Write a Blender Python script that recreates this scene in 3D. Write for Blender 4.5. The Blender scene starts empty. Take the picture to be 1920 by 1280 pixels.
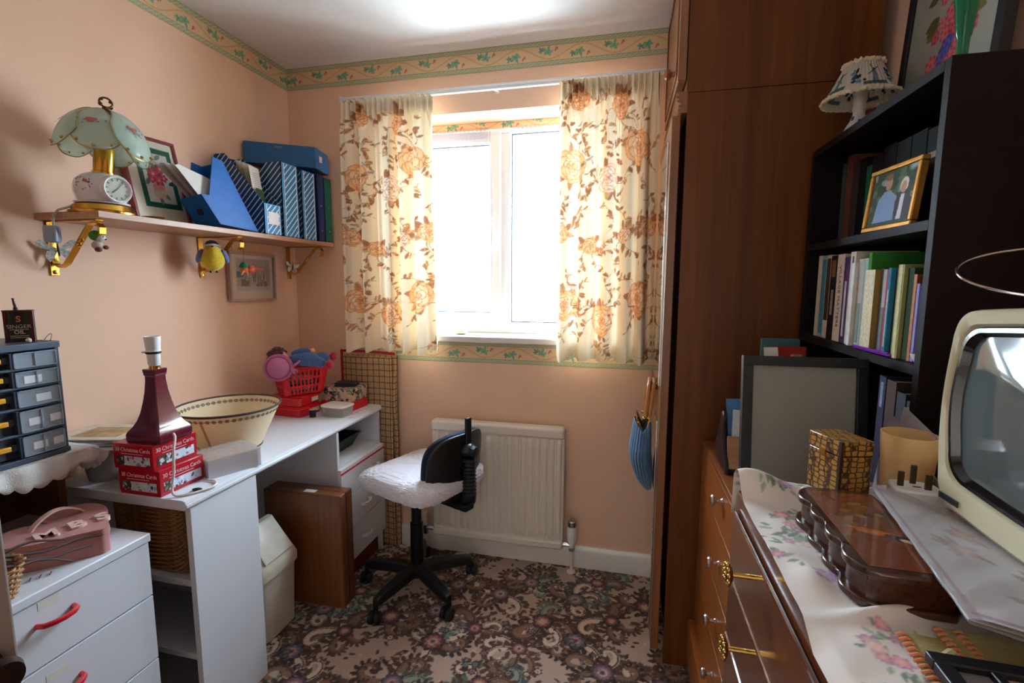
import bpy, bmesh, math, random
import numpy as np
from mathutils import Matrix, Vector, Euler

# ------------------------------------------------------------------ camera, sky, exposure
scene = bpy.context.scene
COL = scene.collection
PI = math.pi

F_PX, YAW, PITCH, ROLL, CAM_H = 904.4, 0.2288, -0.1197, 0.0039, 1.30


def cam_matrix():
    cy, sy = math.cos(YAW), math.sin(YAW)
    fwd = Vector((-sy * math.cos(PITCH), cy * math.cos(PITCH), math.sin(PITCH)))
    right = Vector((cy, sy, 0))
    up = right.cross(fwd)
    c, s = math.cos(ROLL), math.sin(ROLL)
    r2 = c * right + s * up
    u2 = -s * right + c * up
    m = Matrix((r2, u2, -fwd)).transposed().to_4x4()
    m.translation = Vector((0, 0, CAM_H))
    return m


cam_data = bpy.data.cameras.new('camera')
cam = bpy.data.objects.new('camera', cam_data)
COL.objects.link(cam)
cam.matrix_world = cam_matrix()
cam_data.sensor_fit = 'HORIZONTAL'
cam_data.sensor_width = 36.0
cam_data.lens = F_PX / 1920 * 36.0
cam_data.clip_start = 0.02
scene.camera = cam

world = bpy.data.worlds.new('overcast_sky')
scene.world = world
world.use_nodes = True
wn = world.node_tree.nodes
wl = world.node_tree.links
wn['Background'].inputs['Color'].default_value = (0.75, 0.875, 1.0, 1)
wn['Background'].inputs['Strength'].default_value = 58.0
wtc = wn.new('ShaderNodeTexCoord')
wsep = wn.new('ShaderNodeSeparateXYZ')
wl.new(wtc.outputs['Generated'], wsep.inputs[0])
wramp = wn.new('ShaderNodeValToRGB')                 # bright overcast sky above, duller ground below
wramp.color_ramp.elements[0].position = 0.40
wramp.color_ramp.elements[0].color = (0.45, 0.50, 0.52, 1)
wramp.color_ramp.elements[1].position = 0.53
wramp.color_ramp.elements[1].color = (0.75, 0.875, 1.0, 1)
wmap = wn.new('ShaderNodeMath')
wmap.operation = 'MULTIPLY_ADD'
wmap.inputs[1].default_value = 0.5
wmap.inputs[2].default_value = 0.5
wl.new(wsep.outputs['Z'], wmap.inputs[0])
wl.new(wmap.outputs[0], wramp.inputs['Fac'])
wl.new(wramp.outputs['Color'], wn['Background'].inputs['Color'])

portal = bpy.data.lights.new('window_daylight', 'AREA')
portal.shape = 'RECTANGLE'
portal.size, portal.size_y = 1.06, 1.03
portal.cycles.is_portal = True
po = bpy.data.objects.new('window_daylight', portal)
COL.objects.link(po)
po.location = (-0.565, 2.44, 1.54)
po.rotation_euler = (-PI / 2, 0, 0)

portal2 = bpy.data.lights.new('landing_fill', 'AREA')  # portal for the added, unseen landing window that gives fill light
portal2.shape = 'RECTANGLE'
portal2.size, portal2.size_y = 0.70, 0.70
portal2.cycles.is_portal = True
po2 = bpy.data.objects.new('landing_fill', portal2)
COL.objects.link(po2)
po2.location = (1.02, -1.30, 1.60)
po2.rotation_euler = (0, PI / 2, 0)

scene.view_settings.view_transform = 'Standard'
scene.view_settings.look = 'None'
scene.view_settings.exposure = 0.0
scene.view_settings.gamma = 1.0
scene.view_settings.use_curve_mapping = False
scene.cycles.max_bounces = 12
scene.cycles.diffuse_bounces = 6
scene.cycles.transmission_bounces = 8
scene.cycles.transparent_max_bounces = 16
scene.cycles.caustics_reflective = False
scene.cycles.caustics_refractive = False
scene.cycles.sample_clamp_indirect = 8.0

# ------------------------------------------------------------------ helpers
RNG = random.Random(7)


def lin(c):
    """sRGB 0-255 triple -> linear rgba"""
    o = []
    for v in c[:3]:
        v = v / 255.0
        o.append(v / 12.92 if v <= 0.04045 else ((v + 0.055) / 1.055) ** 2.4)
    return (o[0], o[1], o[2], 1.0)


MATS = {}


def principled(name):
    m = bpy.data.materials.new(name)
    m.use_nodes = True
    return m, m.node_tree.nodes, m.node_tree.links, m.node_tree.nodes['Principled BSDF']


def mat(name, c, rough=0.5, metal=0.0, vary=0.06, vscale=30.0, bump=0.0, bscale=200.0, coat=0.0,
        trans=0.0, alpha=1.0, sheen=0.0, ior=1.45):
    """plain procedural material: colour broken up by noise, optional noise bump"""
    if name in MATS:
        return MATS[name]
    m, n, l, b = principled(name)
    b.inputs['Roughness'].default_value = rough
    b.inputs['Metallic'].default_value = metal
    b.inputs['Coat Weight'].default_value = coat
    b.inputs['Transmission Weight'].default_value = trans
    b.inputs['Alpha'].default_value = alpha
    b.inputs['Sheen Weight'].default_value = sheen
    b.inputs['IOR'].default_value = ior
    col = lin(c)
    tc = n.new('ShaderNodeTexCoord')
    nz = n.new('ShaderNodeTexNoise')
    nz.inputs['Scale'].default_value = vscale
    nz.inputs['Detail'].default_value = 4
    l.new(tc.outputs['Object'], nz.inputs['Vector'])
    cr = n.new('ShaderNodeValToRGB')
    cr.color_ramp.elements[0].position = 0.3
    cr.color_ramp.elements[1].position = 0.7
    cr.color_ramp.elements[0].color = tuple(v * (1 - vary) for v in col[:3]) + (1,)
    cr.color_ramp.elements[1].color = tuple(min(1, v * (1 + vary)) for v in col[:3]) + (1,)
    l.new(nz.outputs['Fac'], cr.inputs['Fac'])
    l.new(cr.outputs['Color'], b.inputs['Base Color'])
    if bump:
        n2 = n.new('ShaderNodeTexNoise')
        n2.inputs['Scale'].default_value = bscale
        n2.inputs['Detail'].default_value = 3
        l.new(tc.outputs['Object'], n2.inputs['Vector'])
        bp = n.new('ShaderNodeBump')
        bp.inputs['Strength'].default_value = bump
        bp.inputs['Distance'].default_value = 0.002
        l.new(n2.outputs['Fac'], bp.inputs['Height'])
        l.new(bp.outputs['Normal'], b.inputs['Normal'])
    MATS[name] = m
    return m


def wood(name, c1, c2, axis='Z', scale=1.0, rough=0.35, coat=0.2, spec=0.5):
    """grain stretched along one local axis"""
    if name in MATS:
        return MATS[name]
    m, n, l, b = principled(name)
    tc = n.new('ShaderNodeTexCoord')
    mp = n.new('ShaderNodeMapping')
    s = [55 * scale, 55 * scale, 55 * scale]
    s['XYZ'.index(axis)] = 2.2 * scale
    mp.inputs['Scale'].default_value = s
    l.new(tc.outputs['Object'], mp.inputs['Vector'])
    nz = n.new('ShaderNodeTexNoise')
    nz.inputs['Scale'].default_value = 1.0
    nz.inputs['Detail'].default_value = 6
    nz.inputs['Roughness'].default_value = 0.65
    nz.inputs['Distortion'].default_value = 0.6
    l.new(mp.outputs['Vector'], nz.inputs['Vector'])
    mp2 = n.new('ShaderNodeMapping')
    s2 = [9 * scale, 9 * scale, 9 * scale]
    s2['XYZ'.index(axis)] = 0.8 * scale
    mp2.inputs['Scale'].default_value = s2
    l.new(tc.outputs['Object'], mp2.inputs['Vector'])
    nz2 = n.new('ShaderNodeTexNoise')
    nz2.inputs['Scale'].default_value = 1.0
    nz2.inputs['Detail'].default_value = 3
    l.new(mp2.outputs['Vector'], nz2.inputs['Vector'])
    mx = n.new('ShaderNodeMath')
    mx.operation = 'MULTIPLY_ADD'
    mx.inputs[1].default_value = 0.55
    l.new(nz.outputs['Fac'], mx.inputs[0])
    m3 = n.new('ShaderNodeMath')
    m3.operation = 'MULTIPLY'
    m3.inputs[1].default_value = 0.45
    l.new(nz2.outputs['Fac'], m3.inputs[0])
    l.new(m3.outputs[0], mx.inputs[2])
    cr = n.new('ShaderNodeValToRGB')
    cr.color_ramp.elements[0].position = 0.36
    cr.color_ramp.elements[1].position = 0.64
    cr.color_ramp.elements[0].color = lin(c1)
    cr.color_ramp.elements[1].color = lin(c2)
    l.new(mx.outputs[0], cr.inputs['Fac'])
    l.new(cr.outputs['Color'], b.inputs['Base Color'])
    b.inputs['Roughness'].default_value = rough
    b.inputs['Coat Weight'].default_value = coat
    b.inputs['Coat Roughness'].default_value = 0.15
    b.inputs['Specular IOR Level'].default_value = spec
    bp = n.new('ShaderNodeBump')
    bp.inputs['Strength'].default_value = 0.08
    bp.inputs['Distance'].default_value = 0.001
    l.new(nz.outputs['Fac'], bp.inputs['Height'])
    l.new(bp.outputs['Normal'], b.inputs['Normal'])
    MATS[name] = m
    return m


def painted(name, rough=0.7, translucent=0.0, bump=0.0, bscale=900.0, coat=0.0, sheen=0.0):
    """pattern held in the mesh (colour attribute 'pattern')"""
    if name in MATS:
        return MATS[name]
    m, n, l, b = principled(name)
    at = n.new('ShaderNodeAttribute')
    at.attribute_name = 'pattern'
    l.new(at.outputs['Color'], b.inputs['Base Color'])
    b.inputs['Roughness'].default_value = rough
    b.inputs['Coat Weight'].default_value = coat
    b.inputs['Sheen Weight'].default_value = sheen
    b.inputs['Specular IOR Level'].default_value = 0.3
    if bump:
        tc = n.new('ShaderNodeTexCoord')
        n2 = n.new('ShaderNodeTexNoise')
        n2.inputs['Scale'].default_value = bscale
        n2.inputs['Detail'].default_value = 2
        l.new(tc.outputs['Object'], n2.inputs['Vector'])
        bp = n.new('ShaderNodeBump')
        bp.inputs['Strength'].default_value = bump
        bp.inputs['Distance'].default_value = 0.003
        l.new(n2.outputs['Fac'], bp.inputs['Height'])
        l.new(bp.outputs['Normal'], b.inputs['Normal'])
    if translucent:
        tr = n.new('ShaderNodeBsdfTranslucent')
        l.new(at.outputs['Color'], tr.inputs['Color'])
        mx = n.new('ShaderNodeMixShader')
        mx.inputs['Fac'].default_value = translucent
        l.new(b.outputs['BSDF'], mx.inputs[1])
        l.new(tr.outputs['BSDF'], mx.inputs[2])
        l.new(mx.outputs['Shader'], n['Material Output'].inputs['Surface'])
    MATS[name] = m
    return m


def glassy(name, c, alpha_mix=0.8, rough=0.05, translucent=False):
    """thin clear or frosted sheet: see-through mixed with a glossy or scattering surface"""
    if name in MATS:
        return MATS[name]
    m, n, l, b = principled(name)
    b.inputs['Base Color'].default_value = lin(c)
    b.inputs['Roughness'].default_value = rough
    tp = n.new('ShaderNodeBsdfTransparent')
    tp.inputs['Color'].default_value = tuple(0.5 + 0.5 * v for v in lin(c)[:3]) + (1,)
    mx = n.new('ShaderNodeMixShader')
    mx.inputs['Fac'].default_value = alpha_mix
    src = b.outputs['BSDF']
    if translucent:
        tr = n.new('ShaderNodeBsdfTranslucent')
        tr.inputs['Color'].default_value = lin(c)
        m2 = n.new('ShaderNodeMixShader')
        m2.inputs['Fac'].default_value = 0.5
        l.new(src, m2.inputs[1])
        l.new(tr.outputs['BSDF'], m2.inputs[2])
        src = m2.outputs['Shader']
    l.new(src, mx.inputs[1])
    l.new(tp.outputs['BSDF'], mx.inputs[2])
    l.new(mx.outputs['Shader'], n['Material Output'].inputs['Surface'])
    MATS[name] = m
    return m


ROOT_OF = {}


def thing(name, label, cat, loc=(0, 0, 0), rz=0.0, group=None, world=True, kind=None):
    """Empty at the thing's base; world=True: its parts are modelled in room coordinates"""
    o = bpy.data.objects.new(name, None)
    o.empty_display_size = 0.05
    COL.objects.link(o)
    o.location = loc
    o.rotation_euler = (0, 0, rz)
    if label:
        o['label'] = label
    if cat:
        o['category'] = cat
    if group:
        o['group'] = group
    if kind:
        o['kind'] = kind
    ROOT_OF[o.name] = Vector(loc) if world else Vector((0, 0, 0))
    return o


def tag(o, label, cat, group=None):
    o['label'] = label
    o['category'] = cat
    if group:
        o['group'] = group
    return o


def root_shift(parent):
    p = parent
    while p is not None:
        if p.name in ROOT_OF:
            return ROOT_OF[p.name]
        p = p.parent
    return Vector((0, 0, 0))


def finish(me, smooth):
    if smooth is None:
        return
    me.polygons.foreach_set('use_smooth', [True] * len(me.polygons))
    me.set_sharp_from_angle(angle=math.radians(smooth))


def obj(name, bm, m, parent=None, smooth=35, bevel=0.0, subsurf=0, segs=2, label=None, solid=0.0, base=None):
    """link a bmesh as ONE mesh object; base = origin for a top-level mesh"""
    sh = root_shift(parent) if parent else (Vector(base) if base is not None else Vector((0, 0, 0)))
    if sh.length > 0:
        bmesh.ops.translate(bm, verts=bm.verts, vec=-sh)
    bmesh.ops.recalc_face_normals(bm, faces=bm.faces)
    me = bpy.data.meshes.new(name)
    bm.to_mesh(me)
    bm.free()
    ms = m if isinstance(m, (list, tuple)) else [m]
    for q in ms:
        me.materials.append(q)
    finish(me, smooth)
    o = bpy.data.objects.new(name, me)
    COL.objects.link(o)
    if parent:
        o.parent = parent
    elif base is not None:
        o.location = base
        ROOT_OF[o.name] = Vector(base)
    if solid:
        md = o.modifiers.new('solid', 'SOLIDIFY')
        md.thickness = solid
        md.offset = 0
    if bevel:
        md = o.modifiers.new('bevel', 'BEVEL')
        md.width = bevel
        md.segments = segs
        md.limit_method = 'ANGLE'
        md.angle_limit = math.radians(40)
    if subsurf:
        md = o.modifiers.new('sub', 'SUBSURF')
        md.levels = subsurf
        md.render_levels = subsurf
    if label:
        o['label'] = label
    return o


def struct(o):
    o['kind'] = 'structure'
    return o


def BM():
    return bmesh.new()


def box(bm, x0, x1, y0, y1, z0, z1, M=None, mi=0):
    vs = [(x, y, z) for x in (x0, x1) for y in (y0, y1) for z in (z0, z1)]
    v = [bm.verts.new(M @ Vector(p) if M else p) for p in vs]
    for f in ((0, 1, 3, 2), (4, 6, 7, 5), (0, 4, 5, 1), (2, 3, 7, 6), (0, 2, 6, 4), (1, 5, 7, 3)):
        fc = bm.faces.new([v[i] for i in f])
        fc.material_index = mi
    return bm


def bx(x0, x1, y0, y1, z0, z1, M=None):
    return box(BM(), x0, x1, y0, y1, z0, z1, M)


def lathe(bm, prof, segs=32, M=None, mi=0, closed=False):
    """profile of (r, z) turned about z"""
    rings = []
    for r, z in prof:
        if r < 1e-6:
            p = Vector((0, 0, z))
            rings.append([bm.verts.new(M @ p if M else p)])
        else:
            ring = []
            for i in range(segs):
                a = 2 * PI * i / segs
                p = Vector((r * math.cos(a), r * math.sin(a), z))
                ring.append(bm.verts.new(M @ p if M else p))
            rings.append(ring)
    pairs = list(zip(rings[:-1], rings[1:]))
    if closed:
        pairs.append((rings[-1], rings[0]))
    for a, b in pairs:
        for i in range(segs):
            j = (i + 1) % segs
            if len(a) == 1 and len(b) == 1:
                continue
            if len(a) == 1:
                f = [a[0], b[i], b[j]]
            elif len(b) == 1:
                f = [a[i], b[0], a[j]]
            else:
                f = [a[i], b[i], b[j], a[j]]
            fc = bm.faces.new(f)
            fc.material_index = mi
    return bm


def solid_lathe(prof, segs=32, M=None):
    return lathe(BM(), [(0, prof[0][1])] + list(prof) + [(0, prof[-1][1])], segs, M)


def tube(bm, pts, r, segs=8, closed=False, M=None, mi=0, caps=True):
    pts = [Vector(p) for p in pts]
    n = len(pts)
    rs = r if isinstance(r, (list, tuple)) else [r] * n
    t0 = (pts[1] - pts[0]).normalized()
    ref = Vector((0, 0, 1)) if abs(t0.z) < 0.9 else Vector((1, 0, 0))
    nrm = t0.cross(ref).normalized()
    rings = []
    prev = t0
    for i, p in enumerate(pts):
        if closed:
            t = (pts[(i + 1) % n] - pts[i - 1]).normalized()
        elif i == 0:
            t = t0
        elif i == n - 1:
            t = (pts[-1] - pts[-2]).normalized()
        else:
            t = (pts[i + 1] - pts[i - 1]).normalized()
        ax = prev.cross(t)
        if ax.length > 1e-6:
            nrm = Matrix.Rotation(prev.angle(t), 3, ax.normalized()) @ nrm
        prev = t
        nrm = (nrm - t * nrm.dot(t)).normalized()
        b = t.cross(nrm)
        ring = []
        for k in range(segs):
            a = 2 * PI * k / segs
            q = p + rs[i] * (math.cos(a) * nrm + math.sin(a) * b)
            ring.append(bm.verts.new(M @ q if M else q))
        rings.append(ring)
    rr = list(zip(rings[:-1], rings[1:]))
    if closed:
        rr.append((rings[-1], rings[0]))
    for a, b in rr:
        for k in range(segs):
            j = (k + 1) % segs
            f = bm.faces.new([a[k], b[k], b[j], a[j]])
            f.material_index = mi
    if caps and not closed:
        bm.faces.new(rings[0][::-1]).material_index = mi
        bm.faces.new(rings[-1]).material_index = mi
    return bm


def strap(bm, pts, w, t, side, M=None):
    """flat band of width w along vector side, thickness t, along pts"""
    pts = [Vector(p) for p in pts]
    side = Vector(side).normalized()
    n = len(pts)
    rings = []
    for i, p in enumerate(pts):
        a = pts[max(0, i - 1)]
        b = pts[min(n - 1, i + 1)]
        tg = (b - a).normalized()
        nn = tg.cross(side).normalized()
        ring = []
        for s, u in ((-1, -1), (1, -1), (1, 1), (-1, 1)):
            q = p + side * (s * w / 2) + nn * (u * t / 2)
            ring.append(bm.verts.new(M @ q if M else q))
        rings.append(ring)
    for a, b in zip(rings[:-1], rings[1:]):
        for k in range(4):
            j = (k + 1) % 4
            bm.faces.new([a[k], b[k], b[j], a[j]])
    bm.faces.new(rings[0][::-1])
    bm.faces.new(rings[-1])
    return bm


def prism(bm, poly, h0, h1, M=None, mi=0):
    """polygon in local xy extruded h0..h1 along local z, placed by M"""
    lo = []
    hi = []
    for x, y in poly:
        a, b = Vector((x, y, h0)), Vector((x, y, h1))
        lo.append(bm.verts.new(M @ a if M else a))
        hi.append(bm.verts.new(M @ b if M else b))
    n = len(poly)
    bm.faces.new(lo[::-1]).material_index = mi
    bm.faces.new(hi).material_index = mi
    for i in range(n):
        j = (i + 1) % n
        bm.faces.new([lo[i], lo[j], hi[j], hi[i]]).material_index = mi
    return bm


def ball(bm, c, r, seg=16, rings=10, M=None, mi=0):
    """ellipsoid"""
    rx, ry, rz = r if isinstance(r, (list, tuple)) else (r, r, r)
    c = Vector(c)
    prof = []
    grid = []
    for i in range(rings + 1):
        a = PI * i / rings
        if i in (0, rings):
            p = c + Vector((0, 0, rz * math.cos(a)))
            grid.append([bm.verts.new(M @ p if M else p)])
        else:
            g = []
            for k in range(seg):
                t = 2 * PI * k / seg
                p = c + Vector((rx * math.sin(a) * math.cos(t), ry * math.sin(a) * math.sin(t), rz * math.cos(a)))
                g.append(bm.verts.new(M @ p if M else p))
            grid.append(g)
    for a, b in zip(grid[:-1], grid[1:]):
        for k in range(seg):
            j = (k + 1) % seg
            if len(a) == 1:
                f = bm.faces.new([a[0], b[k], b[j]])
            elif len(b) == 1:
                f = bm.faces.new([a[k], b[0], a[j]])
            else:
                f = bm.faces.new([a[k], b[k], b[j], a[j]])
            f.material_index = mi
    return bm


def surf(bm, fn, nu, nv, wrap_u=False, mi=0):
    """open sheet fn(u,v)->xyz"""
    g = []
    for j in range(nv + 1):
        row = []
        for i in range(nu if wrap_u else nu + 1):
            row.append(bm.verts.new(fn(i / nu, j / nv)))
        g.append(row)
    for j in range(nv):
        for i in range(nu):
            i2 = (i + 1) % nu if wrap_u else i + 1
            f = bm.faces.new([g[j][i], g[j][i2], g[j + 1][i2], g[j + 1][i]])
            f.material_index = mi
    return bm


def T(x, y, z, rz=0.0, rx=0.0, ry=0.0, s=1.0):
    return Matrix.Translation((x, y, z)) @ Euler((rx, ry, rz), 'XYZ').to_matrix().to_4x4() @ Matrix.Scale(s, 4)


def basis(o, x, y):
    """matrix with local x, y axes along the given vectors"""
    x = Vector(x).normalized()
    y = Vector(y)
    y = (y - x * x.dot(y)).normalized()
    z = x.cross(y)
    m = Matrix((x, y, z)).transposed().to_4x4()
    m.translation = Vector(o)
    return m


def text_mesh(body, size, m, parent, M, depth=0.0006, name='lettering', align='CENTER', bold=0.0, sx=1.0, label=None):
    """lettering built as raised mesh"""
    cu = bpy.data.curves.new('txt', 'FONT')
    cu.body = body
    cu.size = size
    cu.extrude = depth
    cu.offset = bold
    cu.align_x = align
    cu.align_y = 'CENTER'
    cu.resolution_u = 3
    tmp = bpy.data.objects.new('txt', cu)
    COL.objects.link(tmp)
    dg = bpy.context.evaluated_depsgraph_get()
    me = bpy.data.meshes.new_from_object(tmp.evaluated_get(dg))
    bpy.data.objects.remove(tmp)
    bpy.data.curves.remove(cu)
    sh = root_shift(parent) if parent else Vector((0, 0, 0))
    me.transform(Matrix.Translation(-sh) @ M @ Matrix.Diagonal((sx, 1, 1, 1)))
    me.name = name
    me.materials.clear()
    me.materials.append(m)
    o = bpy.data.objects.new(name, me)
    COL.objects.link(o)
    if parent:
        o.parent = parent
    if label:
        o['label'] = label
    return o


def dup(root, loc=None, rz=None, label=None, group=None):
    r = root.copy()
    COL.objects.link(r)
    ROOT_OF[r.name] = ROOT_OF.get(root.name, Vector((0, 0, 0)))
    if loc is not None:
        r.location = loc
    if rz is not None:
        r.rotation_euler = (0, 0, rz)
    if label:
        r['label'] = label
    if group:
        r['group'] = group
    for ch in list(root.children):
        c = ch.copy()
        COL.objects.link(c)
        c.parent = r
        for g in list(ch.children):
            d = g.copy()
            COL.objects.link(d)
            d.parent = c
    return r


# ------------------------------------------------------------------ drawn patterns (numpy), carried by mesh colour attributes
class Canvas:
    """drawing surface in metres; wrap=True tiles seamlessly"""

    def __init__(self, w, h, res, bg, wrap=False):
        self.w, self.h, self.res, self.wrap = w, h, res, wrap
        self.nx, self.ny = max(2, int(round(w / res))), max(2, int(round(h / res)))
        self.a = np.zeros((self.ny, self.nx, 3), np.float32)
        self.a[:] = np.array(bg, np.float32)
        self.sx, self.sy = self.nx / w, self.ny / h

    def _win(self, x0, x1, y0, y1):
        i0, i1 = int(math.floor(x0 * self.sx)) - 1, int(math.ceil(x1 * self.sx)) + 1
        j0, j1 = int(math.floor(y0 * self.sy)) - 1, int(math.ceil(y1 * self.sy)) + 1
        if not self.wrap:
            i0, i1, j0, j1 = max(0, i0), min(self.nx, i1), max(0, j0), min(self.ny, j1)
        if i1 <= i0 or j1 <= j0:
            return None
        ii = np.arange(i0, i1)
        jj = np.arange(j0, j1)
        X, Y = np.meshgrid((ii + .5) / self.sx, (jj + .5) / self.sy)
        return ii % self.nx, jj % self.ny, X, Y

    def _put(self, ii, jj, cov, col):
        sel = np.ix_(jj, ii)
        c = np.clip(cov, 0, 1)[..., None].astype(np.float32)
        self.a[sel] = self.a[sel] * (1 - c) + np.array(col, np.float32) * c

    def ellipse(self, cx, cy, rx, ry, ang=0.0, col=(0, 0, 0), al=1.0, soft=0.0):
        R = max(rx, ry)
        w = self._win(cx - R, cx + R, cy - R, cy + R)
        if w is None:
            return
        ii, jj, X, Y = w
        c, s = math.cos(ang), math.sin(ang)
        u = ((X - cx) * c + (Y - cy) * s) / rx
        v = (-(X - cx) * s + (Y - cy) * c) / ry
        d = np.sqrt(u * u + v * v)
        e = max(soft, self.res / max(1e-6, min(rx, ry)))
        self._put(ii, jj, np.clip((1 - d) / e + 0.5 if not soft else (1 - d) / e, 0, 1) * al, col)

    def leaf(self, cx, cy, ln, wd, ang, col, al=1.0, vein=None):
        """pointed leaf from (cx,cy) along ang"""
        w = self._win(cx - ln, cx + ln, cy - ln, cy + ln)
        if w is None:
            return
        ii, jj, X, Y = w
        c, s = math.cos(ang), math.sin(ang)
        u = ((X - cx) * c + (Y - cy) * s) / ln
        v = (-(X - cx) * s + (Y - cy) * c)
        prof = wd * np.sin(PI * np.clip(u, 0, 1)) ** 0.8
        cov = np.clip((prof - np.abs(v)) / self.res + 0.5, 0, 1) * ((u > 0) & (u < 1))
        self._put(ii, jj, cov * al, col)
        if vein is not None:
            self._put(ii, jj, np.clip((self.res * 0.6 - np.abs(v)) / self.res + .5, 0, 1) * ((u > .05) & (u < .9)) * al, vein)

    def stroke(self, pts, wd, col, al=1.0):
        n = len(pts)
        ws = wd if isinstance(wd, (list, tuple)) else [wd] * n
        for k in range(n - 1):
            (x0, y0), (x1, y1) = pts[k], pts[k + 1]
            R = max(ws[k], ws[k + 1])
            w = self._win(min(x0, x1) - R, max(x0, x1) + R, min(y0, y1) - R, max(y0, y1) + R)
            if w is None:
                continue
            ii, jj, X, Y = w
            dx, dy = x1 - x0, y1 - y0
            L2 = dx * dx + dy * dy + 1e-12
            t = np.clip(((X - x0) * dx + (Y - y0) * dy) / L2, 0, 1)
            d = np.hypot(X - x0 - t * dx, Y - y0 - t * dy)
            r = (ws[k] + (ws[k + 1] - ws[k]) * t) / 2
            self._put(ii, jj, np.clip((r - d) / self.res + 0.5, 0, 1) * al, col)

    def rect(self, x0, x1, y0, y1, col, al=1.0):
        w = self._win(x0, x1, y0, y1)
        if w is None:
            return
        ii, jj, X, Y = w
        cov = np.clip(np.minimum(np.minimum(X - x0, x1 - X), np.minimum(Y - y0, y1 - Y)) / self.res + .5, 0, 1)
        self._put(ii, jj, cov * al, col)

    def poly(self, pts, col, al=1.0):
        xs = [p[0] for p in pts]
        ys = [p[1] for p in pts]
        w = self._win(min(xs), max(xs), min(ys), max(ys))
        if w is None:
            return
        ii, jj, X, Y = w
        ins = np.zeros(X.shape, bool)
        n = len(pts)
        for i in range(n):
            (x0, y0), (x1, y1) = pts[i], pts[(i + 1) % n]
            if y0 == y1:
                continue
            c = ((y0 > Y) != (y1 > Y)) & (X < (x1 - x0) * (Y - y0) / (y1 - y0) + x0)
            ins ^= c
        self._put(ii, jj, ins * al, col)

    def spiral(self, cx, cy, r, ang, turns, w0, w1, col, al=1.0, hand=1, n=26):
        """scroll: starts outside at radius r, curls in"""
        pts, ws = [], []
        for i in range(n):
            t = i / (n - 1)
            rr = r * (1 - t) ** 0.8 + 0.12 * r
            a = ang + hand * turns * 2 * PI * t
            pts.append((cx + rr * math.cos(a), cy + rr * math.sin(a)))
            ws.append(w0 + (w1 - w0) * t)
        self.stroke(pts, ws, col, al)

    def flower(self, cx, cy, r, cols, n=8, rot=0.0, centre=(200, 170, 90)):
        for k, c in enumerate(cols):
            rr = r * (1 - 0.27 * k)
            for i in range(n):
                a = rot + 2 * PI * i / n + k * PI / n
                self.ellipse(cx + 0.55 * rr * math.cos(a), cy + 0.55 * rr * math.sin(a), 0.45 * rr, 0.3 * rr, a, c)
        self.ellipse(cx, cy, 0.22 * r, 0.22 * r, 0, centre)

    def lookup(self, U, V):
        """U,V in metres -> linear rgba"""
        if self.wrap:
            i = np.floor(U * self.sx).astype(int) % self.nx
            j = np.floor(V * self.sy).astype(int) % self.ny
        else:
            i = np.clip((U * self.sx).astype(int), 0, self.nx - 1)
            j = np.clip((V * self.sy).astype(int), 0, self.ny - 1)
        c = np.clip(self.a[j, i] / 255.0, 0, 1)
        c = np.where(c <= 0.04045, c / 12.92, ((c + 0.055) / 1.055) ** 2.4)
        return np.concatenate([c, np.ones(c.shape[:-1] + (1,))], -1)


def pattern_sheet(name, P, U, V, canvas, m, parent=None, smooth=True, base=None, mi=None, label=None):
    """P: (ny,nx,3) vertex grid, U/V: metre coords into canvas"""
    ny, nx = P.shape[:2]
    sh = root_shift(parent) if parent else (Vector(base) if base is not None else Vector((0, 0, 0)))
    P = P - np.array(sh[:])
    idx = np.arange(ny * nx).reshape(ny, nx)
    q = np.stack([idx[:-1, :-1], idx[:-1, 1:], idx[1:, 1:], idx[1:, :-1]], -1).reshape(-1, 4)
    me = bpy.data.meshes.new(name)
    me.vertices.add(ny * nx)
    me.vertices.foreach_set('co', P.reshape(-1).astype(np.float32))
    nf = len(q)
    me.loops.add(nf * 4)
    me.loops.foreach_set('vertex_index', q.reshape(-1).astype(np.int32))
    me.polygons.add(nf)
    me.polygons.foreach_set('loop_start', np.arange(0, nf * 4, 4, dtype=np.int32))
    me.update(calc_edges=True)
    at = me.color_attributes.new('pattern', 'FLOAT_COLOR', 'POINT')
    at.data.foreach_set('color', canvas.lookup(U, V).reshape(-1).astype(np.float32))
    if smooth:
        me.polygons.foreach_set('use_smooth', [True] * nf)
    me.materials.append(m)
    o = bpy.data.objects.new(name, me)
    COL.objects.link(o)
    if parent:
        o.parent = parent
    elif base is not None:
        o.location = base
    if label:
        o['label'] = label
    return o


def flat_sheet(name, o, ux, uy, w, h, step, canvas, m, parent=None, base=None, wrap_off=(0, 0), label=None):
    """flat printed rectangle: origin o, unit vectors ux, uy"""
    nx, ny = max(2, int(w / step) + 1), max(2, int(h / step) + 1)
    u = np.linspace(0, w, nx)
    v = np.linspace(0, h, ny)
    U, V = np.meshgrid(u, v)
    P = np.array(o) + U[..., None] * np.array(ux) + V[..., None] * np.array(uy)
    eps = canvas.res * 0.5
    return pattern_sheet(name, P, U + wrap_off[0] - (U >= w) * eps * 0, V + wrap_off[1], canvas, m, parent, False, base, label=label)
# ------------------------------------------------------------------ the room
XL, XR, YB, YN, ZC = -1.60, 0.70, 2.12, -0.55, 2.303
WX0, WX1, WZ0, WZ1 = -1.09, -0.04, 1.03, 2.045      # window opening

wall_m = mat('peach_wallpaper', (233, 194, 167), 0.85, vary=0.025, vscale=5, bump=0.25, bscale=700)
ceil_m = mat('stippled_ceiling', (226, 222, 222), 0.95, vary=0.02, vscale=40, bump=0.9, bscale=260)
gloss_white = mat('white_gloss_paint', (225, 222, 216), 0.3, vary=0.02, vscale=8, coat=0.3)
upvc = mat('white_upvc', (232, 236, 240), 0.3, vary=0.01)

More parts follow.
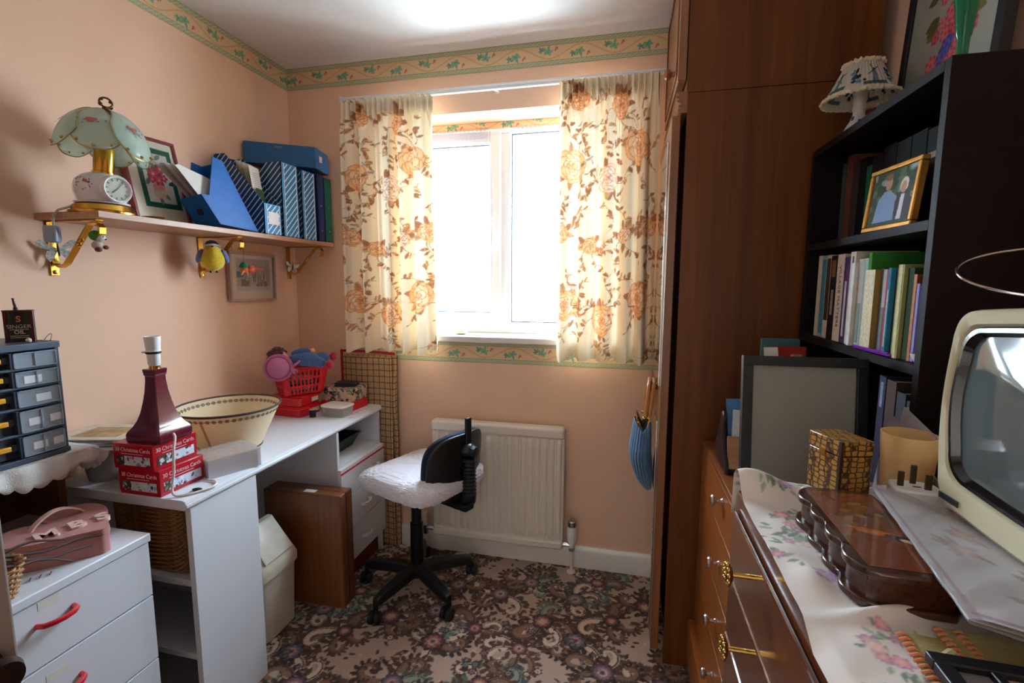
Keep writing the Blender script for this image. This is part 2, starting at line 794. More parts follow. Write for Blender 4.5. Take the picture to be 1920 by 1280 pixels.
# floor with woven floral carpet
CT = 0.72
ct = Canvas(CT, CT, 0.0021, (196, 168, 150), wrap=True)
r = random.Random(11)
DKB = ((70, 46, 38), (86, 58, 46), (58, 38, 34), (100, 68, 54))
TEAL = ((92, 112, 104), (108, 124, 116), (78, 96, 92))
heads = []
tries = 0
while len(heads) < 13 and tries < 2000:
    tries += 1
    x, y = r.random() * CT, r.random() * CT
    if all(min(abs(x - a), CT - abs(x - a)) ** 2 + min(abs(y - b), CT - abs(y - b)) ** 2 > .15 ** 2 for a, b in heads):
        heads.append((x, y))


def acanthus(x, y, a, L, col, rim, hand, n=9):
    """curling stem edged with pointed lobes"""
    pts = []
    for i in range(22):
        t = i / 21
        aa = a + hand * (2.6 * t + 2.4 * t * t)
        pts.append((aa, t))
    px, py = x, y
    path = [(px, py)]
    for aa, t in pts:
        px += L / 22 * (1.25 - .75 * t) * math.cos(aa)
        py += L / 22 * (1.25 - .75 * t) * math.sin(aa)
        path.append((px, py))
    for i in range(1, 20, 2):
        aa = pts[i][0]
        s_ = 1 - .55 * i / 20
        for sd in (-1, 1):
            ct.leaf(path[i][0], path[i][1], .026 * s_ * L / .16, .0075 * s_ * L / .16, aa + sd * (.9 if sd == hand else 1.2), col if sd != hand else rim, 1)
    ct.stroke(path, [.0108 * (1 - .45 * i / 22) for i in range(23)], (52, 34, 32))
    ct.stroke(path, [.0066 * (1 - .4 * i / 22) for i in range(23)], col)
    ct.stroke([(px_ + .0018, py_ + .0018) for px_, py_ in path], [.0034 * (1 - .4 * i / 22) for i in range(23)], rim)
    ct.ellipse(path[-1][0], path[-1][1], .007, .006, 0, rim)


for (x, y) in heads:
    for k in range(48):       # dense brown foliage round each flower head
        a = r.random() * 6.28
        d = r.uniform(.02, .11)
        ct.leaf(x + d * math.cos(a), y + d * math.sin(a), r.uniform(.022, .045), r.uniform(.005, .010), a + r.uniform(-1.1, 1.1), r.choice(DKB), .95)
for (x, y) in heads:
    for q in range(5):
        a = q * 1.257 + r.uniform(-.4, .4)
        hand = r.choice((-1, 1))
        kind = r.random()
        if kind < .50:
            c, rim = r.choice(DKB), (142, 106, 84)
        elif kind < .80:
            c, rim = (92, 70, 58), (226, 202, 180)
        else:
            c, rim = r.choice(TEAL), (150, 160, 146)
        acanthus(x + .03 * math.cos(a), y + .03 * math.sin(a), a, r.uniform(.16, .26), c, rim, hand)
for k in range(170):
    x, y = r.random() * CT, r.random() * CT
    ct.leaf(x, y, r.uniform(.014, .030), r.uniform(.0035, .006), r.random() * 6.28, r.choice(DKB + DKB + TEAL + ((172, 128, 112), (222, 198, 178))), .95)
for n_, (x, y) in enumerate(heads):
    cs = (((104, 58, 66), (174, 112, 112), (214, 168, 156)), ((100, 76, 88), (156, 118, 126), (208, 176, 168)),
          ((92, 54, 64), (162, 92, 94), (214, 164, 146)), ((90, 84, 92), (140, 120, 126), (200, 150, 142)))[n_ % 4]
    s_ = r.uniform(.030, .046)
    ct.flower(x, y, s_ * 1.12, ((50, 34, 36),), 9, r.random())
    ct.flower(x, y, s_, cs, r.choice((7, 8, 9, 11)), r.random(), r.choice(((206, 178, 130), (120, 60, 70), (90, 96, 98))))
    for k in range(5):
        a = r.random() * 6.28
        ct.stroke([(x + .3 * s_ * math.cos(a), y + .3 * s_ * math.sin(a)), (x + .9 * s_ * math.cos(a + .2), y + .9 * s_ * math.sin(a + .2))], .0016, (70, 44, 50), .8)
for k in range(40):
    x, y = r.random() * CT, r.random() * CT
    c = r.choice(((150, 92, 94), (100, 112, 116), (210, 184, 164), (132, 104, 114)))
    ct.flower(x, y, r.uniform(.009, .017), ((56, 40, 40), c, tuple(min(255, v + 40) for v in c)), 6, r.random(), (90, 60, 50))
carpet_m = painted('floral_carpet', 0.95, bump=0.6, bscale=1400, sheen=0.15)
xs = np.concatenate([np.arange(XL, -1.28, .008), np.arange(-1.28, 0.26, 0.0033), np.arange(.262, XR, .008), [XR]])
ys = np.concatenate([np.arange(YN, .86, .008), np.arange(0.86, 2.12, 0.0033), [YB]])
U, V = np.meshgrid(xs, ys)
P = np.stack([U, V, np.zeros_like(U)], -1)
ca, sa = math.cos(.5), math.sin(.5)
struct(pattern_sheet('floor', P, (U * ca - V * sa) + 10, (U * sa + V * ca) + 10, ct, carpet_m))

struct(obj('ceiling', bx(XL - .3, XR + .3, YN - .15, YB + .3, ZC, ZC + .1), ceil_m))
struct(obj('wall_left', bx(XL - .15, XL, YN - .15, YB + .3, -.05, ZC), wall_m))
struct(obj('wall_right', bx(XR, XR + .15, YN - .15, YB + .3, -.05, ZC), wall_m))
DR0, DR1, DRZ = -.62, .20, 2.02                      # unseen doorway, added to let in fill light from the landing
b = BM()
box(b, XL, DR0, YN - .15, YN, -.05, ZC)
box(b, DR1, XR, YN - .15, YN, -.05, ZC)
box(b, DR0, DR1, YN - .15, YN, DRZ, ZC)
struct(obj('wall_near', b, wall_m))
b = BM()
for x in (DR0, DR1 - .03):
    box(b, x, x + .03, YN - .16, YN + .012, 0, DRZ)
box(b, DR0, DR1, YN - .16, YN + .012, DRZ - .03, DRZ)
struct(obj('door_2', b, gloss_white))
# unseen landing; its window is added to throw fill light through the doorway
land_m = mat('landing_white', (236, 232, 226), .9, vary=.01)
LY0, LY1, LX0, LX1 = -2.0, YN - .15, -1.1, .90
b = BM()
box(b, LX0 - .1, LX0, LY0, LY1, 0, ZC)
box(b, LX0, LX1, LY0 - .1, LY0, 0, ZC)
for (y0, y1, z0, z1) in ((LY0, -1.65, 0, ZC), (-.95, LY1, 0, ZC), (-1.65, -.95, 0, 1.25), (-1.65, -.95, 1.95, ZC)):
    box(b, LX1, LX1 + .1, y0, y1, z0, z1)
struct(obj('wall_landing', b, land_m))
struct(obj('floor_landing', bx(LX0, LX1, LY0, YN, -.06, -.0005), mat('landing_carpet', (170, 150, 132), .95, bump=.4)))
struct(obj('ceiling_landing', bx(LX0, LX1, LY0, LY1, ZC, ZC + .1), land_m))
b = BM()
for (y0, y1, z0, z1) in ((-1.65, -1.615, 1.25, 1.95), (-.985, -.95, 1.25, 1.95), (-1.615, -.985, 1.25, 1.285), (-1.615, -.985, 1.915, 1.95)):
    box(b, LX1 + .03, LX1 + .08, y0, y1, z0, z1)
struct(obj('landing_fill_window', b, upvc))
b = BM()
box(b, XL, WX0, YB, YB + .3, -.05, ZC)
box(b, WX1, XR, YB, YB + .3, -.05, ZC)
box(b, WX0, WX1, YB, YB + .3, -.05, WZ0)
box(b, WX0, WX1, YB, YB + .3, WZ1, ZC)
struct(obj('wall_back', b, wall_m))


def skirting(name, L, M):
    prof = [(0, 0), (.018, 0), (.018, .078), (.012, .092), (.008, .1), (0, .1)]
    return struct(obj(name, prism(BM(), prof, 0, L, M), gloss_white))


skirting('baseboard_back', XR - XL, basis((XL, YB, 0), (0, -1, 0), (0, 0, 1)) @ Matrix.Scale(-1, 4, (0, 0, 1)))
skirting('baseboard_left', YB - YN - .02, basis((XL, YN, 0), (1, 0, 0), (0, 0, 1)) @ Matrix.Scale(-1, 4, (0, 0, 1)))

# wallpaper border: vine leaves and berries between plaited bands
PER, BH = 0.27, 0.098
bc = Canvas(PER, BH, 0.0011, (220, 190, 154), wrap=True)
for z0 in (0.0, BH - .02):
    bc.rect(-.01, PER + .01, z0, z0 + .02, (196, 190, 156), .95)
    for row in range(3):
        for k in range(13):
            x = (k + .5 * (row % 2)) * PER / 13
            bc.stroke([(x, z0 + .003 + row * .0065), (x + PER / 13 * .72, z0 + .0055 + row * .0065)], .0026, (128, 158, 134), .8)
    bc.rect(-.01, PER + .01, z0, z0 + .0016, (146, 150, 110), .8)
    bc.rect(-.01, PER + .01, z0 + .0184, z0 + .02, (146, 150, 110), .8)
vine = [(PER * t / 40, BH / 2 + .024 * math.sin(2 * PI * t / 40)) for t in range(41)]
bc.stroke(vine, .003, (206, 168, 108))
bc.stroke([(x, y + .003) for x, y in vine], .0012, (180, 136, 96), .6)


def ivy(c, x, y, s, a, col):
    """five-lobed ivy leaf with a dark midrib"""
    x -= .30 * s * math.cos(a)
    y -= .30 * s * math.sin(a)
    for d, k in ((-1.9, .55), (1.9, .55), (-.95, .8), (.95, .8), (0, 1.0)):
        c.leaf(x, y, s * k, s * .17, a + d, (88, 140, 116), .9)
        c.leaf(x + .04 * s * math.cos(a + d), y + .04 * s * math.sin(a + d), s * k * .86, s * .13, a + d, col, 1)
    c.stroke([(x, y), (x + .7 * s * math.cos(a), y + .7 * s * math.sin(a))], .0011, (84, 130, 108), .9)


ivy(bc, PER * .25 - .008, BH * .42, .031, -1.2, (126, 176, 148))
ivy(bc, PER * .25 - .038, BH * .38, .021, -2.0, (108, 160, 132))
ivy(bc, PER * .75 - .006, BH * .60, .031, 1.3, (132, 182, 152))
ivy(bc, PER * .75 - .036, BH * .64, .021, 2.2, (104, 156, 126))
for bx_, by_ in ((PER * .25 + .026, BH * .36), (PER * .75 + .028, BH * .64)):
    for k in range(6):
        bc.ellipse(bx_ + .005 * math.cos(k * 1.1), by_ + .006 * math.sin(k * 1.7), .0028, .0028, 0, (196, 96, 78))
border_m = painted('vine_border_paper', 0.8)


def border(name, o, ux, L, off=0.0):
    return struct(flat_sheet(name, o, ux, (0, 0, 1), L, BH, 0.0021, bc, border_m, wrap_off=(off, 0)))


border('trim_1', (XL + .0015, YB - (YB - YN), ZC - BH), (0, 1, 0), YB - YN, .1)
border('trim_2', (XL, YB - .0015, ZC - BH), (1, 0, 0), XR - XL, .02)
border('trim_3', (-1.2, YB - .0015, 0.934), (1, 0, 0), 1.315, .16)
struct(flat_sheet('trim_4', (WX0, YB + .148, WZ1 - .034), (1, 0, 0), (0, 0, 1), WX1 - WX0, .033, .0021, bc, border_m, wrap_off=(.05, .02)))

# window: frame, opening sash on the left, fixed light on the right
win = thing('window_1', None, None, (-.565, YB + .18, WZ0), kind='structure')
FY0, FY1 = YB + .15, YB + .22


def frame_ring(bm, x0, x1, z0, z1, w, y0, y1):
    box(bm, x0, x0 + w, y0, y1, z0, z1)
    box(bm, x1 - w, x1, y0, y1, z0, z1)
    box(bm, x0 + w, x1 - w, y0, y1, z0, z0 + w)
    box(bm, x0 + w, x1 - w, y0, y1, z1 - w, z1)


b = BM()
frame_ring(b, WX0, WX1, WZ0 + .03, WZ1, .052, FY0, FY1)
box(b, -.565 - .027, -.565 + .027, FY0, FY1, WZ0 + .03 + .052, WZ1 - .052)
obj('window_frame', b, upvc, win, bevel=.004)
b = BM()
frame_ring(b, WX0 + .04, -.565 - .018, WZ0 + .072, WZ1 - .04, .054, FY0 - .012, FY1 - .01)
sash = obj('sash', b, upvc, win, bevel=.006)
seal_m = mat('dark_glazing_seal', (70, 74, 80), 0.6)
b = BM()
frame_ring(b, WX0 + .094, -.565 - .072, WZ0 + .126, WZ1 - .094, .005, FY0 + .02, FY1 - .02)
obj('glazing_seal', b, seal_m, sash)
b = BM()
frame_ring(b, -.565 + .027, WX1 - .052, WZ0 + .082, WZ1 - .052, .005, FY0 + .02, FY1 - .02)
obj('glazing_seal', b, seal_m, win)
pane_m = glassy('window_glass', (235, 245, 245), 0.93, 0.02)
obj('pane', bx(WX0 + .094, -.565 - .072, FY0 + .034, FY0 + .038, WZ0 + .126, WZ1 - .094), pane_m, sash)
obj('pane', bx(-.565 + .027, WX1 - .052, FY0 + .034, FY0 + .038, WZ0 + .082, WZ1 - .052), pane_m, win)
b = BM()
box(b, -.628, -.606, FY0 - .024, FY0 - .012, 1.52, 1.585)
box(b, -.624, -.610, FY0 - .052, FY0 - .024, 1.562, 1.578)
tube(b, [(-.617, FY0 - .048, 1.572), (-.617, FY0 - .046, 1.53), (-.619, FY0 - .042, 1.47)], [.008, .008, .007], 8)
obj('window_handle', b, upvc, sash, bevel=.002)
b = BM()
box(b, WX0 - .05, WX1 + .05, YB - .035, YB + .0, WZ0 + .0, WZ0 + .03)
box(b, WX0, WX1, YB, FY0 + .03, WZ0 + .0, WZ0 + .03)
obj('window_sill', b, gloss_white, win, bevel=.006)

# sheer net curtains parted at the mullion
net_m = glassy('sheer_net', (228, 234, 246), 0.978, 0.9, translucent=True)


def net(name, x0, x1, sgn, label):
    def f(u, v):
        z = 2.0 - 0.02 * v - v * 0.86
        pull = (0.32 * (1 - v) ** 1.5 if False else 0)
        x = x0 + (x1 - x0) * u
        edge = u if sgn > 0 else 1 - u
        z += (0.028 * abs(math.sin(x * 60))) * (v > .99)
        y = YB + .115 + .006 * math.sin(x * 95 + 3 * v) * (1 - .5 * v) + .003 * math.sin(x * 260)
        return (x + .022 * sgn * math.sin(v * 3) * edge, y, z + (1 - edge) * 0.0)
    o = obj(name, surf(BM(), f, 90, 40), net_m, base=None)
    tag(o, label, 'net curtain', 'net curtains in the window recess')
    head = BM()
    surf(head, lambda u, v: (x0 + (x1 - x0) * u, YB + .113 + .006 * math.sin(u * (x1 - x0) * 320), 2.012 - .05 * v), 160, 3)
    obj('gathered_heading', head, glassy('net_heading', (206, 200, 212), 0.93, 0.9, translucent=True), o)
    return o


net('net_curtain', WX0 + .01, -.635, 1, 'sheer white net curtain over the left window pane')
net('net_curtain', -.53, WX1 - .01, -1, 'sheer white net curtain over the right window pane')
b = BM()
tube(b, [(WX0, YB + .118, 2.0), (WX1, YB + .118, 2.0)], .004, 6)
tag(obj('net_wire', b, upvc), 'thin white wire carrying the net curtains across the window recess', 'curtain wire')

# things on the sill
t = thing('soap_dish', 'small pale green oval dish on the window sill', 'dish', (-.755, YB + .05, WZ0 + .03))
obj('bowl', solid_lathe([(.018, 0), (.03, .006), (.033, .013), (.028, .012), (.02, .007)], 24, T(-.755, YB + .05, WZ0 + .03)), mat('sage_ceramic', (196, 200, 170), .3), t)
obj('soap_bar', ball(BM(), (-.755, YB + .05, WZ0 + .044), (.02, .014, .006)), mat('pale_blue_soap', (176, 196, 214), .4), t)
tag(obj('letter', bx(-.52, -.405, YB + .03, YB + .09, WZ0 + .03, WZ0 + .034), mat('envelope_white', (236, 236, 240), .6), bevel=.001),
    'white envelope lying flat on the window sill', 'envelope')

# curtain rail
t = thing('curtain_rail', 'white curtain rail above the window on the back wall', 'curtain rail', (-.56, YB, 2.12))
b = BM()
box(b, -1.275, .14, YB - .062, YB - .045, 2.108, 2.13)
box(b, -1.275, .14, YB - .066, YB - .041, 2.118, 2.122)
obj('track', b, upvc, t, bevel=.002)
for x in (-1.2, -.56, .08):
    obj('rail_bracket', bx(x - .008, x + .008, YB - .05, YB, 2.112, 2.126), upvc, t)
for x in (-1.279, .144):
    obj('end_stop', bx(x - .006, x + .006, YB - .067, YB - .04, 2.104, 2.134), upvc, t, bevel=.003)

# floral curtains
cc = Canvas(0.62, 1.14, 0.0016, (247, 232, 204))
r = random.Random(5)


def bloom(c, x, y, s, cols):
    """full-blown rose: rings of outlined petals"""
    for k in range(4):
        n = (9, 8, 6, 5)[k]
        rr = s * (1, .78, .55, .34)[k]
        cl = cols[min(k, len(cols) - 1)] if k < 3 else cols[0]
        for i in range(n):
            a = 2 * PI * i / n + k * .5 + .25 * math.sin(i * 5 + k)
            px, py = x + .66 * rr * math.cos(a), y + .60 * rr * math.sin(a)
            w1, w2 = .40 * rr * (1 + .15 * math.sin(i * 3)), .33 * rr
            c.ellipse(px, py, w1 + .0022, w2 + .0022, a + 1.4, (196, 120, 66), .75)
            c.ellipse(px, py, w1, w2, a + 1.4, cl, 1)
            c.ellipse(px + .12 * rr * math.cos(a), py + .12 * rr * math.sin(a), w1 * .6, w2 * .5, a + 1.4, tuple(min(255, v + 14) for v in cl), .8)
    for i in range(6):
        c.ellipse(x + .10 * s * math.cos(i), y + .10 * s * math.sin(i * 1.3), .035 * s, .03 * s, 0, (190, 120, 70), .8)


def spray(c, x, y, a, L, col, lf, n=6):
    pts = []
    for i in range(14):
        t = i / 13
        pts.append((x + L * t * math.cos(a + .9 * math.sin(2.5 * t)), y + L * t * math.sin(a + .9 * math.sin(2.5 * t))))
    c.stroke(pts, [.0026 * (1 - .6 * i / 13) for i in range(14)], col, .9)
    for k in range(n):
        px, py = pts[3 + (k * 10) // n]
        c.leaf(px, py, r.uniform(.020, .034), r.uniform(.0048, .008), a + r.choice((-1, 1)) * r.uniform(.5, 1.3), r.choice(lf), .95, (140, 92, 60))


BRN = ((184, 134, 96), (200, 154, 112), (168, 118, 86), (216, 176, 130))
for (fx, fy, fs) in ((.10, .80, .070), (.30, .74, .060), (.47, .86, .074), (.08, .24, .064), (.28, .18, .068), (.50, .27, .074), (.56, .55, .045), (.20, .48, .036), (.40, .52, .034), (.05, .53, .04), (.36, 1.02, .05), (.14, 1.05, .04)):
    for k in range(6):
        a = r.random() * 6.28
        c0 = r.choice(BRN)
        cc.leaf(fx + fs * .6 * math.cos(a), fy + fs * .6 * math.sin(a), r.uniform(.040, .060), r.uniform(.010, .016), a, c0, .95, (140, 92, 64))
    bloom(cc, fx, fy, fs, ((236, 188, 138), (243, 206, 164), (246, 218, 184)) if r.random() < .8 else ((232, 212, 194), (240, 224, 206), (244, 232, 218)))
    for k in range(4):
        a = r.random() * 6.28
        spray(cc, fx + fs * math.cos(a), fy + fs * math.sin(a), a, r.uniform(.09, .16), (158, 114, 82), BRN, 6)
for k in range(38):
    spray(cc, r.uniform(0, .62), r.uniform(0, 1.14), r.uniform(0, 6.28), r.uniform(.06, .12), (186, 170, 150) if k % 2 else (160, 118, 84), BRN + ((206, 196, 180), (222, 210, 190)), 5)
curtain_m = painted('floral_cotton', 0.9, translucent=0.095)


def curtain(name, x0, x1, zt, zb, seed, label, flare):
    t = thing(name, label, 'curtain', ((x0 + x1) / 2, YB - .07, zb), group='floral curtains at the window')
    rr = random.Random(seed)
    W = x1 - x0
    u = np.linspace(0, 1, 230)
    zz = np.linspace(0, 1, 380)
    U, V = np.meshgrid(u, zz)
    H = zt - zb
    phase = [rr.random() * 6.28 for _ in range(6)]
    nf = 5
    wob = .035 * np.sin(2 * PI * U * 1.0 + phase[0]) + .02 * np.sin(2 * PI * U * 2.3 + phase[1])
    big = np.sin(2 * PI * nf * (U + wob) + phase[2] + .5 * V)
    fold = .036 * np.sign(big) * np.abs(big) ** .8 + .007 * np.sin(2 * PI * 11 * U + phase[3] + V)
    head = np.clip((V - (1 - .075 / H)) / .012 * .2, 0, 1)
    drop = np.clip((1 - .07 / H - V) / .06, 0, 1)
    pleat = .013 * np.sin(2 * PI * 17 * U + phase[4]) + .005 * np.sin(2 * PI * 31 * U + phase[5])
    Yv = YB - .085 + fold * (drop * (.55 + .45 * (1 - V))) + pleat * (1 - drop * .9)
    cen = (x0 + x1) / 2
    spread = 1 + .03 * (1 - V) * flare
    X = cen + (x0 + W * U - cen) * spread + .006 * np.cos(2 * PI * nf * U + phase[2]) * drop
    Z = zb + H * V + .010 * (1 - V) * np.sin(2 * PI * nf * U + phase[2] + 1.2) * (V < .2) + .004 * np.sin(2 * PI * 17 * U) * (V > .97)
    P = np.stack([X, Yv, Z], -1)
    arc = np.cumsum(np.concatenate([np.zeros((1,)), np.hypot(np.diff(X[100]), np.diff(Yv[100]))]))
    arc = arc / arc[-1] * .6
    Uc = np.broadcast_to(arc[None, :], U.shape) + .01
    o = pattern_sheet('drape', P, Uc, V * 1.12 + .01, cc, curtain_m, t)
    b = BM()
    z1 = zt - .072
    surf(b, lambda a, v: (x0 + W * a, YB - .085 + .0125 * math.sin(2 * PI * 17 * a + phase[4]) + .014, z1 + .070 * v), 200, 1)
    obj('heading_tape', b, mat('cream_tape', (222, 208, 186), .9), t)
    return t


curtain('curtain', -1.262, -.828, 2.103, .985, 3, 'cream curtain with orange flowers on the left of the window', 1.0)
curtain('curtain', -.285, .106, 2.108, .98, 8, 'cream curtain with orange flowers beside the wardrobe', .6)

# radiator
rad_m = mat('radiator_cream', (226, 218, 204), 0.35, vary=.015, coat=.2)
t = thing('radiator', 'cream ribbed panel radiator under the window', 'radiator', (-.55, YB - .06, .1))
RX0, RX1, RZ0, RZ1 = -.858, -.238, .112, .672
nr = 19


def rib(u, v):
    x = RX0 + .008 + (RX1 - RX0 - .016) * u
    k = u * nr
    fr = k - math.floor(k)
    d = .012 * min(1, max(0, (0.5 - abs(fr - .5)) * 6 - .25))
    fade = min(1, min(v, 1 - v) * 14)
    return (x, YB - .075 - d * fade, RZ0 + .035 + (RZ1 - RZ0 - .075) * v)


b = BM()
surf(b, rib, nr * 8, 24)
obj('ribbed_panel', b, rad_m, t, smooth=60)
b = BM()
box(b, RX0, RX1, YB - .078, YB - .04, RZ0, RZ1 - .01)
obj('panel_body', b, rad_m, t, bevel=.006)
b = BM()
box(b, RX0, RX1, YB - .092, YB - .032, RZ1 - .05, RZ1)
obj('top_cover', b, rad_m, t, bevel=.012, segs=3)
b = BM()
box(b, RX0, RX1 - .006, YB - .088, YB - .04, RZ0, RZ0 + .035)
obj('bottom_rail', b, rad_m, t, bevel=.008, segs=3)
chrome = mat('chrome', (200, 200, 205), 0.18, 1.0)
whiteplastic = mat('white_plastic', (228, 228, 228), 0.35)
v = obj('thermostat_valve', solid_lathe([(.014, .10), (.014, .125), (.021, .13), (.022, .185), (.02, .2)], 20, T(-.2, YB - .06, 0.02)), whiteplastic, t, label='white thermostatic valve with a chrome dial')
obj('dial', solid_lathe([(.02, .2), (.019, .222), (.015, .226)], 20, T(-.2, YB - .06, .02)), chrome, v)
b = BM()
tube(b, [(-.24, YB - .06, .13), (-.2, YB - .06, .13)], .011, 10)
tube(b, [(-.2, YB - .06, .105), (-.2, YB - .06, .15)], .014, 10)
obj('valve_body', b, chrome, t)
v = obj('lockshield_valve', solid_lathe([(.012, .14), (.014, .145), (.013, .2), (.01, .205)], 16, T(-.905, YB - .06, 0)), whiteplastic, t)
b = BM()
tube(b, [(-.86, YB - .06, .13), (-.905, YB - .06, .13)], .011, 10)
tube(b, [(-.905, YB - .06, .1), (-.905, YB - .06, .145)], .013, 10)
obj('valve_body', b, chrome, t)
for x in (-.2, -.905):
    b = BM()
    tube(b, [(x, YB - .06, .0), (x, YB - .06, .11)], .0075, 10)
    lathe(b, [(0, 0), (.02, 0), (.018, .006), (.008, .008)], 16, T(x, YB - .06, .0005))
    obj('supply_pipe', b, rad_m, t)

# room door, standing open at the left of the camera
t = thing('door_1', None, None, (-.545, .3, 0), kind='structure')
Md = basis((-.545, .30, 0), (-.075, -.76, 0), (1, 0, 0))
door_m = wood('weathered_door_paint', (120, 104, 96), (146, 130, 120), 'Z', 1, .55, 0)
obj('leaf', bx(0, .76, -.038, 0, 0.005, 1.98, Md), door_m, t, bevel=.003)
k = obj('door_knob', lathe(BM(), [(.0, 0), (.026, 0), (.026, .006), (.010, .01), (.010, .03), (.026, .042), (.031, .056), (.026, .07), (.0, .075)], 24,
        Md @ T(.026, 0, .958, s=.52) @ Matrix.Rotation(-PI / 2, 4, 'X')), mat('dark_bronze', (52, 38, 34), .3, .6), t)

# garden shrub outside the window
t = thing('garden_shrub', 'pale leafy shrub outside the right window pane', 'shrub', (-.36, 2.95, .0))
b = BM()
r = random.Random(9)
for k in range(90):
    c = Vector((-.38 + r.gauss(0, .1), 2.95 + r.gauss(0, .06), .98 + r.gauss(0, .07)))
    M = Matrix.Translation(c) @ Euler((r.random() * 6, r.random() * 6, r.random() * 6)).to_matrix().to_4x4()
    prism(b, [(0, 0), (.012, .008), (.032, 0), (.012, -.008)], 0, .0008, M)
obj('foliage', b, mat('olive_leaf', (214, 200, 120), .6), t)
b = BM()
for k in range(5):
    tube(b, [(-.38, 2.95, -.1), (-.38 + .05 * (k - 2), 2.95, .5), (-.38 + .08 * (k - 2), 2.94, 1.0)], .004, 6)
obj('stem', b, mat('twig_brown', (110, 86, 60), .8), t)
# ------------------------------------------------------------------ left wall: shelf and what stands on it
oak_m = wood('shelf_oak', (150, 108, 82), (196, 152, 122), 'Y', 1, .45, .1)
gold = mat('polished_brass', (214, 164, 72), 0.22, 1.0, vary=.04)
goldtrim = mat('gold_trim', (186, 150, 70), 0.3, 1.0)
SZ = 1.489
tag(obj('wall_shelf', bx(XL, -1.372, 1.03, 2.104, 1.471, SZ), oak_m, bevel=.0015, base=(-1.48, 1.55, 1.471)),
    'long wooden shelf fixed along the peach left wall', 'shelf')


def shelf_bracket(y, label):
    t = thing('shelf_bracket', label, 'bracket', (XL, y, 1.33), group='brass brackets under the wall shelf')
    b = BM()
    box(b, XL, XL + .005, y - .011, y + .011, 1.318, 1.471)
    box(b, XL, XL + .185, y - .011, y + .011, 1.4665, 1.471)
    obj('angle_strip', b, gold, t, bevel=.001)
    pts = []
    for k in range(9):      # lower curl by the wall
        a = PI * 1.15 - k * PI * 1.0 / 8
        pts.append((XL + .02 + .016 * math.cos(a), y, 1.365 + .022 * math.sin(a) * -1 + 0))
    low = [(XL + .006, y, 1.395), (XL + .004, y, 1.375), (XL + .012, y, 1.35), (XL + .03, y, 1.341), (XL + .052, y, 1.35)]
    mid = [(XL + .052 + .098 * i / 10, y, 1.35 + .108 * i / 10) for i in range(1, 11)]
    top = [(XL + .165, y, 1.464), (XL + .182, y, 1.461), (XL + .192, y, 1.448), (XL + .190, y, 1.432), (XL + .178, y, 1.424)]
    b = BM()
    p = low + mid + top
    strap(b, p, .018, .0035, (0, 1, 0))
    obj('scroll_strut', b, gold, t)
    b = BM()
    for i in (4, 5):
        q = Vector(mid[i])
        ball(b, q, (.008, .008, .008), 10, 8)
    obj('twist_knot', b, gold, t)
    b = BM()
    lathe(b, [(.006, 0), (.006, .003), (0, .005)], 12, T(XL + .005, y, 1.327, 0, 0, PI / 2))
    obj('screw', b, gold, t)
    return t


shelf_bracket(1.065, 'brass scroll bracket under the near end of the wall shelf')
shelf_bracket(1.565, 'brass scroll bracket in the middle of the wall shelf, behind the bird toy')
shelf_bracket(2.065, 'brass scroll bracket under the far end of the wall shelf by the corner')


def butterfly(y, z, x, s, label, tilt):
    t = thing('butterfly_ornament', label, 'ornament', (x, y, z), group='glittering butterflies clipped to shelf brackets', world=False)
    t.rotation_euler = (tilt, 0, 0)
    wm = mat('silver_glitter_wing', (196, 200, 196), .35, .3, vary=.5, vscale=160)
    for sg in (-1, 1):
        b = BM()
        prism(b, [(0, 0), (.034 * s * sg, .026 * s), (.046 * s * sg, .022 * s), (.036 * s * sg, .004 * s), (.012 * s * sg, -.004 * s)], 0, .0012,
              basis((0, 0, 0), (.35, 1, 0), (0, 0, 1)))
        prism(b, [(0, -.002 * s), (.024 * s * sg, -.004 * s), (.030 * s * sg, -.02 * s), (.022 * s * sg, -.036 * s), (.01 * s * sg, -.022 * s)], 0, .0012,
              basis((0, 0, 0), (.35, 1, 0), (0, 0, 1)))
        obj('wing', b, wm, t)
    b = BM()
    ball(b, (0.002, 0, -.003), (.003, .003, .018 * s), 8, 8)
    for sg in (-1, 1):
        tube(b, [(0.002, 0, .012 * s), (.006, .006 * sg, .024 * s), (.008, .012 * sg, .03 * s)], .0007, 5)
    obj('body', b, mat('dark_pewter', (70, 66, 66), .4, .6), t)


butterfly(1.062, 1.392, XL + .026, 1.0, 'silver butterfly ornament on the nearest brass shelf bracket', .1)
butterfly(2.06, 1.375, XL + .026, .8, 'small silver butterfly ornament on the far brass shelf bracket', -.2)

# clock lamp with glass petal shade
LX, LY = -1.452, 1.105
t = thing('clock_lamp', 'lamp with white floral china clock body and frosted glass petal shade on the shelf', 'lamp', (LX, LY, SZ))
obj('base_plate', solid_lathe([(.092, 0), (.092, .006), (.084, .010), (.078, .026), (.068, .032)], 40, T(LX, LY, SZ)), gold, t)
china = mat('white_china', (226, 222, 226), .16, coat=.5, vary=.01)
obj('china_body', solid_lathe([(.072, .032), (.074, .037), (.062, .040), (.066, .048), (.072, .066), (.073, .086), (.066, .108), (.048, .124), (.03, .132)], 40, T(LX, LY, SZ)), china, t)
flw = mat('printed_rose', (176, 96, 84), .5)
lvs = mat('printed_leaf', (120, 120, 150), .5)


def dab(b, M, s, seed):
    r = random.Random(seed)
    for k in range(9):
        a = r.random() * 6.28
        d = s * r.random() * .5
        lathe(b, [(0, .0004), (s * .22, 0)], 8, M @ T(d * math.cos(a), d * math.sin(a), 0), mi=0)
    for k in range(16):
        a = r.random() * 6.28
        d = s * (.5 + r.random() * .6)
        lathe(b, [(0, .0004), (s * .11, 0)], 6, M @ T(1.25 * d * math.cos(a), d * math.sin(a), 0), mi=1)


